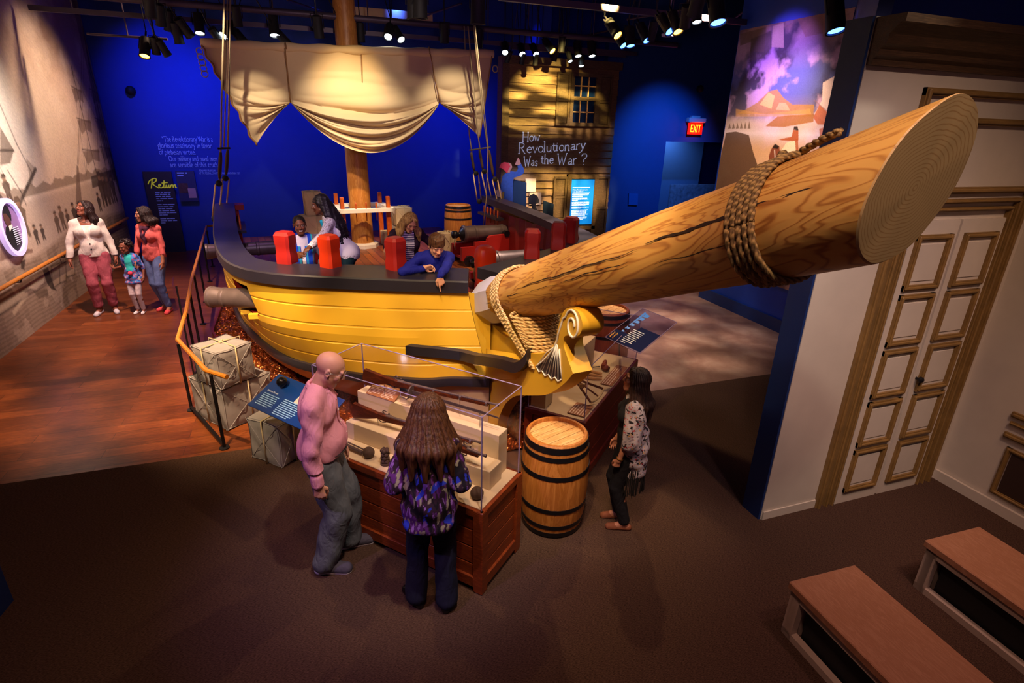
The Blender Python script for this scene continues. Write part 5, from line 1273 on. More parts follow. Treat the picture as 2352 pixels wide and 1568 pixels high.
# things standing before the house
def card(name, lab, cat, px, Y, th, matn, grp=None):
    P = [ony(x, y, Y) for x, y in px]; m = MB(); m.prism([(p[0], p[2]) for p in P], th, (0, Y, 0), (1, 0, 0), (0, 0, 1)); return tag(build(m, name, matn, None), lab, cat, grp)
card('posted_notice', 'upper pale printed notice posted on the clapboards', 'notice', [(1207, 410), (1231, 410), (1230, 440), (1208, 440)], HY - .07, .01, mat('notice_paper', '#d8c8a8', .7), 'notices on the clapboards')
card('posted_notice', 'lower pale printed notice behind the bonneted silhouette', 'notice', [(1216, 442), (1243, 442), (1242, 470), (1216, 470)], HY - .07, .01, mat('notice_paper', '#c8b088', .7), 'notices on the clapboards')
card('blue_screen_panel', 'tall dark blue screen between the painted sailor and the silhouette', 'screen', [(1179, 412), (1209, 419), (1206, 618), (1176, 618)], 12.3, .04, mat('dark_teal_panel', '#0a2c46', .5))
card('blue_screen_panel', 'lower dark blue screen right of the bonneted silhouette', 'screen', [(1248, 460), (1271, 468), (1266, 615), (1243, 615)], 12.2, .04, mat('dark_teal_panel', '#0a2c46', .5))
card('silhouette_figure', 'black cut out silhouette of a person in a bonnet', 'cut out figure', [(1212, 614), (1213, 505), (1217, 488), (1222, 477), (1222, 470), (1214, 468), (1214, 457), (1218, 448), (1226, 445), (1234, 450), (1238, 460), (1237, 466), (1230, 468), (1231, 476), (1235, 486), (1236, 500), (1234, 614)], 12.35, .03, 'matte_black')
t = thing('sailor_cutout', 'flat cut out of a sailor in red cap and blue jacket chalking the wall', 'cut out figure', tuple(ony(1165, 490, 12.2)))
def cp(name, px, matn, o=0):
    P = [ony(x, y, 12.2 - o) for x, y in px]; m = MB(); m.prism([(p[0], p[2]) for p in P], .02, (0, 12.2 - o, 0), (1, 0, 0), (0, 0, 1)); return build(m, name, matn, t)
cp('trousers', [(1156, 460), (1178, 460), (1180, 520), (1150, 520)], mat('printed_trousers', '#a58fb0', .6))
cp('jacket', [(1160, 398), (1170, 393), (1186, 394), (1190, 388), (1188, 378), (1196, 374), (1203, 388), (1203, 397), (1196, 403), (1180, 408), (1178, 420), (1178, 466), (1156, 464), (1159, 440), (1150, 442), (1150, 425), (1154, 405)], mat('printed_jacket', '#244a8c', .6, var=.3, vs=20), .02)
cp('face', [(1165, 390), (1164, 376), (1168, 373), (1174, 376), (1176, 384), (1172, 390), (1171, 396), (1165, 396)], mat('printed_skin', '#a0705c', .6), .03)
cp('cap', [(1146, 385), (1150, 376), (1158, 372), (1168, 374), (1172, 382), (1168, 388), (1164, 398), (1160, 392), (1152, 386)], mat('printed_red_cap', '#b02830', .6), .045)
cp('hand', [(1184, 374), (1188, 366), (1190, 362), (1193, 366), (1196, 376), (1190, 380), (1183, 378)], mat('printed_skin', '#a0705c', .6), .03)
cp('bag', [(1140, 438), (1148, 430), (1152, 440), (1152, 456), (1142, 458)], mat('printed_bag', '#b0a0c0', .6), .03)

# ------------------------------------------------------------ wall writing, panels, exit sign
BY = 15.89
def wt_(s, x0, y0, x1, y1, m_, parent, size, name='text_line', Y=BY):
    a = ony(x0, y0, Y); b = ony(x1, y1, Y); X = Vector(b - a); text(s, size, parent, name, m_, tuple(a), X, (0, 0, 1), .003, X.length)
t = thing('wall_quotation', 'pale blue five line quotation lettered on the deep blue wall', 'lettering', tuple(ony(430, 350, BY)))
for s, a, b in (('“The Revolutionary War is a', (373, 325), (489, 324)), ('glorious testimony in favor', (363, 340), (487, 339)), ('of plebeian virtue.', (366, 355), (450, 354)), ('Our military and naval men', (388, 370), (499, 369)), ('are sensible of this truth.”', (391, 384), (507, 383))):
    wt_(s, *a, *b, 'cyan_text', t, .175)
for s, a, b in (('BENJAMIN FRANKLIN', (458, 394), (495, 394)), ('AT THE FEDERAL CONSTITUTIONAL CONVENTION, 1787', (458, 400), (551, 400))):
    wt_(s, *a, *b, 'cyan_text', t, .07)
t = thing('standing_banner', 'tall dark banner headed with a yellow script word, on the blue wall', 'banner', (-3.7, BY - .1, 0))
a = ony(320, 394, BY - .08); b = ony(386, 393, BY - .08); zt_ = a[2]
m = MB(); m.box(((a[0] + b[0]) / 2 + .06, BY - .06, zt_ / 2), (b[0] - a[0], .05, zt_)); build(m, 'board', mat('banner_navy', '#071a38', .5), t)
W_ = b[0] - a[0]; x0 = a[0] + .06
RT = [[(.02, .55), (.10, .75), (.26, .9), (.38, .95), (.45, .88), (.40, .74), (.25, .62), (.20, .60), (.32, .45), (.46, .30), (.50, .30)], [(.26, .92), (.20, .6), (.13, .25)], [(.50, .40), (.58, .45), (.60, .52), (.54, .53), (.50, .42), (.54, .31), (.64, .30), (.70, .36)], [(.80, .80), (.74, .45), (.73, .32), (.78, .30), (.84, .36)], [(.66, .62), (.95, .66)], [(.86, .50), (.84, .36), (.87, .30), (.93, .34), (.98, .50), (.97, .34), (1.0, .30), (1.05, .36)], [(1.06, .50), (1.04, .30), (1.08, .44), (1.14, .50), (1.16, .46)], [(1.20, .50), (1.17, .30), (1.22, .46), (1.28, .50), (1.29, .42), (1.28, .31), (1.34, .32)]]
m = MB(); zr = ony(330, 440, BY)[2]
for st in RT: m.tube([(x0 + .06 + p[0] / 1.36 * W_ * 1.02, BY - .092, zr + p[1] * .33) for p in cr(st, max(6, len(st) * 4)).tolist()], .013, 5)
build(m, 'script_word', mat('yellow_script', '#dcd83a', .5, emit='#dcd83a', estr=.1), t, smooth='all')
m = MB(); 
zz = zr - .02
for rows in (5, 6, 3): lines(m, (x0 + W_ * .30, BY - .09, zz), (1, 0, 0), (0, 0, 1), W_ * .62, rows, .05, .022, rows + 40); zz -= rows * .05 + .04
build(m, 'fine_print', 'cyan_text', t)
t = thing('wall_graphic', 'small dark blue graphic panel with inset pictures right of the banner', 'graphic panel', (-2.9, BY - .1, 1.8))
a = ony(402, 393, BY - .06); b = ony(457, 462, BY - .06); cx = (a[0] + b[0]) / 2; cz = (a[2] + b[2]) / 2; w_, h_ = b[0] - a[0], a[2] - b[2]
m = MB(); m.box((cx, BY - .04, cz), (w_, .05, h_)); build(m, 'board', mat('graphic_blue', '#0c2c66', .5), t)
m = MB(); m.box((cx - w_ * .2, BY - .068, cz - h_ * .05), (w_ * .5, .004, h_ * .32)); build(m, 'picture', mat('inset_picture', '#5a3a44', .5, var=.5, vs=20), t)
m = MB(); m.box((cx + w_ * .22, BY - .072, cz - h_ * .22), (w_ * .42, .004, h_ * .32)); build(m, 'caption_card', mat('inset_card', '#b89aa0', .5), t)
m = MB(); lines(m, (cx - w_ * .42, BY - .068, cz + h_ * .42), (1, 0, 0), (0, 0, 1), w_ * .6, 2, .06, .03, 60); build(m, 'fine_print', 'cyan_text', t)
# exit sign
t = thing('exit_sign', 'lit red exit sign over the dark doorway', 'exit sign', tuple(ony(1597, 300, EY - .1)))
a = ony(1583, 282, EY - .12); b = ony(1612, 309, EY - .12); cx = (a[0] + b[0]) / 2; cz = (a[2] + b[2]) / 2; w_, h_ = b[0] - a[0], a[2] - b[2]
m = MB(); m.box((cx, EY - .1, cz + h_ * .5 + .07), (w_ * 1.2, .16, .12), bev=.02); m.box((cx, EY - .04, cz + h_ * .5 + .15), (w_ * .6, .08, .05)); build(m, 'housing', mat('sign_housing', '#a8a0b8', .5), t)
m = MB(); m.box((cx, EY - .1, cz), (w_, .02, h_)); build(m, 'red_face', mat('lit_red_face', '#d01808', .4, emit='#ff1400', estr=.55), t)
text('EXIT', h_ * .95, t, 'lettering', mat('lit_exit_letters', '#ffb020', .4, emit='#ffa818', estr=1.2), (cx - w_ * .36, EY - .115, cz - h_ * .30), (1, 0, 0), (0, 0, 1), .004, w_ * .74)
ld = bpy.data.lights.new('exit_glow', 'POINT'); ld.color = (1, .05, .02); ld.energy = 3.0; ld.shadow_soft_size = .06; lo = bpy.data.objects.new('exit_glow', ld); COL.objects.link(lo); lo.location = (cx + .05, EY - .2, cz - .05)
# small wall plate and fittings
card('wall_plate', 'small blue plate on the blue wall left of the doorway', 'plate', [(1444, 444), (1465, 445), (1464, 471), (1443, 470)], EY - .02, .03, mat('plate_blue', '#1c57a0', .4))
for px_, lab in (((1608, 204), 'small dark round camera above the exit sign'),): 
    c = ony(*px_, EY - .05); m = MB(); m.sphere(c, .09, 16, 10); tag(build(m, 'dome_camera', 'matte_black', None, smooth='all'), lab, 'camera')
c = ony(300, 208, 15.85); m = MB(); m.sphere(c, .10, 16, 10); tag(build(m, 'dome_camera', 'matte_black', None, smooth='all'), 'small dark round camera high on the deep blue wall', 'camera')
c = onx(1775, 643, 7.33); m = MB(); m.box(tuple(c), (.01, .16, .12)); tag(build(m, 'pink_card', mat('pink_card', '#b878a8', .5), None), 'small pink card on the blue wall under the bowsprit', 'card')
# relief seen through the doorway
c0 = ony(1545, 425, EY + 1.4); c1_ = ony(1645, 520, EY + 1.4)
m = MB(); m.box(((c0[0] + c1_[0]) / 2, EY + 1.5, (c0[2] + c1_[2]) / 2 - .3), (c1_[0] - c0[0], .06, c0[2] - c1_[2] + .6)); tag(build(m, 'doorway_picture', mat('pale_battle_print', '#5c6f92', .6, var=.6, vs=9), None), 'pale blue grey printed picture seen through the dark doorway', 'picture')

# ------------------------------------------------------------ printed murals (painted into the mesh, no light in them)
def vnoise(h, w, cell, seed):
    r = np.random.default_rng(seed); gy, gx = int(h / cell) + 3, int(w / cell) + 3; g = r.random((gy, gx))
    y = np.arange(h) / cell; x = np.arange(w) / cell; yi = y.astype(int); xi = x.astype(int); fy = y - yi; fx = x - xi
    fy = (fy * fy * (3 - 2 * fy))[:, None]; fx = (fx * fx * (3 - 2 * fx))[None, :]
    a = g[yi][:, xi]; b = g[yi][:, xi + 1]; c = g[yi + 1][:, xi]; d = g[yi + 1][:, xi + 1]
    return (a * (1 - fx) + b * fx) * (1 - fy) + (c * (1 - fx) + d * fx) * fy
def fbm(h, w, cell, seed, o=5):
    s = 0; t = 0; k = 1
    for i in range(o): s = s + k * vnoise(h, w, max(cell / 2 ** i, 1.2), seed + i); t += k; k *= .5
    return s / t
class Paint:
    def __init__(s, h, w, to):   # to: pixel of the photo -> (col,row)
        s.h, s.w, s.to = h, w, to; s.a = np.zeros((h, w, 3)); s.Y, s.X = np.mgrid[0:h, 0:w]
    def mixc(s, m, c): c = np.array(lin(c)[:3]); s.a = s.a * (1 - m[..., None]) + c * m[..., None]
    def poly(s, pts, c, al=1, raw=False, soft=0):
        P = np.array([p if raw else s.to(*p) for p in pts], float)
        x0, x1 = int(max(0, P[:, 0].min() - 3)), int(min(s.w, P[:, 0].max() + 4)); y0, y1 = int(max(0, P[:, 1].min() - 3)), int(min(s.h, P[:, 1].max() + 4))
        if x1 <= x0 or y1 <= y0: return
        X0, Y0_ = s.X[y0:y1, x0:x1] + .01, s.Y[y0:y1, x0:x1] + .013; n = len(P); tot = np.zeros(X0.shape)
        for ox, oy in ((-.3, -.12), (.12, -.3), (.3, .12), (-.12, .3)):
            X, Y = X0 + ox, Y0_ + oy; ins = np.zeros(X.shape, bool)
            for i in range(n):
                a, b = P[i], P[(i + 1) % n]
                if a[1] == b[1]: continue
                ins ^= ((a[1] > Y) != (b[1] > Y)) & (X < (b[0] - a[0]) * (Y - a[1]) / (b[1] - a[1]) + a[0])
            tot += ins / 4.0
        ins = tot
        c = np.array(lin(c)[:3]); m = ins[..., None] * al; s.a[y0:y1, x0:x1] = s.a[y0:y1, x0:x1] * (1 - m) + c * m
    def line(s, p, q, wd, c, al=1, raw=False):
        a = np.array(p if raw else s.to(*p), float); b = np.array(q if raw else s.to(*q), float)
        x0, x1 = int(max(0, min(a[0], b[0]) - wd - 2)), int(min(s.w, max(a[0], b[0]) + wd + 3)); y0, y1 = int(max(0, min(a[1], b[1]) - wd - 2)), int(min(s.h, max(a[1], b[1]) + wd + 3))
        if x1 <= x0 or y1 <= y0: return
        X, Y = s.X[y0:y1, x0:x1], s.Y[y0:y1, x0:x1]; d = b - a; L = max(d @ d, 1e-6); t = np.clip(((X - a[0]) * d[0] + (Y - a[1]) * d[1]) / L, 0, 1)
        D = np.hypot(X - a[0] - t * d[0], Y - a[1] - t * d[1]); m = (np.clip(wd / 2 + .5 - D, 0, 1) * al)[..., None]; c = np.array(lin(c)[:3])
        s.a[y0:y1, x0:x1] = s.a[y0:y1, x0:x1] * (1 - m) + c * m
    def pl(s, pts, wd, c, al=1, raw=False):
        for a, b in zip(pts[:-1], pts[1:]): s.line(a, b, wd, c, al, raw)
def painted_sheet(name, P3, paint, mt, kind=None, label=None, cat=None):
    h, w = paint.h, paint.w; me = bpy.data.meshes.new(name)
    co = P3(paint.X.ravel() / (w - 1), paint.Y.ravel() / (h - 1)).astype(np.float32)
    nq = (h - 1) * (w - 1); i = (np.arange(h - 1)[:, None] * w + np.arange(w - 1)[None, :]).ravel(); q = np.stack([i, i + w, i + w + 1, i + 1], 1).astype(np.int32)
    me.vertices.add(h * w); me.vertices.foreach_set('co', co.ravel()); me.loops.add(nq * 4); me.loops.foreach_set('vertex_index', q.ravel())
    me.polygons.add(nq); me.polygons.foreach_set('loop_start', np.arange(0, nq * 4, 4, dtype=np.int32)); me.update(calc_edges=True); me.validate()
    at = me.color_attributes.new('Col', 'FLOAT_COLOR', 'POINT'); c = np.ones((h * w, 4), np.float32); c[:, :3] = np.clip(paint.a.reshape(-1, 3), 0, 1); at.data.foreach_set('color', c.ravel())
    me.materials.append(mt); o = bpy.data.objects.new(name, me); COL.objects.link(o); return tag(o, label, cat, None, kind)
def attr_mat(name, rough=.7, bump=None, sheen=0, spec=.3):
    N = NT(name); a = N.n('Attribute', attribute_name='Col'); N.l(a.outputs['Color'], N.b.inputs['Base Color'])
    N.b.inputs['Roughness'].default_value = rough; N.b.inputs['Specular IOR Level'].default_value = spec
    if bump: N.bump(N.noise(N.coord(bump[0]), bump[1], 3), bump[2], bump[3])
    return N.m
M['print'] = attr_mat('printed_wall_mural', .75)
# left: engraved harbour scene
LX = -4.30; Y0, Y1, Z1 = 4.0, 15.75, 6.2; w, h = 560, 300
def toL(x, y):
    p = onx(x, y, LX); return (p[1] - Y0) / (Y1 - Y0) * (w - 1), (1 - p[2] / Z1) * (h - 1)
A = Paint(h, w, toL)
f = fbm(h, w, 90, 3); g = fbm(h, w, 40, 9); vv = A.Y / h
A.a[:] = lin('#d2bba4')[:3]
A.mixc(np.clip((f - .47) * 5, 0, 1) * np.clip(1.3 - vv * 1.4, 0, 1), '#8f7764'); A.mixc(np.clip((g - .5) * 4, 0, 1) * .55, '#ece2d0')
A.mixc(np.clip(1 - vv * 4.2, 0, 1) * .7, '#6a4c38')
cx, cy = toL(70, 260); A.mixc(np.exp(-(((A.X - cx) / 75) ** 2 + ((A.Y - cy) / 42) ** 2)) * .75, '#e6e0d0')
zh = 1 - 1.95 / Z1
hor = lambda y: None
water = np.clip((A.Y / h - zh) * 60, 0, 1); A.mixc(water * .8, '#b5a08c')
zs = 1 - 1.18 / Z1; quay = np.clip((A.Y / h - zs - .012 * np.sin(A.X / 40)) * 60, 0, 1); A.mixc(quay, '#8e7a66')
hat = (np.sin(A.Y * 2.1 + 2 * np.sin(A.X * .09)) > .1) * quay; A.mixc(hat * .35, '#4f3d2e'); A.mixc(quay * (fbm(h, w, 14, 4) > .55) * .35, '#b9a48c')
def raw(y, z): return (y - Y0) / (Y1 - Y0) * (w - 1), (1 - z / Z1) * (h - 1)
# far shore
R_ = random.Random(5)
sh = [raw(4 + i * .12, 1.95 + .05 + .08 * abs(math.sin(i * .7)) + R_.random() * .05) for i in range(99)]; A.poly(sh + [raw(15.8, 1.93), raw(4, 1.93)], '#85725e', .8, True)
ink = '#332820'
def ship_(y, z, s, n=2):
    A.poly([raw(y - 1.1 * s, z), raw(y - 1.0 * s, z + .25 * s), raw(y + 1.0 * s, z + .3 * s), raw(y + 1.2 * s, z + .02)], ink, .8, True)
    for k in range(n):
        m_ = y - .6 * s + 1.2 * s * k / max(1, n - 1); A.line(raw(m_, z), raw(m_, z + 2.6 * s), 1.6, ink, .8, True)
        for j in range(3):
            zz = z + (.8 + .65 * j) * s; hw = (.55 - .12 * j) * s; A.line(raw(m_ - hw, zz + .05 * s), raw(m_ + hw, zz - .05 * s), 1.3, ink, .7, True); A.poly([raw(m_ - hw, zz), raw(m_ + hw, zz), raw(m_ + hw * .8, zz - .28 * s), raw(m_, zz - .2 * s), raw(m_ - hw * .8, zz - .3 * s)], '#75604c', .7, True)
        A.line(raw(m_, z + 2.5 * s), raw(y - 1.3 * s, z + .3 * s), .9, ink, .5, True); A.line(raw(m_, z + 2.5 * s), raw(y + 1.3 * s, z + .3 * s), .9, ink, .5, True)
ship_(9.1, 1.75, 1.15, 3); ship_(15.0, 1.75, .9, 2); ship_(6.2, 1.7, 1.3, 3)
A.pl([(0, 240), (38, 330), (75, 400)], 1.6, ink, .6); A.poly([(0, 290), (32, 345), (24, 375), (0, 380)], '#5c4c3e', .8); A.poly([(60, 362), (82, 388), (72, 430), (66, 395)], '#6a5848', .5)
A.pl([(82, 388), (62, 430), (45, 470), (38, 480)], 3.4, ink, .85); A.pl([(18, 392), (48, 440), (60, 470)], 1.4, ink, .7); A.pl([(0, 345), (32, 346)], 1.8, ink, .8)
A.pl([(185, 0), (187, 180), (178, 376)], 1.3, '#5a4636', .7); A.pl([(190, 0), (192, 200), (180, 378)], 1.0, '#5a4636', .6); A.poly([(176, 380), (180, 380), (188, 462), (174, 470)], '#6a5646', .75)
A.pl([(222, 280), (228, 400), (233, 470)], 1.2, '#5a4636', .6)
A.poly([(165, 0), (190, 0), (262, 335), (300, 470), (285, 475), (235, 330), (205, 180)], '#4b3726', .62)
for k in range(6): A.pl([(190 + k * 3, 60 + k * 20), (232 + k * 8, 330), (262 + k * 9, 470)], 1.5, ink, .75)
A.pl([(252, 345), (262, 380), (275, 440), (290, 465)], 4, ink, .8)
def man_(y, z, s, c=ink):
    s = s * .56; wd = 2.0
    A.poly([raw(y + wd * a * s, z + b * s) for a, b in ((-.12, 0), (-.13, .55), (-.18, .95), (-.05, 1.08), (.08, 1.08), (.2, .9), (.12, .5), (.16, 0), (.06, 0), (.0, .4), (-.05, 0))], c, .9, True)
    A.poly([raw(y + wd * a * s, z + b * s) for a, b in ((-.07, 1.05), (-.08, 1.25), (.08, 1.25), (.07, 1.05))], '#8a6a50', .9, True); A.poly([raw(y + wd * a * s, z + b * s) for a, b in ((-.14, 1.22), (-.07, 1.4), (.07, 1.4), (.14, 1.22))], c, .95, True)
for (y, z, s) in ((11.0, 1.18, .42), (11.25, 1.2, .35), (11.9, 1.2, .5), (12.15, 1.22, .55), (12.4, 1.2, .45), (12.75, 1.2, .55), (13.05, 1.2, .5), (13.4, 1.2, .45), (10.7, 1.35, .8), (10.5, 1.9, .55), (14.55, 1.3, .95), (14.75, 1.3, .9), (15.0, 1.3, .85), (15.3, 1.3, .8), (14.2, 1.25, .5), (8.2, 1.1, .7), (7.6, 1.1, .8)): man_(y, z, s, R_.choice([ink, '#4b3a2c', '#5e4c3a']))
A.poly([(0, 560), (20, 568), (75, 572), (75, 580), (0, 600)], '#5a3424', .7)
for px_ in (((245, 540), 9), ((262, 575), 13)):
    c = toL(*px_[0]); 
    for a in range(24): A.line((c[0] + px_[1] * math.cos(a * .2618), c[1] + px_[1] * 1.0 * math.sin(a * .2618)), (c[0] + px_[1] * math.cos(a * .2618 + .27), c[1] + px_[1] * math.sin(a * .2618 + .27)), 1.6, ink, .8, True)
    for a in range(6): A.line(c, (c[0] + px_[1] * math.cos(a * 1.05), c[1] + px_[1] * math.sin(a * 1.05)), 1, ink, .6, True)
for q in ([(118, 612), (136, 605), (138, 650), (122, 662)], [(136, 605), (152, 602), (152, 645), (138, 650)], [(150, 596), (170, 590), (172, 630), (153, 636)]): A.poly(q, '#a08a70', .85); A.pl(q + [q[0]], 1.2, ink, .7)
A.poly([(62, 662), (85, 642), (105, 628), (100, 650), (82, 664)], '#c8b498', .9); A.pl([(0, 712), (55, 676)], 5, '#b5a084', .9); A.pl([(0, 722), (60, 682)], 1.3, ink, .7); A.pl([(32, 718), (62, 676)], 3.2, '#b5a084', .9)
A.poly([(98, 620), (110, 612), (125, 660), (132, 668), (118, 664), (108, 650)], '#33281f', .9); A.poly([(48, 600), (58, 596), (56, 620), (48, 616)], '#33281f', .85)
A.poly([(75, 668), (108, 662), (112, 680), (90, 686)], '#4e3e30', .6)
A.a *= (.90 + .2 * np.random.default_rng(1).random((h, w)))[..., None]
painted_sheet('harbour_mural', lambda u, v: np.stack([np.full_like(u, LX), Y0 + u * (Y1 - Y0), Z1 * (1 - v)], 1), A, M['print'], None, 'tall sepia engraved harbour scene printed across the left wall', 'mural')
# oval lit portrait medallion on it
t = thing('oval_medallion', 'lit oval frame with a dark profile portrait on the harbour mural', 'medallion', tuple(onx(30, 525, LX)))
c = onx(29, 525, LX + .03); ry = .38; rz = .37
c = np.array([LX + .03, 10.16, 1.60]); ry, rz = .36, .42
def oval(m, k0, k1, x0, x1, n=48):
    pts = []
    for kk, xx in ((k0, x0), (k1, x0), (k1, x1), (k0, x1)):
        for i in range(n): a = 2 * PI * i / n; pts.append((c[0] + xx, c[1] + ry * kk * math.cos(a), c[2] + rz * kk * math.sin(a)))
    m.add(pts, [(q * n + i, q * n + (i + 1) % n, ((q + 1) % 4) * n + (i + 1) % n, ((q + 1) % 4) * n + i) for q in range(4) for i in range(n)])
m = MB(); oval(m, .84, 1.0, 0, .06); build(m, 'rim', mat('glowing_lilac_rim', '#cdb8e8', .5, emit='#c8b0f0', estr=.35), t, smooth=40)
m = MB(); n = 48; m.add([(c[0] + .02, c[1] + ry * .86 * math.cos(2 * PI * i / n), c[2] + rz * .86 * math.sin(2 * PI * i / n)) for i in range(n)], [tuple(range(n))]); build(m, 'picture', mat('mauve_picture_ground', '#8a6aa0', .6), t)
def op(pts, name, mm, o): m = MB(); m.add([(c[0] + .02 + o, c[1] + ry * p[0], c[2] + rz * p[1]) for p in pts], [tuple(range(len(pts)))]); build(m, name, mm, t)
op([(-.55, -.66), (-.62, -.2), (-.4, .08), (-.1, .12), (.1, .05), (.4, -.2), (.55, -.65), (0, -.84)], 'coat', 'matte_black', .004)
op([(-.22, .05), (-.30, .12), (-.36, .2), (-.33, .26), (-.42, .32), (-.36, .40), (-.38, .52), (-.25, .68), (0, .72), (.12, .55), (.10, .3), (.08, .05)], 'head', mat('portrait_brown', '#54352a', .6), .006)
op([(-.38, .52), (-.3, .72), (-.05, .80), (.2, .68), (.26, .4), (.15, .2), (.06, .35), (-.1, .5)], 'hair', 'matte_black', .008)
op([(-.2, .08), (-.24, -.12), (.1, .02), (.1, .1)], 'collar', 'white', .010)
m = MB(); lines(m, (c[0] + .035, c[1] - .0, c[2] - .02), (0, 1, 0), (0, 0, 1), .22, 9, .030, .012, 3); build(m, 'fine_print', 'white_text', t)

# right: generic battle scene with smoke, hills and riders
RX = 7.335; ya, yb, za, zb_ = 6.80, 9.12, .75, 4.84; w, h = 240, 420
def toR(x, y):
    p = onx(x, y, RX); return (yb - p[1]) / (yb - ya) * (w - 1), (1 - (p[2] - za) / (zb_ - za)) * (h - 1)
B = Paint(h, w, toR); f = fbm(h, w, 60, 21); g = fbm(h, w, 30, 31); vv = B.Y / h
B.a[:] = lin('#b08c78')[:3]
B.mixc(np.clip(1.2 - abs(vv - .22) * 5, 0, 1), '#5a62a8'); B.mixc(np.clip((f - .48) * 6, 0, 1) * np.clip(1.6 - vv * 3, 0, 1), '#3d3448'); B.mixc(np.clip((g - .52) * 7, 0, 1) * np.clip(1.5 - abs(vv - .27) * 5, 0, 1) * .8, '#c9a6d8')
for q, c_, al in (([(1700, 78), (1760, 62), (1755, 120), (1722, 118), (1728, 95), (1700, 105)], '#6b5a50', .8), ([(1775, 60), (1800, 52), (1800, 110), (1772, 108)], '#a8948a', .8), ([(1725, 90), (1772, 70), (1772, 110), (1750, 135), (1722, 140)], '#4b4240', .7), ([(1830, 40), (1900, 25), (1895, 75), (1850, 85)], '#7b5a52', .6), ([(1890, 30), (1945, 15), (1940, 80), (1890, 85)], '#9a7464', .7)): B.poly(q, c_, al)
B.mixc(np.clip(1 - abs(vv - .405) * 14, 0, 1) * .8, '#e8dcec')
B.poly([(1690, 262), (1712, 252), (1740, 235), (1765, 210), (1785, 205), (1800, 225), (1820, 240), (1870, 240), (1868, 262)], '#a87e4e', .9); B.poly([(1745, 240), (1765, 212), (1780, 220), (1772, 250)], '#e0b878', .8); B.poly([(1782, 252), (1790, 236), (1805, 236), (1815, 254)], '#c8a47c', .9); B.poly([(1690, 250), (1760, 262), (1860, 250), (1865, 268), (1690, 268)], '#c89a5c', .6)
zc = toR(1760, 280)[1] / h; B.mixc(np.clip(1 - abs(vv - zc - .01) * 28, 0, 1) * .8, '#cdb8b4')
B.poly([(1758, 290), (1785, 268), (1815, 265), (1870, 262), (1868, 280), (1800, 292)], '#a06a30', .9); B.mixc(np.clip((vv - zc - .05) * 14, 0, 1) * .9, '#d8b08c'); B.mixc(np.clip((vv - zc - .05) * 6, 0, 1) * np.clip((f - .45) * 6, 0, 1) * .6, '#f0d8b8')
for k in range(6): B.poly([(1672 + k * 9, 296), (1676 + k * 9, 283 - k), (1679 + k * 9, 295)], '#6b5648', .8)
B.poly([(1668, 305), (1690, 302), (1720, 310), (1730, 350), (1740, 380), (1770, 430), (1640, 470), (1650, 380)], '#4e3526', .9); B.mixc(np.clip((vv - .62) * 6, 0, 1) * np.clip((g - .48) * 8, 0, 1) * .7, '#3a2a24'); B.mixc(np.clip((vv - .60) * 6, 0, 1) * np.clip((f - .56) * 12, 0, 1) * .8, '#c07a34')
# sail at the right
B.poly([(1890, 190), (1925, 170), (1905, 290), (1870, 262), (1888, 230)], '#e4cfd4', .9); B.poly([(1882, 240), (1905, 262), (1903, 286), (1878, 286), (1868, 270)], '#b4603a', .9); B.poly([(1882, 296), (1900, 290), (1895, 330), (1884, 328)], '#b4603a', .8); B.pl([(1870, 230), (1908, 262)], 1.2, '#8a6470', .7)
# rider and walker
B.poly([(1806, 328), (1822, 322), (1834, 330), (1828, 360), (1800, 380), (1790, 352)], '#ecdcc0', .9); B.poly([(1822, 298), (1834, 300), (1834, 322), (1820, 324), (1795, 322), (1788, 320), (1818, 314)], '#a85428', .95); B.poly([(1822, 298), (1824, 290), (1832, 290), (1834, 300)], '#1e1614', .95); B.poly([(1833, 318), (1834, 345), (1828, 350), (1826, 320)], '#a85428', .9)
B.poly([(1770, 345), (1778, 332), (1790, 336), (1792, 356), (1785, 380), (1768, 385), (1766, 360)], '#7a3a22', .95); B.poly([(1774, 340), (1780, 330), (1790, 336), (1786, 342)], '#1a1412', .95); B.line((1779, 345), (1781, 375), 2, '#e8e0d8', .8)
B.a *= (.92 + .16 * np.random.default_rng(2).random((h, w)))[..., None]
painted_sheet('battle_mural', lambda u, v: np.stack([np.full_like(u, RX), yb - u * (yb - ya), zb_ - v * (zb_ - za)], 1), B, M['print'], None, 'tall colourful battle scene with smoke, hills and a rider on the right wall', 'mural')

# ------------------------------------------------------------ ceiling grid and lamps
M['pipe'] = mat('grey_ceiling_pipe', '#4a3d4c', .5, .3)
def pipe(lab, a, b, z, r=.035, sq=False, g='ceiling rails'):
    A_ = onz(*a, z); B_ = onz(*b, z); y = (A_[1] + B_[1]) / 2; m = MB()
    if y > 12.4: z = CAM_H + (z - CAM_H) * 12.4 / y; A_ = onz(*a, z); B_ = onz(*b, z); y = (A_[1] + B_[1]) / 2
    c_ = Vector(((A_[0] + B_[0]) / 2, y, z)); L = B_[0] - A_[0]
    if sq: m.box(c_, (L, r * 1.6, r * 2))
    else: m.tube([(A_[0], y, z), (B_[0], y, z)], r, 10)
    for x in np.arange(A_[0] + .6, B_[0], 2.4): m.cyl((x, y, z), (x, y, 6.5), .012, n=6)
    return tag(build(m, 'lighting_rail', 'pipe', None, smooth=40), lab, 'lighting rail', g), y
_, yA = pipe('lowest lighting rail, passing just above the sail', (97, 30), (1490, 118), 4.95, .04, True)
_, yB = pipe('second lighting rail above the sail', (185, 0), (1585, 98), 4.95, .055)
_, yC = pipe('short lighting rail at the upper right', (1134, 0), (1775, 51), 4.95, .045, True)
_, yD = pipe('thin far lighting rail near the harbour mural', (205, 80), (381, 88), 4.95, .02)
_, yE = pipe('thin cable tray over the lamps before the house front', (1145, 118), (1480, 120), 4.95, .03, True)
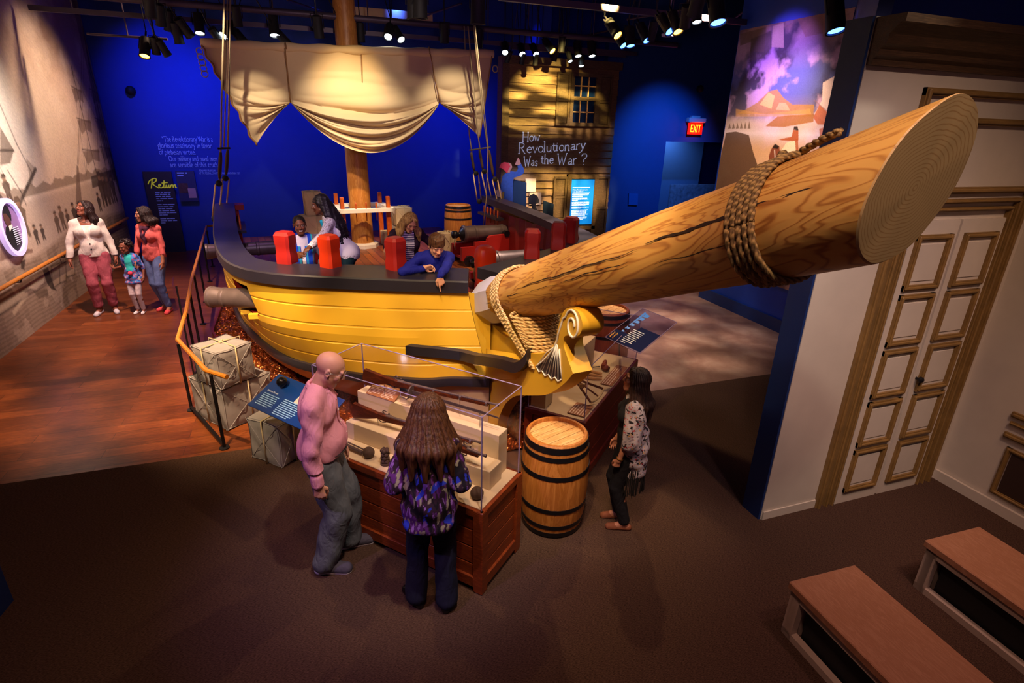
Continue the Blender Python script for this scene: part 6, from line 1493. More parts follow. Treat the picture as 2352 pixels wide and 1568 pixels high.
for a, b, lab in (((1440, 45), (1570, 22), 'diagonal grey strut right of the centre'), ((1335, 84), (1420, 66), 'short diagonal strut over the blue lamps'), ((1690, 40), (1745, 0), 'bright diagonal strut near the battle mural'), ((960, 42), (1060, 8), 'thin diagonal strut above the pale baffle'), ((660, 0), (745, 28), 'diagonal strut above the left of the sail')):
    A_ = onz(*a, 5.2); B_ = onz(*b, 5.3); m = MB(); m.tube([A_, B_], .02, 8); tag(build(m, 'ceiling_strut', 'pipe', None, smooth=40), lab, 'strut', 'diagonal ceiling struts')
m = MB(); a = onz(812, 32, 5.3); b = onz(985, 45, 5.3); m.box(((a[0] + b[0]) / 2, (a[1] + b[1]) / 2, 5.33), (b[0] - a[0], .9, .06)); m.box(((a[0] + b[0]) / 2, (a[1] + b[1]) / 2 - .44, 5.28), (b[0] - a[0], .04, .14)); tag(build(m, 'ceiling_baffle', mat('cream_baffle', '#c9ad7a', .6), None), 'flat cream baffle hanging at the top centre', 'baffle')
lampn = [0]
def mk_lamp(lens):
    r = thing('spotlight', None, None); 
    m = MB(); m.lathe((0, 0, 0), (0, 0, -1), [(-.16, .03), (-.15, .062), (.10, .066), (.115, .072), (.115, .060), (.10, .056)], 18); build(m, 'housing', 'matte_black', r, False, 40)
    m = MB(); m.lathe((0, 0, -.10), (0, 0, -1), [(0, .056), (.002, .056)], 18); build(m, 'lens', lens, r, False)
    m = MB(); m.tube([(.075, 0, 0), (.08, 0, .17), (-.08, 0, .17), (-.075, 0, 0)], .007, 6); m.cyl((0, 0, .17), (0, 0, .26), .012); build(m, 'yoke', 'black', r, False, 40); return r
proto = {}
def lamp(px, py, kind, az, tilt, lab, z=4.72, sc=1.0, grp='ceiling spotlights'):
    if kind != 'n': tilt = -max(.35, min(.8, abs(tilt))); az = -az * .35; sc *= 1.15
    p = onz(px, py, z)
    if p[1] > 12.2: z = CAM_H + (z - CAM_H) * 12.2 / p[1]; p = onz(px, py, z)
    mm = Matrix.Translation(tuple(p)) @ Matrix.Rotation(az, 4, 'Z') @ Matrix.Rotation(tilt, 4, 'X') @ Matrix.Diagonal((sc, sc, sc, 1))
    if kind not in proto:
        proto[kind] = mk_lamp({'n': 'steel', 'w': 'lens', 'y': 'lens_y', 'b': 'lens_b'}[kind]); r = proto[kind]; r.matrix_basis = mm
    else: r = dup(proto[kind], mm)
    r['label'] = lab; r['category'] = 'spotlight'; r['group'] = grp
    m = MB(); up = mm @ Vector((0, 0, .25)); m.cyl(tuple(up), (up.x, up.y, 6.5), .009, n=6); build(m, 'drop_rod', 'black', r)
for px, py, k, az, ti, sc, lab in (
    (333, 112, 'y', .6, .5, 1.1, 'spotlight with an amber lens nearest the harbour mural'), (357, 108, 'n', .3, .3, 1.0, 'dark spotlight just right of the amber one'), (376, 112, 'n', -.6, .6, 1.0, 'leaning dark spotlight second right of the amber one'),
    (345, 15, 'n', .4, .4, 1.2, 'uppermost of the dark lamps clustered at the upper left'), (368, 38, 'n', .3, .4, 1.2, 'middle of the dark lamps clustered at the upper left'), (388, 50, 'n', .5, .4, 1.2, 'lowest ribbed lamp of the upper left cluster'), (408, 80, 'n', -.2, .2, 1.2, 'dark lamp hanging under the upper left cluster'), (425, 66, 'n', -.7, .7, 1.2, 'tilted dark lamp right of the upper left cluster'),
    (457, 58, 'w', 0, .1, 1.1, 'lit lamp between the upper left cluster and the sail corner'), (522, 70, 'w', 2.2, .9, 1.1, 'bright lamp left of the sail corner lamp'), (556, 92, 'w', -2.4, .8, 1.1, 'bright lamp hanging at the left head of the sail'), (500, 86, 'n', -.8, .7, 1.1, 'dark lamp just above the left corner of the sail'), (545, 42, 'n', .1, .1, 1.1, 'small lamp hung above the bright pair'),
    (629, 62, 'w', 0, .05, 1.2, 'upright lamp with a thin glowing rim over the left of the sail'), (655, 94, 'n', -.9, .9, 1.2, 'tilted dark lamp touching the sail head, left of centre'), (731, 65, 'n', -.2, .3, 1.3, 'dark cylinder lamp left of the mast'), (812, 95, 'n', -.9, .9, 1.2, 'tilted dark lamp in front of the mast'), (828, 78, 'n', 0, .05, 1.2, 'upright dark lamp right of the mast'),
    (893, 74, 'w', .9, 1.0, 1.0, 'small bright lamp between the mast and the baffle'), (915, 80, 'w', -1.2, 1.0, 1.0, 'small bright edged lamp right of the baffle lamp'), (951, 12, 'n', 0, .05, 1.5, 'upright dark lamp hanging before the cream baffle'), (965, 10, 'n', .1, .05, 1.5, 'dark lamp at the right end of the cream baffle'),
    (1021, 80, 'n', 0, .05, 1.2, 'left of two upright dark cylinders over the right of the sail'), (1100, 92, 'n', 0, .05, 1.2, 'right of two upright dark cylinders over the right of the sail'), (1098, 22, 'n', 0, .05, 1.6, 'large upright cylinder above the sail head'),
    (1160, 112, 'w', .8, .9, .9, 'left of three small bright lamps before the house'), (1198, 116, 'w', .3, .8, .9, 'middle of three small bright lamps before the house'), (1228, 116, 'w', -.2, .8, .9, 'right of three small bright lamps before the house'), (1168, 132, 'n', .4, .5, .8, 'dark lamp hanging lower before the house, left'), (1200, 136, 'n', .1, .4, .8, 'dark lamp hanging lower before the house, middle'), (1230, 138, 'n', -.1, .4, .8, 'dark lamp hanging lower before the house, right'),
    (1262, 107, 'y', -1.4, 1.0, 1.0, 'amber lamp before the house roof line'), (1290, 105, 'n', .1, .1, 1.0, 'dark upright lamp right of the amber lamp'), (1327, 115, 'w', 0, .3, 1.0, 'round bright lamp right of centre, left of a pair'), (1359, 115, 'w', 0, .3, 1.0, 'round bright lamp right of centre, right of a pair'), (1308, 132, 'w', -.5, .5, .7, 'tiny lit lamp below the bright pair, left'), (1334, 141, 'w', 0, .3, .8, 'tiny lit lamp below the bright pair, right'), (1275, 128, 'n', .2, .4, .9, 'dark lamp hanging above the house window'),
    (1425, 94, 'b', -.9, .8, 1.0, 'blue lamp leaning left of the round blue one'), (1447, 88, 'b', 0, .35, 1.1, 'round blue lamp in the middle of the right cluster'), (1480, 78, 'b', -.7, .7, 1.1, 'blue edged lamp left of the round white disc'), (1498, 76, 'n', 0, .2, 1.1, 'dark lamp above the round white disc'), (1410, 68, 'y', -1.0, .9, 1.1, 'amber edged lamp above the blue lamps'), (1530, 58, 'b', -.7, .8, 1.1, 'blue edged lamp above right of the white disc'), (1552, 55, 'y', -.4, .6, 1.1, 'warm edged lamp above right of the white disc'), (1575, 40, 'n', -.6, .7, 1.2, 'dark lamp at the end of the right cluster'),
    (1646, 20, 'b', 0, .4, 1.5, 'round blue white lamp at the upper right'), (1600, 32, 'w', .2, .2, .9, 'small lit lamp near the round blue white lamp'), (1602, 5, 'n', -.4, .6, 1.4, 'dark lamp cut by the top edge at the upper right')):
    lamp(px, py, k, az, ti, lab, 4.72, sc)
lamp(1918, 36, 'b', 0, .12, 'large black cylinder lamp hanging before the battle mural', 4.35, 1.25)
p = onz(1533, 84, 4.75); m = MB(); m.lathe(tuple(p), (0, 0, 1), [(0, .10), (.04, .11), (.05, .05), (.09, .05), (.1, .01), (6.5 - p[2], .01)], 24); tag(build(m, 'ceiling_disc', mat('pale_disc', '#a89ca8', .5), None, smooth=40), 'round pale disc fitting among the blue lamps', 'ceiling fitting')

# ------------------------------------------------------------ people: bodies and clothes as smooth blended surfaces
def v3(*a): return np.array(a, float)
def rotm(axis, deg):
    return np.array(Matrix.Rotation(math.radians(deg), 3, axis))
class SD:
    def __init__(s): s.p = []
    def rc(s, a, b, r1, r2=None, k=.02, neg=False):
        a = np.asarray(a, float); b = np.asarray(b, float); r2 = r1 if r2 is None else r2; s.p.append(('c', a, b, r1, r2, k, neg)); return s
    def el(s, c, r, R=None, k=.02, neg=False):
        s.p.append(('e', np.asarray(c, float), np.asarray(r, float), np.eye(3) if R is None else np.asarray(R, float), 0, k, neg)); return s
    def chain(s, pts, rs, k=.02):
        for i in range(len(pts) - 1): s.rc(pts[i], pts[i + 1], rs[i], rs[i + 1], k)
        return s
    def add(s, o, infl=0, k=None):
        for q in o.p:
            if q[0] == 'c': s.p.append(('c', q[1], q[2], q[3] + infl, q[4] + infl, q[5] if k is None else k, q[6]))
            else: s.p.append(('e', q[1], q[2] + infl, q[3], 0, q[5] if k is None else k, q[6]))
        return s
    def bbox(s):
        lo = np.full(3, 9e9); hi = -lo
        for q in s.p:
            if q[6]: continue
            if q[0] == 'c': pts = [q[1] - q[3], q[1] + q[3], q[2] - q[4], q[2] + q[4]]
            else: e = np.abs(q[3]) @ q[2]; pts = [q[1] - e, q[1] + e]
            for p in pts: lo = np.minimum(lo, p); hi = np.maximum(hi, p)
        return lo - .03, hi + .03
    def ev(s, P, margin=.12):
        d = np.full(len(P), 1.0)
        for q in s.p:
            if q[0] == 'c':
                a, b, r1, r2, k, neg = q[1:]; lo = np.minimum(a, b) - max(r1, r2) - margin; hi = np.maximum(a, b) + max(r1, r2) + margin
            else:
                a, r, R, _, k, neg = q[1:]; e = np.abs(R) @ r; lo = a - e - margin; hi = a + e + margin
            m = ((P >= lo) & (P <= hi)).all(1)
            if not m.any(): continue
            X = P[m]
            if q[0] == 'c':
                ab = b - a; L = max(ab @ ab, 1e-9); t = np.clip(((X - a) @ ab) / L, 0, 1); x = np.linalg.norm(X - a - t[:, None] * ab, axis=1) - (r1 + (r2 - r1) * t)
            else:
                y = (X - a) @ R; k0 = np.linalg.norm(y / r, axis=1); k1 = np.linalg.norm(y / (r * r), axis=1); x = k0 * (k0 - 1) / np.maximum(k1, 1e-6)
            c = d[m]
            if neg: h = np.clip(.5 - .5 * (c + x) / k, 0, 1); d[m] = c * (1 - h) + (-x) * h + k * h * (1 - h)
            else: h = np.clip(.5 + .5 * (x - c) / k, 0, 1); d[m] = x * (1 - h) + c * h - k * h * (1 - h)
        return d
def polygonize(f, lo, hi, h):
    B = 4; n = np.ceil((hi - lo) / (h * B)).astype(int) + 1; C = h * B
    g = np.stack(np.meshgrid(*[np.arange(k) for k in n], indexing='ij'), -1).reshape(-1, 3)
    dc = f(lo + (g + .5) * C - .5 * h).reshape(n)
    act = np.abs(dc) < C * 1.35 + .012
    D = np.repeat(np.repeat(np.repeat(dc, B, 0), B, 1), B, 2).astype(np.float32)
    ai = np.argwhere(act); off = np.stack(np.meshgrid(*[np.arange(B)] * 3, indexing='ij'), -1).reshape(-1, 3)
    idx = (ai[:, None, :] * B + off[None]).reshape(-1, 3); out = np.empty(len(idx), np.float32)
    for i in range(0, len(idx), 400000): out[i:i + 400000] = f(lo + idx[i:i + 400000] * h)
    D[idx[:, 0], idx[:, 1], idx[:, 2]] = out
    D[[0, -1]] = 1; D[:, [0, -1]] = 1; D[:, :, [0, -1]] = 1
    S = D < 0; a = S[:-1, :-1, :-1]; allc = a.copy(); anyc = a.copy()
    for dx, dy, dz in ((1, 0, 0), (0, 1, 0), (0, 0, 1), (1, 1, 0), (1, 0, 1), (0, 1, 1), (1, 1, 1)):
        q = S[dx:S.shape[0] - 1 + dx, dy:S.shape[1] - 1 + dy, dz:S.shape[2] - 1 + dz]; allc &= q; anyc |= q
    cells = np.argwhere(anyc & ~allc)
    if len(cells) == 0: return np.zeros((0, 3)), np.zeros((0, 4), int)
    idm = np.full(a.shape, -1, np.int64); idm[tuple(cells.T)] = np.arange(len(cells))
    acc = np.zeros((len(cells), 3)); cnt = np.zeros(len(cells))
    co = [(0, 0, 0), (1, 0, 0), (0, 1, 0), (1, 1, 0), (0, 0, 1), (1, 0, 1), (0, 1, 1), (1, 1, 1)]
    cv = [D[cells[:, 0] + c[0], cells[:, 1] + c[1], cells[:, 2] + c[2]] for c in co]
    for i, j in ((0, 1), (2, 3), (4, 5), (6, 7), (0, 2), (1, 3), (4, 6), (5, 7), (0, 4), (1, 5), (2, 6), (3, 7)):
        A_, B_ = cv[i], cv[j]; m = (A_ < 0) != (B_ < 0); t = np.where(m, A_ / np.where(A_ == B_, 1, A_ - B_), 0)
        p = np.array(co[i]) + t[:, None] * (np.array(co[j]) - np.array(co[i])); acc += p * m[:, None]; cnt += m
    V = lo + (cells + acc / cnt[:, None]) * h
    F = []
    for ax in range(3):
        sl = [slice(1, -1)] * 3; sl[ax] = slice(0, -1); sl2 = list(sl); sl2[ax] = slice(1, None)
        s0 = S[tuple(sl)]; s1 = S[tuple(sl2)]; e = np.argwhere(s0 != s1); 
        if len(e) == 0: continue
        flip = s0[tuple(e.T)]; e = e + np.array([0 if k == ax else 1 for k in range(3)])
        u, w = [k for k in range(3) if k != ax]; du = np.eye(3, dtype=int)[u]; dw = np.eye(3, dtype=int)[w]
        q = np.stack([idm[tuple((e - du - dw).T)], idm[tuple((e - dw).T)], idm[tuple(e.T)], idm[tuple((e - du).T)]], 1)
        if ax == 1: flip = ~flip
        q[~flip] = q[~flip][:, ::-1]; q = q[(q >= 0).all(1)]; F.append(q)
    return V, np.concatenate(F)
def sdmesh(name, sd, h, mt, parent, disp=None, clip=None, colfn=None, label=None):
    lo, hi = sd.bbox()
    def f(P):
        d = sd.ev(P)
        if disp is not None: d = d + disp(P)
        if clip is not None: d = np.maximum(d, clip(P))
        return d
    V, F = polygonize(f, lo, hi, h); me = bpy.data.meshes.new(name); n = len(V)
    me.vertices.add(n); me.vertices.foreach_set('co', V.astype(np.float32).ravel()); me.loops.add(len(F) * 4); me.loops.foreach_set('vertex_index', F.astype(np.int32).ravel())
    me.polygons.add(len(F)); me.polygons.foreach_set('loop_start', np.arange(0, len(F) * 4, 4, dtype=np.int32)); me.polygons.foreach_set('use_smooth', np.ones(len(F), bool)); me.update(calc_edges=True); me.validate()
    if colfn is not None:
        at = me.color_attributes.new('Col', 'FLOAT_COLOR', 'POINT'); c = np.ones((n, 4), np.float32); c[:, :3] = colfn(V); at.data.foreach_set('color', c.ravel())
    me.materials.append(M[mt] if isinstance(mt, str) else mt); o = bpy.data.objects.new(name, me); COL.objects.link(o); o.parent = parent
    if label: o['label'] = label
    return o
M['skin'] = attr_mat('painted_skin', .5, ((1, 1, 1), 90, .08, .002), spec=.35)
M['cloth_attr'] = attr_mat('printed_fabric', .8, ((1, 1, 1), 60, .2, .003), spec=.2)
def clothm(name, c, rough=.8, var=.12):
    N = NT(name); N.b.inputs['Roughness'].default_value = rough; N.b.inputs['Specular IOR Level'].default_value = .25
    v = N.coord(); N.l(N.mix(1.0, lin(c), N.ramp(N.noise(v, 9, 4), (.3, 1 - var), (.7, 1.0)), 'MULTIPLY'), N.b.inputs['Base Color'])
    N.bump(N.noise(N.coord((1.6, 1.6, .8)), 9, 2, .45, 1.6), .5, .022); return N.m
def hairm(name, c1, c2, sc=(70, 70, 5)):
    N = NT(name); n = N.noise(N.coord(sc), 1, 3, .6); N.l(N.ramp(n, (.3, c1), (.7, c2)), N.b.inputs['Base Color']); N.b.inputs['Roughness'].default_value = .5; N.b.inputs['Specular IOR Level'].default_value = .3; N.bump(n, .7, .008); return N.m
def L3(c): return np.array(lin(c)[:3])
class Fig:
    def __init__(s, name, label, base, face, H, pose, skin, female=False, child=0, belly=0, group=None):
        # face: world heading in degrees; pose in metres for a 1.70 m body, facing +Y, right hand +X
        s.s = k = H / 1.70; s.base = base; s.rz = math.radians(face - 90); s.skin = skin; s.fem = female; s.h = pose.get('h', .006)
        s.root = thing(name, label, 'person', base, s.rz, group); s.inv = np.array(FR(s.root).inverted())
        s.pose = pose; G = s.G = {n: SD() for n in ('torso', 'hip', 'armR', 'armL', 'foreR', 'foreL', 'legR', 'legL', 'shinR', 'shinL', 'head', 'neck', 'hands', 'feet')}
        hs = (1 + .32 * child)   # head enlargement for children
        P = pose; pel = v3(*P.get('pel', (0, 0, .93))); Rt = rotm('Z', P.get('twist', 0)) @ rotm('X', -P.get('lean', 0)) @ rotm('Y', P.get('side', 0))
        up, fw, rt = Rt @ v3(0, 0, 1), Rt @ v3(0, 1, 0), Rt @ v3(1, 0, 0); s.up, s.fw, s.rt = up, fw, rt
        Rb = np.stack([rt, fw, up], 1); W = (.150 if female else .182) * (1 - .10 * child); T = .50 * (1 - .04 * child)
        chest = pel + up * .30; neck = pel + up * T; s.pel, s.chest, s.neck = pel, chest, neck
        fat = 1 + belly
        G['hip'].el(pel + v3(0, -.01, 0) , (.160 if female else .150, .108, .115), Rb, .05)
        G['torso'].el(pel + up * .13 + fw * (.015 + .05 * belly), ((.125 if female else .140) * fat, .100 * (fat + belly * .5), .13), Rb, .05).el(chest + up * .02, (.150 if female else .165, .105, .155), Rb, .05).el(pel + up * .42, (.13 if female else .15, .085, .09), Rb, .04)
        if female and child < .3:
            for sx in (-1, 1): G['torso'].el(chest + rt * sx * .075 + fw * .075 + up * .03, (.062, .058, .062), Rb, .03)
        s.sh = {}; s.el_ = {}; s.wr = {}; s.kn = {}; s.an = {}
        for sd_, sx in (('R', 1), ('L', -1)):
            S = neck - up * .055 + rt * sx * W; s.sh[sd_] = S; G['torso'].rc(neck - up * .03 + rt * sx * .04, S, .044 if female else .050, .038 if female else .047, .035)
            w = P.get('wr' + sd_, (sx * .25, .03, .86)); w = s.loc(w[1]) if w[0] == 'w' else v3(*w)
            a, b = .285, .245; d = w - S; D = min(np.linalg.norm(d), a + b - .004); d = d / np.linalg.norm(d); w = S + d * D
            pole = v3(*P.get('pole' + sd_, (sx * .5, -1, -.2))); pole = pole - d * (pole @ d); pole /= np.linalg.norm(pole)
            x = (a * a - b * b + D * D) / (2 * D); y = math.sqrt(max(0, a * a - x * x)); E = S + d * x + pole * y; s.el_[sd_] = E; s.wr[sd_] = w
            th = .86 if female else 1.0; th *= (1 - .12 * child)
            G['arm' + sd_].rc(S, E, .046 * th, .037 * th, .03); G['fore' + sd_].rc(E, w, .041 * th, .026 * th, .02)
            hd = P.get('hd' + sd_); hd = (w - E) if hd is None else v3(*hd); hd = hd / np.linalg.norm(hd)
            pn = v3(*P.get('pn' + sd_, (-sx, 0, 0))); s.hand(sd_, w, hd, pn, sx, P.get('curl' + sd_, (.35, .4, .45, .5)), P.get('thumb' + sd_, .5))
            hipj = pel + v3(sx * .085, 0, -.03); an = v3(*P.get('an' + sd_, (sx * .10, 0, .085))); a, b = .42, .42; d = an - hipj; D = min(np.linalg.norm(d), a + b - .002); d /= np.linalg.norm(d)
            pole = v3(*P.get('kp' + sd_, (0, 1, 0))); pole = pole - d * (pole @ d); pole /= np.linalg.norm(pole); y = math.sqrt(max(0, a * a - D * D / 4)); K = hipj + d * D / 2 + pole * y; s.kn[sd_] = K; s.an[sd_] = an
            G['leg' + sd_].rc(hipj + v3(0, 0, .0), K, .088 if female else .084, .056, .04); G['shin' + sd_].rc(K, K + (an - K) * .35 + v3(0, -.012, 0), .054, .055, .03).rc(K + (an - K) * .35, an, .052, .036, .03)
            fa = math.radians(P.get('ft' + sd_, sx * -8)); fd = v3(-math.sin(fa) * 1.0, math.cos(fa), 0); s.__dict__['fd' + sd_] = fd
            G['feet'].rc(an + v3(0, 0, -.01), an + fd * .10 + v3(0, 0, -.050), .034, .026, .03).rc(an + fd * -.035 + v3(0, 0, -.048), an + fd * .15 + v3(0, 0, -.060), .030, .020, .02)
        hy, hp, ht = P.get('head', (0, 0, 0)); Rh = rotm('Z', hy) @ rotm('X', -hp) @ rotm('Y', ht); s.Rh = Rh
        hc = neck + up * .045 + fw * .02 + Rh @ v3(0, .022, .115 * hs); s.hc = hc; s.hs = hs
        def h(x, y, z): return hc + Rh @ (v3(x, y, z) * hs)
        s.hp = h; HD = G['head']; fm = .92 if female else 1.0
        nr = .046 if female else .056
        G['neck'].rc(neck - up * .03, h(0, -.018, -.06), nr * (1 - .15 * child), nr * .95 * (1 - .15 * child), .025)
        HD.el(h(0, -.014, .030), v3(.074, .092, .082) * hs, Rh, .02).el(h(0, .018, -.036), v3(.058 * fm, .068, .078) * hs, Rh, .02)
        HD.rc(h(-.010, .060, -.092), h(.010, .060, -.092), .021 * hs * fm, None, .02)
        for sx in (-1, 1):
            HD.rc(h(sx * .050, .005, -.055), h(sx * .014, .058, -.092), .018 * hs * fm, .016 * hs * fm, .02); HD.el(h(sx * .034, .064, -.022), v3(.022, .018, .022) * hs, Rh, .015)
            HD.el(h(sx * .078, -.004, -.002), v3(.008, .019, .030) * hs, Rh @ rotm('Z', sx * -18), .006); HD.el(h(sx * .084, .002, .0), v3(.005, .010, .017) * hs, Rh, .004, True)
            HD.el(h(sx * .031, .094, .006), v3(.018, .014, .012) * hs, Rh, .010, True); HD.el(h(sx * .031, .072, .006), v3(.0135, .0135, .0125) * hs, Rh, .002)
        HD.rc(h(-.040, .076, .026), h(.040, .076, .026), .010 * hs, None, .012).rc(h(0, .084, .010), h(0, .101, -.024), .0075 * hs, .0115 * hs, .008)
        for sx in (-1, 1): HD.el(h(sx * .011, .092, -.029), v3(.008, .009, .007) * hs, Rh, .005)
        HD.rc(h(-.019, .080, -.053), h(.019, .080, -.053), .0065 * hs, None, .005).rc(h(-.016, .081, -.062), h(.016, .081, -.062), .0075 * hs, None, .005)
    def loc(s, w): q = s.inv @ np.array([*w, 1.0]); return q[:3] / s.s
    def hand(s, sd_, w, d, pn, sx, curl, thumb):
        n = pn - d * (pn @ d); n /= np.linalg.norm(n); x = np.cross(d, n) ; 
        if (x @ np.cross(d, n)) < 0: x = -x
        x = x * (1 if sx > 0 else -1)      # toward the thumb
        if s.pose.get('flip' + sd_): x = -x
        H = s.G['hands']; Q = lambda a, b, c: w + x * a + d * b + n * c; q = .86 if s.fem else 1.0; q *= s.pose.get('hs', 1.0)
        H.rc(w - d * .008, Q(0, .015, 0), .024 * q, .026 * q, .02)
        for i, (kx, ky, L, r) in enumerate(((.028, .088, .074, .0088), (.0095, .093, .082, .009), (-.0095, .088, .076, .0086), (-.027, .078, .060, .0078))):
            kx, ky, L, r = kx * q, ky * q, L * q, r * q; K = Q(kx, ky, 0); H.rc(Q(kx * .5, .012, 0), K, .0145 * q, .0115 * q, .010)
            c = curl[i]; a = 0; p = K; prev = r * 1.12
            for seg, (f, g) in enumerate(((.45, .75), (.31, 1.0), (.24, .7))):
                a += c * g * 1.35; dn = d * math.cos(a) + n * math.sin(a); e = p + dn * L * f + x * (kx * .06 if seg == 0 else 0); H.rc(p, e, prev, r * (1 - .12 * (seg + 1)), .003); p = e; prev = r * (1 - .12 * (seg + 1))
        t0 = Q(.018 * q, .020 * q, .004); t1 = Q(.046 * q, .050 * q, .010 + .016 * thumb); t2 = Q((.056 - .020 * thumb) * q, .080 * q, .016 + .024 * thumb); t3 = Q((.056 - .034 * thumb) * q, .105 * q, .020 + .028 * thumb)
        H.rc(t0, t1, .016 * q, .0125 * q, .010).rc(t1, t2, .0115 * q, .0098 * q, .003).rc(t2, t3, .0098 * q, .0082 * q, .003)
    def sc(s, sd):   # to real size
        o = SD(); k = s.s
        for q in sd.p:
            if q[0] == 'c': o.p.append(('c', q[1] * k, q[2] * k, q[3] * k, q[4] * k, q[5] * k, q[6]))
            else: o.p.append(('e', q[1] * k, q[2] * k, q[3], 0, q[5] * k, q[6]))
        return o
    def body(s, lips='#8a4a44', brow='#2a1c16', smile=False, beard=None, h=None):
        B = SD(); G = s.G
        for n in ('hip', 'torso', 'legR', 'legL', 'shinR', 'shinL', 'feet', 'armR', 'armL', 'foreR', 'foreL', 'neck', 'head', 'hands'):
            B.add(G[n], -.004 if n in ('hip', 'torso', 'legR', 'legL') else 0)
        k = s.s; hc = s.hc * k; Rh = s.Rh; hs = s.hs * k; sk = L3(s.skin)
        def col(P):
            C = np.tile(sk, (len(P), 1)); q = (P - hc) @ Rh / hs; x, y, z = q.T; near = np.linalg.norm(q, axis=1) < .16
            def put(m, c, a=1.0): m = m & near; C[m] = C[m] * (1 - a) + L3(c) * a
            ck = np.exp(-(((abs(x) - .036) / .018) ** 2 + ((z + .022) / .018) ** 2)) * (y > .04) * near; C[:] = C * (1 - .18 * ck[:, None]) + L3('#c0564a') * (.18 * ck[:, None]) * (sk.mean() * 1.6 + .2)
            put((abs(z + .0565) < .0095) & (abs(x) < .022) & (y > .070), lips); put((abs(z + .0575) < .0016) & (abs(x) < .022) & (y > .070), '#6a2a26', .6)
            if smile: put((abs(z + .057) < .0065 - .10 * abs(x)) & (abs(x) < .020) & (y > .070), '#f0e8e0')
            ex = abs(x) - .031; put((ex ** 2 / .0145 ** 2 + (z - .005) ** 2 / .0056 ** 2 < 1) & (y > .060), '#a89c94'); put((ex ** 2 + (z - .005) ** 2 < .0058 ** 2) & (y > .060), '#2c1a12'); put((ex ** 2 / .017 ** 2 + (z - .0135) ** 2 / .0026 ** 2 < 1) & (y > .058), brow, .8)
            put((abs(ex - .001) < .020) & (abs(z - .0275 + 14 * np.maximum(0, ex) ** 2) < .0040) & (y > .052), brow, .8)
            if beard: put((y > .050) & (z < -.066) & (abs(x) < .030), beard, .65); put((y > .065) & (abs(z + .045) < .006) & (abs(x) < .026), beard, .5)
            return C
        s.b = sdmesh('body', s.sc(B), h or s.h, 'skin', s.root, colfn=col); return s
    def wear(s, name, sd, mt, h=None, fold=.0, freq=1.0, clip=None, colfn=None, parent=None, seed=0, k_=None, label=None):
        k = s.s
        def disp(P):
            q = P / k; a = fold * k
            return a * (np.sin(q[:, 2] * 46 * freq + 5 * np.sin(q[:, 0] * 9 + seed) + 4 * np.sin(q[:, 1] * 11)) * .55 + np.sin(q[:, 0] * 31 * freq + q[:, 2] * 19 + seed * 2 + 3 * np.sin(q[:, 1] * 8)) * .6 + np.sin(q[:, 1] * 37 * freq - q[:, 2] * 23 + seed))
        cl = None if clip is None else (lambda P: clip(P / k) * k)
        cf = None if colfn is None else (lambda P: colfn(P / k))
        return sdmesh(name, s.sc(sd), h or s.h, mt, parent or s.root, disp if fold else None, cl, cf, label)
    # common garments
    def top(s, infl=.014, sleeve=1.0, hem=0.0, arm=.010, extra=None):
        T = SD(); G = s.G; T.add(G['torso'], infl)
        if hem > 0: T.add(G['hip'], infl + .006)
        for sd_ in 'RL':
            E, w, S = s.el_[sd_], s.wr[sd_], s.sh[sd_]; q_ = .84 if s.fem else 1.0; T.rc(S, E, .049 * q_ + arm, .042 * q_ + arm, .03)
            if sleeve > .5: T.rc(E, E + (w - E) * (sleeve - .5) * 2, .042 * q_ + arm, (.030 if sleeve > .9 else .036) * q_ + arm, .015)
        if extra: extra(T)
        return T
    def pants(s, infl=.012, length=1.0, flare=.0, waist=.10, loose=0):
        T = SD(); G = s.G; T.add(G['hip'], infl)
        T.el(s.pel + v3(0, 0, waist * .5), (.142, .10, .09), None, .05)
        for sd_, sx in (('R', 1), ('L', -1)):
            hj = s.pel + v3(sx * .085, 0, -.03); K, an = s.kn[sd_], s.an[sd_]; kr = .058 + infl + loose * .018; T.rc(hj, K, .092 + infl, kr, .02); e = K + (an - K) * length; T.rc(K, e, kr, .045 + infl + flare + loose * .012, .012)
        return T
    def shoe(s, mt, name='shoe', flat=False, sole=None, hgt=0):
        k = s.s
        for sd_ in 'RL':
            an, fd = s.an[sd_], s.__dict__['fd' + sd_]; S = SD(); z0 = an[2] - .085
            toe = v3(an[0], an[1], 0) + fd * .150; heel = v3(an[0], an[1], 0) - fd * .045; midp = v3(an[0], an[1], 0) + fd * .05
            if flat: S.rc(heel + v3(0, 0, z0 + .028), toe + v3(0, 0, z0 + .020), .034, .030, .02); S.rc(midp + fd * .045 + v3(0, 0, z0 + .03), toe + v3(0, 0, z0 + .022), .036, .030, .02)
            else: S.rc(heel + v3(0, 0, z0 + .035), toe + v3(0, 0, z0 + .032), .040, .038, .02).rc(heel + fd * .03 + v3(0, 0, z0 + .075), midp + v3(0, 0, z0 + .06), .038, .036, .03).rc(midp + v3(0, 0, z0 + .055), toe + v3(0, 0, z0 + .035), .036, .034, .03)
            if flat: S.el(midp + fd * -.03 + v3(0, 0, z0 + .075), (.032, .032, .045), None, .012, True)
            zz = z0
            o = s.wear(name, S, mt, clip=lambda P: zz - P[:, 2])
            if sole:
                S2 = SD().rc(heel + v3(0, 0, z0 + .018), midp + v3(0, 0, z0 + .018), .040, .034, .02).rc(midp + v3(0, 0, z0 + .018), toe + v3(0, 0, z0 + .016), .036, .040, .02)
                s.wear('sole', S2, sole, clip=lambda P: np.maximum(zz - P[:, 2], P[:, 2] - zz - .024), parent=o)
def ztop(z): return lambda P: P[:, 2] - z
def zbot(z): return lambda P: z - P[:, 2]
def stripes(P, c1, c2, per, ax=2): return np.where((np.mod(P[:, ax] / per, 1) < .5)[:, None], L3(c1), L3(c2))
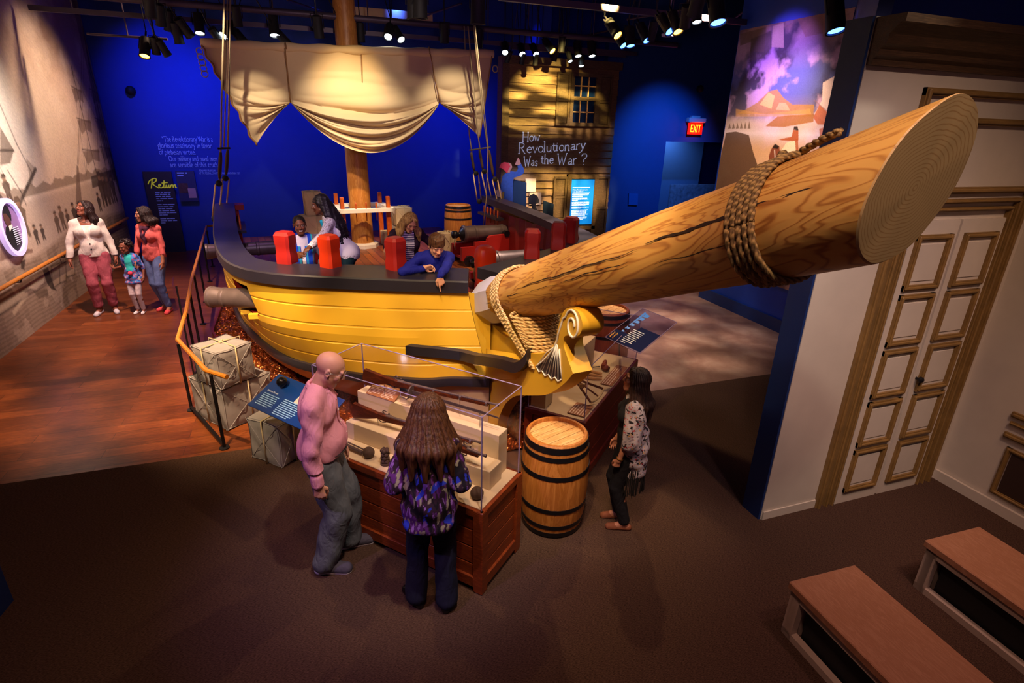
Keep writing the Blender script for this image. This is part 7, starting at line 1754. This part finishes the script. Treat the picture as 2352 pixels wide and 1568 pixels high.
def n3(P, f, seed=0):
    r = 0
    for i in range(4): a = np.random.default_rng(seed * 7 + i).normal(size=3) * f; b = np.random.default_rng(seed * 13 + i + 50).normal(size=3) * f; r = r + np.sin(P @ a + 2.2 * np.sin(P @ b + i))
    return r / 4

# ---- bald man in pink shirt
pb = (onz(738, 1312) + onz(806, 1255)) / 2
RO = {}
def deckpos(t, s, z=DK): return sw(t, s, z)
f = Fig('person', 'bald man with glasses in a pink shirt and grey trousers by the front case', (pb[0] - .02, pb[1] + .0, 0), -4, 1.77,
    dict(h=.0052, lean=2, head=(-8, 30, 0), wrR=(.27, -.02, .80), wrL=(-.24, .10, .84), anR=(.11, -.05, .085), anL=(-.12, .12, .085), ftR=-14, ftL=4, poleR=(.6, -.8, 0), curlR=(.55, .6, .65, .7), twist=-6), '#c08a72', belly=.12)
f.body(lips='#a8665c', brow='#8a7468', beard='#b8b0a8')
pk = clothm('pink_shirt_cotton', '#cf8a9a', .75); f.wear('shirt', f.top(.018, 1.0, 1, .015, lambda T: T.el(f.pel + v3(0, .01, .10), (.170, .15, .13), None, .05).el(f.pel + v3(.0, .07, .14), (.12, .08, .13), None, .05)), pk, fold=.007, freq=.8, clip=zbot(.955))
def surf(sd, p, d, off=.004):   # walk outwards to the cloth surface
    t = np.linspace(0, .4, 161); v = sd.ev(p + t[:, None] * d); k = np.nonzero(v > 0)[0]; return p + d * (t[k[0]] + off)
TS = f.top(.018, 1.0, 1, .015, lambda T: T.el(f.pel + v3(0, .01, .10), (.170, .15, .13), None, .05).el(f.pel + v3(.0, .07, .14), (.12, .08, .13), None, .05))
C = SD(); nb = f.neck + f.up * .012
ring = [nb + f.rt * .072 * math.sin(a) - f.fw * .070 * math.cos(a) + f.fw * .012 + f.up * (.022 * math.cos(a) - .012) for a in np.linspace(-2.75, 2.75, 15)]
for a, b in zip(ring[:-1], ring[1:]): C.rc(a, b, .013, None, .006); C.rc(a + f.up * .016 - (a - nb) * .10, b + f.up * .016 - (b - nb) * .10, .010, None, .006)
for e in (ring[0], ring[-1]): C.rc(e, e + f.fw * .035 - f.up * .045 + (e - nb) * .12, .013, .007, .01)
f.wear('collar', C, pk)
m = MB(); k = f.s; q = [surf(TS, f.neck - f.up * (.05 + .40 * i / 14), f.fw, .002) for i in range(15)]
pts = []
for p in q: pts += [tuple(k * (p + f.rt * .017)), tuple(k * (p + f.fw * .004 + f.rt * .014)), tuple(k * (p + f.fw * .004 - f.rt * .014)), tuple(k * (p - f.rt * .017))]
m.add(pts, [(i * 4 + j, i * 4 + j + 1, i * 4 + 5 + j, i * 4 + 4 + j) for i in range(14) for j in range(3)]); build(m, 'placket', pk, f.root, False, 'all')
m = MB()
for i in (1, 4, 7, 10, 13): m.lathe(tuple(k * (q[i] + f.fw * .004)), tuple(f.fw), [(0, .006), (.003, .006), (.004, .003)], 10)
build(m, 'buttons', 'white', f.root, False, 30)
w, e = f.wr['R'], f.el_['R']; f.wear('cuff', SD().rc(w + (e - w) * .22, w + (e - w) * .03, .042, .041, .004), pk)
f.wear('trousers', f.pants(.018, .97, .010, loose=1.3), clothm('grey_twill', '#5c6066', .8), fold=.004, freq=.6, clip=ztop(1.0), seed=2)
B_ = SD().el(f.pel + v3(0, .03, .055), (.178, .155, .03), None, .01); f.wear('belt', B_, 'black', clip=lambda P: np.maximum(P[:, 2] - f.pel[2] - .050, f.pel[2] + .022 - P[:, 2]))
f.shoe(clothm('grey_trainer_mesh', '#4a4552'), 'trainer', sole=mat('pale_rubber_sole', '#d8d4d8', .5))
m = MB(); hp = lambda x, y, z: tuple(f.s * f.hp(x, y, z))
for sx in (-1, 1):
    m.tube([hp(sx * .031 + .021 * math.cos(a), .098 - .004 * math.cos(a), .003 + .015 * math.sin(a)) for a in np.linspace(0, 2 * PI, 17)], .0014, 5); m.tube([hp(sx * .052, .092, .008), hp(sx * .082, .02, .012), hp(sx * .084, -.015, -.005)], .0016, 5)
m.tube([hp(-.010, .100, .006), hp(.010, .100, .006)], .0014, 5); build(m, 'glasses', 'steel', f.root, False, 'all')

# ---- woman in the purple print top, back to the camera
pb = (onz(950, 1392) + onz(1022, 1405)) / 2
f = Fig('person', 'woman with long brown hair in a purple print top and dark trousers, seen from behind', (pb[0] + .03, pb[1] + .03, 0), 74, 1.61,
    dict(h=.0055, lean=6, head=(-4, 22, 0), wrR=(.20, .19, .97), wrL=(-.20, .17, .98), poleR=(.35, -1, -.6), poleL=(-.35, -1, -.6), anR=(.11, -.02, .085), anL=(-.12, .02, .085), ftL=38, ftR=-8, curlR=(.6, .6, .6, .6)), '#b07e64', True)
f.body()
def purple(P):
    a = n3(P * v3(1, 1, .35), 34, 3); b = n3(P * v3(1, 1, .3), 60, 5); c = n3(P * v3(1, 1, .4), 22, 8); C = np.tile(L3('#2e1c2c'), (len(P), 1))
    C[a > .10] = L3('#54256c'); C[(b > .28)] = L3('#8c8474'); C[(c > .36)] = L3('#2a38b8'); C[(a < -.36)] = L3('#17121c'); C[(b < -.42) & (a > -.1)] = L3('#8a5fb0'); return C
def ext(T):
    for z, r in ((.22, .148), (.12, .152), (.04, .160), (-.04, .172), (-.13, .182)): T.el(f.pel + v3(0, -.01, z), (r, r * .76, .09), None, .05)
    for sd_ in 'RL': E, w = f.el_[sd_], f.wr[sd_]; T.rc(f.sh[sd_] + (E - f.sh[sd_]) * .5, E, .060, .060, .03).rc(E, E + (w - E) * .8, .060, .056, .03)
f.wear('blouse', f.top(.020, .9, 1, .018, ext), 'cloth_attr', fold=.006, freq=.8, colfn=purple, clip=zbot(.76), seed=1)
f.wear('trousers', f.pants(.010, 1.0, .016, loose=.8), clothm('midnight_denim', '#14152c', .85), fold=.003, freq=.6, clip=ztop(.98), seed=2)
f.shoe(mat('black_patent_leather', '#0e0c10', .2), 'flat_shoe', flat=True)
def longhair(f, L, c1, c2, w=.085, vol=0, bo=.05, back=.035, spread=1.0, name='hair', fold=.0028, front=True, mt=None, seed=0, curl=0):
    H = SD(); h = f.hp
    H.el(h(0, -.026, .034), v3(.086 + vol, .096 + vol, .090 + vol * .6) * f.hs, f.Rh, .02)
    dn = -v3(0, 0, 1) * .75 - f.up * .25; r = random.Random(seed)
    for i in range(9):
        a = math.radians(-112 + 28 * i); x = math.sin(a); y = -math.cos(a); p0 = h(x * .066, -.028 + y * .060, .02); p1 = h(x * .080, -.030 + y * .066, -.05)
        if not front and y > .2: continue
        bk = -f.fw * bo * max(0, -y) + f.rt * x * bo * .5; q = p1 + dn * (L * .5) + bk + f.rt * x * .030 * spread + f.fw * y * .02; e = q + dn * (L * .5) + f.rt * x * .01 * spread + bk * .25
        H.rc(p0, p1, .032 + vol, .034 + vol, .025).rc(p1, q, .034 + vol, .036 * w / .085, .025).rc(q, e, .036 * w / .085, .016, .025)
    for sx in (-1, 1): H.rc(h(sx * .030, .050, .085), h(sx * .076, .030, .0), .018, .018, .02).rc(h(sx * .076, .030, 0), h(sx * .074, .032, -.09), .018, .016, .02)
    k = f.s
    face = SD().el(h(0, .085, -.028), v3(.056, .060, .082) * f.hs, f.Rh, .01)
    def clip(P): return -face.ev(P)
    def disp(P): q = P / k; th = np.arctan2(q[:, 0] - f.hc[0], q[:, 1] - f.hc[1]); return fold * k * (np.sin(th * 34 + 3 * np.sin(q[:, 2] * 14)) + .7 * np.sin(th * 61 - q[:, 2] * (30 + curl))) 
    return sdmesh(name, f.sc(H), f.h * .9, mt or hairm('long_hair_' + name, c1, c2), f.root, disp, lambda P: clip(P / k) * k)
longhair(f, .37, '#2a130c', '#5e3a22', w=.120, vol=.016, name='hair', seed=3, spread=1.25, bo=.115)

# ---- woman in floral wrap on the right
pb = onz(1425, 1200)
f = Fig('person', 'short woman in a pale floral wrap with black fringe looking at the dark case', (pb[0] + .0, pb[1], 0), 150, 1.46,
    dict(h=.005, lean=0, head=(6, -12, 0), wrL=(-.20, .10, .82), wrR=(.20, .12, .84), poleL=(-.8, -.6, 0), anR=(.08, .03, .085), anL=(-.09, -.03, .085), ftR=10, ftL=6, curlL=(.8, .8, .8, .8)), '#a8705a', True, child=.08)
f.body(lips='#a85048')
def floral(P):
    a = n3(P, 62, 11); b = n3(P, 70, 12); c = n3(P, 66, 15); C = np.tile(L3('#a59aa6'), (len(P), 1)); C[a > .34] = L3('#18141c'); C[b > .50] = L3('#7d7286'); C[(c > .60)] = L3('#a83c44'); C[(c < -.62)] = L3('#c08a3a'); return C
def ext(T):
    for z, x, r in ((.14, .0, .165), (.0, .0, .18), (-.14, .0, .185), (-.26, 0, .18)): T.el(f.pel + v3(0, -.05, z), (r, r * .72, .10), None, .06)
    for sd_, sx in (('R', 1), ('L', -1)): E = f.el_[sd_]; T.rc(f.sh[sd_], E, .07, .085, .04).rc(f.sh[sd_] + v3(0, -.02, -.1), E + v3(0, -.03, -.06), .08, .08, .05)
f.wear('floral_wrap', f.top(.022, .5, 1, .02, ext), 'cloth_attr', fold=.006, freq=.8, colfn=floral, clip=lambda P: np.maximum(.66 + .10 * np.sin(P[:, 1] * 9) - P[:, 2], P[:, 1] - .085 - .6 * (P[:, 2] < .6)))
f.wear('dark_top', f.top(.015, .5, 1, .0), clothm('black_top_jersey', '#16141c'), clip=zbot(.82))
f.wear('leggings', f.pants(.013, .93), clothm('black_leggings', '#141219'), clip=ztop(.98))
m = MB(); R_ = random.Random(2); k = f.s
for i in range(90):
    a = R_.uniform(1.9, 7.4); r = .175; x = r * math.cos(a); y = -.05 + .125 * math.sin(a)
    if y > .06: continue
    p = f.pel + v3(x, y, -.20 + R_.uniform(-.02, .02)); m.tube([tuple(k * p), tuple(k * (p + v3(0, 0, -.14))), tuple(k * (p + v3(R_.uniform(-.01, .01), R_.uniform(-.01, .01), -.27)))], .0035, 4)
tag(build(m, 'fringe', 'matte_black', f.root, False), kind='stuff')
f.shoe(clothm('tan_suede_shoe', '#7a4630'), 'loafer', flat=True)
longhair(f, .30, '#140a0c', '#3c2420', w=.10, vol=.008, name='hair', seed=5, spread=1.2)
m = MB(); w = f.wr['L']; e = f.el_['L']; d = (w - e) / np.linalg.norm(w - e); u, v_, _ = m.frame(d)
m.tube([tuple(k * (w - d * .02 + (np.array(u) * math.cos(a) + np.array(v_) * math.sin(a)) * .032)) for a in np.linspace(0, 2 * PI, 21)], .003, 5); build(m, 'bracelet', 'brass', f.root, False, 'all')

# ---- woman in the white blazer
pb = (onz(233, 722) + onz(258, 720)) / 2
wH = 1.88
fw_ = Fig('person', 'woman in a white blazer and rose trousers on the plank floor, looking up', (pb[0], pb[1] + .1, 0), -80, wH,
    dict(h=.007, lean=-2, head=(-42, -20, 0), wrR=(.30, .06, .86), wrL=(-.27, .06, .84), poleR=(.8, -.6, 0), anR=(.10, .02, .085), anL=(-.09, .0, .085), ftR=-16, ftL=14), '#7a4632', True)
f = fw_; f.body(lips='#7a3430', brow='#120a08')
wb = clothm('cream_blazer_linen', '#cfc3b8', .75)
f.wear('inner_top', f.top(.010, .5, 0, .0), clothm('ivory_top', '#e8ded2'), clip=lambda P: np.maximum(P[:, 2] - 1.36, 1.0 - P[:, 2]))
vn = lambda P: np.where(P[:, 1] > .02, (.055 - abs(P[:, 0])) * (P[:, 2] > 1.22) + (P[:, 2] - 1.22) * .28 - .02, -1)
f.wear('blazer', f.top(.024, .97, 1, .016), wb, fold=.0035, freq=.8, clip=lambda P: np.maximum(.90 - P[:, 2], np.where((P[:, 1] > .0) & (P[:, 2] > 1.16), (P[:, 2] - 1.16) * .32 - abs(P[:, 0]) , -1)))
m = MB(); k = f.s
for z in (1.10, 1.02): m.lathe(tuple(k * v3(.0, .137, z)), (0, 1, 0), [(0, .012), (.006, .011)], 12)
build(m, 'button', 'black', f.root, False, 30)
f.wear('trousers', f.pants(.018, .82, .004), clothm('rose_print_trousers', '#a8505c', var=.35), fold=.003, clip=ztop(.98), seed=4)
f.shoe(clothm('silver_flat_leather', '#c8c0c4'), 'flat_shoe', flat=True); longhair(f, .22, '#100808', '#2c1814', name='hair', seed=7, spread=.7)
m = MB(); m.tube([tuple(k * (f.neck + f.rt * .062 * math.cos(a) + f.fw * (.062 * math.sin(a) + .015) + f.up * (-.03 * max(0, math.sin(a)) + .0))) for a in np.linspace(0, 2 * PI, 25)], .003, 5); build(m, 'necklace', 'steel', f.root, False, 'all')
hand_w = FR(f.root) @ Vector(f.s * f.wr['L'])

# ---- small girl holding her hand
pb = (onz(320, 718) + onz(331, 716)) / 2
f = Fig('person', 'small girl with curly hair in a turquoise top and white leggings', (pb[0], pb[1], 0), -100, 1.22,
    dict(h=.006, head=(-30, 6, 0), wrR=(.33, .10, 1.12), poleR=(.4, -.3, -1), wrL=(-.23, .04, .88), anR=(.06, .0, .085), anL=(-.07, .02, .085), hdR=(.6, .1, .8), hs=1.1), '#7a4632', True, child=.75)
f.body(brow='#120a08')
f.wear('turquoise_top', f.top(.010, .3, 0, .0), clothm('turquoise_jersey', '#35c0b8'), clip=zbot(1.05))
def floralb(P):
    a = n3(P, 38, 21); b = n3(P, 45, 22); C = np.tile(L3('#4a7fc0'), (len(P), 1)); C[a > .2] = L3('#b85a80'); C[b > .35] = L3('#2c4a90'); C[b < -.45] = L3('#c08aa8'); return C
f.wear('floral_tunic', f.top(.020, .55, 1, .016, lambda T: T.el(f.pel + v3(0, 0, -.06), (.18, .15, .10), None, .05).el(f.pel + v3(0, 0, -.16), (.20, .17, .08), None, .05)), 'cloth_attr', fold=.006, colfn=floralb, clip=lambda P: np.maximum(.72 - P[:, 2], np.where((P[:, 1] > 0) & (P[:, 2] > 1.06), .075 - abs(P[:, 0]), -1)))
m = MB(); m.sphere(tuple(f.s * (f.pel + v3(-.02, .16, .08))), .035, 14, 9); build(m, 'pom_pom', clothm('coral_pom', '#e0405a'), f.root, False, 'all')
f.wear('leggings', f.pants(.004, .93), clothm('white_leggings', '#c9b8b8'), clip=ztop(.95)); f.shoe(clothm('white_shoe', '#e0d8d8'), 'shoe', flat=True)
H = SD(); 
for i in range(46):
    R_ = random.Random(i); a, b = R_.uniform(0, 6.28), R_.uniform(-.5, 1.4); q = v3(math.cos(a) * math.cos(b), math.sin(a) * math.cos(b) * .9 - .25, math.sin(b))
    if q[1] > .35 and q[2] < .55: continue
    H.el(f.hp(*(q * v3(.098, .108, .098) + v3(0, -.01, .035))), v3(.030, .030, .030), None, .012)
H.el(f.hp(0, -.03, .045), v3(.092, .095, .088) * 1.0, None, .02); f.wear('curly_hair', H, hairm('dark_curls', '#0c0606', '#241412', (40, 40, 40)), fold=.003, freq=3)

# ---- teenager in coral top
pb = (onz(375, 712) + onz(398, 718)) / 2
f = Fig('person', 'teenage girl in a coral top, purple scarf and light jeans looking left', (pb[0] - .05, pb[1] + .05, 0), -118, 1.79,
    dict(h=.007, head=(-38, 0, 0), wrR=(.22, .14, .84), wrL=(-.22, .10, .84), anR=(.06, -.10, .085), anL=(-.10, .02, .085), ftR=-10, ftL=20, poleR=(.7, -.7, 0)), '#9a6248', True)
f.body(lips='#9a4a48', brow='#1a100c')
f.wear('coral_top', f.top(.018, .72, 1, .008), clothm('coral_jersey', '#d0605c'), fold=.003, clip=zbot(.86))
S_ = SD(); nk = f.neck
for i in range(14): a = i / 14 * 2 * PI; a2 = (i + 1) / 14 * 2 * PI; S_.rc(nk + v3(.085 * math.cos(a), .075 * math.sin(a) + .01, -.01 - .04 * math.sin(a)), nk + v3(.085 * math.cos(a2), .075 * math.sin(a2) + .01, -.01 - .04 * math.sin(a2)), .026, None, .01)
S_.rc(nk + v3(-.03, .10, -.06), nk + v3(-.01, .13, -.26), .035, .020, .02).rc(nk + v3(.04, .10, -.06), nk + v3(.02, .13, -.20), .032, .020, .02); f.wear('scarf', S_, clothm('plum_scarf', '#4a2038', var=.5), fold=.006, freq=1.6)
f.wear('jeans', f.pants(.010, .90, -.004), clothm('light_denim', '#5f6f9c'), fold=.002, clip=ztop(.96)); f.shoe(clothm('coral_flat', '#d84a50'), 'flat_shoe', flat=True); longhair(f, .10, '#0e0708', '#281614', name='hair', seed=9, fold=.005, spread=1.6)

# ---- people on the deck
def wpos(t, s, z): return ('w', sw(t, s, z))
def base_for(t, s): p = sw(t, s, DK); return (p[0], p[1], DK)
# boy in blue jacket
f = Fig('person', 'smiling small boy in a blue and grey jacket at the rail', base_for(-1.60, 1.98), -88, 1.39,
    dict(h=.0055, head=(2, 4, 4), wrR=wpos(-1.72, 1.74, 1.72 - .02), wrL=(-.22, .20, 1.02), poleR=(1, -.6, -.3), anR=(.08, 0, .085), hs=1.1), '#6e3e2a', False, child=.45)
f.body(lips='#7a3a34', brow='#0e0806', smile=True)
f.wear('t_shirt', f.top(.008, .3, 1, 0), clothm('white_tee', '#c8c4dc'), clip=zbot(.88))
def jk(P):
    C = np.tile(L3('#123fc0'), (len(P), 1)); C[(abs(P[:, 0]) > .125)] = L3('#6a6272'); C[(abs(abs(P[:, 0]) - .132) < .008) & (P[:, 2] > 1.2)] = L3('#20b0b8'); C[(abs(abs(P[:, 0]) - .050) < .014) & (P[:, 1] > .03)] = L3('#2a90c8'); return C
f.wear('jacket', f.top(.022, .95, 1, .014), 'cloth_attr', fold=.003, colfn=jk, clip=lambda P: np.maximum(.86 - P[:, 2], np.where(P[:, 1] > .02, .028 + .05 * (P[:, 2] > 1.30) - abs(P[:, 0]), -1)))
C = SD(); w, e = f.wr['R'], f.el_['R']; C.rc(w - (w - e) * .10, w - (w - e) * .02, .034, .032, .01); w, e = f.wr['L'], f.el_['L']; C.rc(w - (w - e) * .10, w - (w - e) * .02, .034, .032, .01); f.wear('cuff', C, clothm('teal_knit', '#16a0a8'))
f.wear('trousers', f.pants(.01, .95), clothm('charcoal_trousers', '#1e1c28'), clip=ztop(.96)); f.shoe(clothm('dark_shoe', '#1c1c22'), 'shoe')
H = SD().el(f.hp(0, -.020, .038), v3(.078, .094, .083) * f.hs, f.Rh, .01); f.wear('hair', H, hairm('close_cropped_hair', '#0a0606', '#1c1210', (90, 90, 90)), clip=lambda P: (lambda q: np.maximum(.012 + .35 * q[:, 1] - q[:, 2] , q[:, 1] - .058))((P - f.hc) @ f.Rh / f.hs))
boyc = f
# woman with braids and lace blouse
f = Fig('person', 'woman with long dark braids in a white lace blouse leaning to the rail', base_for(-1.12, 1.98), 174, 1.70,
    dict(h=.006, lean=24, head=(0, 10, 0), pel=(0, -.05, .92), wrL=wpos(-1.70, 1.26, 1.765), poleL=(-.6, -.5, -.6), wrR=wpos(-1.48, 2.2, 1.84), poleR=(.5, 0, -.8), curlL=(.35, .35, .35, .35), pnL=(0, 0, -1), anR=(.1, 0, .085), anL=(-.1, -.05, .085), curlR=(.4, .4, .4, .4)), '#5c3424', True)
f.body(lips='#6a2c2c', brow='#0c0606')
def lace(P):
    a = n3(P, 120, 31); C = np.tile(L3('#d8cfd8'), (len(P), 1)); far = (np.minimum(np.linalg.norm(P - f.el_['L'], axis=1), np.linalg.norm(P - f.el_['R'], axis=1)) < .26) | (P[:, 2] < .93) | (P[:, 2] > 1.28); C[(abs(a) < .10) & far] = L3('#5a3a38'); return C
f.wear('lace_blouse', f.top(.020, .92, 1, .012, lambda T: T.el(f.pel + v3(0, 0, -.0), (.155, .12, .12), None, .05)), 'cloth_attr', fold=.005, freq=.7, colfn=lace, clip=lambda P: .86 + .02 * np.sin(P[:, 0] * 40) * np.sin(P[:, 1] * 40) - P[:, 2])
f.wear('trousers', f.pants(.01, 1.0), clothm('teal_trousers', '#123038'), clip=ztop(.98)); f.shoe(clothm('dark_shoe', '#1c1c22'), 'shoe')
H = SD(); h = f.hp; H.el(h(0, -.028, .036), v3(.088, .100, .092) * f.hs, f.Rh, .02); dn = v3(0, -.42, -.9)
R_ = random.Random(4)
for i in range(30):
    a = math.radians(-100 + 200 * i / 29); x, y = math.sin(a), -math.cos(a); p0 = h(x * .078, -.03 + y * .07, .05 - .04 * abs(x)); p1 = p0 + v3(x * .03, -.05 + y * .03, -.12); p2 = p1 + v3(x * .035, -.07 + y * .03, -.17 + R_.uniform(-.02, .02)); p3 = p2 + v3(x * .01, -.03, -.16 + R_.uniform(-.05, .05))
    H.rc(h(x * .03, -.03 + y * .03, .10), p0, .02, .02, .01).rc(p0, p1, .022, .022, .012).rc(p1, p2, .022, .018, .010).rc(p2, p3, .018, .009, .006)
f.wear('braided_hair', H, hairm('black_braids', '#060408', '#1e1420', (50, 50, 30)), fold=.0025, freq=3.0)
m = MB(); w, e = f.wr['L'], f.el_['L']; d = (w - e) / np.linalg.norm(w - e); S_ = SD().rc(w - d * .03, w - d * .008, .034, None, .01); f.wear('wristband', S_, clothm('white_wristband', '#e0e0f0')); S_ = SD().rc(f.neck + f.fw * .08 - f.up * .02 - f.rt * .05, f.neck + f.fw * .11 - f.up * .22 - f.rt * .05, .03, .02, .01); f.wear('turquoise_scarf', S_, clothm('turquoise_scarf', '#1fa0c0'), fold=.004)
# blonde woman
f = Fig('person', 'blonde woman in a striped top and dark cardigan bending towards the boy', base_for(-.36, 1.78), -95, 1.66,
    dict(h=.0055, lean=27, pel=(0, -.16, .80), head=(14, 34, -10), wrR=wpos(-.84, 1.10, 1.77), wrL=(-.30, .22, 1.0), poleR=(1, -.4, -.4), anR=(.09, -.1, .085), anL=(-.09, .0, .085), pnR=(0, 0, -1)), '#c98f78', True)
f.body(lips='#b04a50', brow='#7a5a40')
f.wear('striped_top', f.top(.012, .3, 1, 0), 'cloth_attr', colfn=lambda P: stripes(P, '#dcd6e8', '#3a3466', .030), clip=zbot(.80))
f.wear('cardigan', f.top(.024, .95, 1, .014), clothm('aubergine_knit', '#2a1830'), fold=.004, clip=lambda P: np.maximum(.74 - P[:, 2], np.where((P - f.neck) @ f.fw > -.02, .085 - abs((P - f.neck) @ f.rt), -1)))
f.wear('trousers', f.pants(.01, 1.0), clothm('dark_jeans', '#1a1c30'), clip=ztop(.98)); f.shoe(clothm('dark_shoe', '#1c1c22'), 'shoe')
longhair(f, .19, '#6a4a2c', '#c09a62', name='hair', seed=11, spread=.8)
# boy in navy
f = Fig('person', 'brown haired boy in a navy sweater leaning over the rail and pointing down', base_for(-.36, .72), -98, 1.50,
    dict(h=.0052, lean=27, pel=(0, .14, .91), head=(14, 30, 0), wrL=wpos(-.57, -.08, 1.765), poleL=(-.8, 0, .5), hdL=(-.2, .15, -1), pnL=(.3, -1, 0), curlL=(.02, .95, 1.0, 1.0), wrR=wpos(-.58, .36, 1.785), poleR=(1, .3, -.2), curlR=(.6, .7, .7, .7), anR=(.09, -.08, .085), anL=(-.09, -.02, .085), hs=1.05), '#cf9880', False, child=.35)
f.body(lips='#b86058', brow='#5a3c28')
f.wear('sweater', f.top(.020, .97, 1, .012), clothm('navy_sweater_knit', '#141c8c'), fold=.004, clip=zbot(.80))
f.wear('trousers', f.pants(.01, 1.0), clothm('dark_jeans', '#1a1c30'), clip=ztop(.95)); f.shoe(clothm('dark_shoe', '#1c1c22'), 'shoe')
H = SD().el(f.hp(0, -.018, .040), v3(.086, .102, .088) * f.hs, f.Rh, .02)
for i in range(13): a = math.radians(-95 + 190 * i / 12); x, y = math.sin(a), math.cos(a); H.rc(f.hp(x * .05, y * .06 - .01, .09), f.hp(x * .078, y * .086 - .005, .040 + .012 * abs(y) - .03 * abs(x)), .022, .013, .012)
f.wear('hair', H, hairm('brown_bowl_hair', '#2c1a10', '#5c3a22', (60, 60, 14)), fold=.002, freq=3, clip=lambda P: (lambda q: np.where(q[:, 1] > .02, .034 - q[:, 2], -.05 - q[:, 2]))((P - f.hc) @ f.Rh / f.hs))
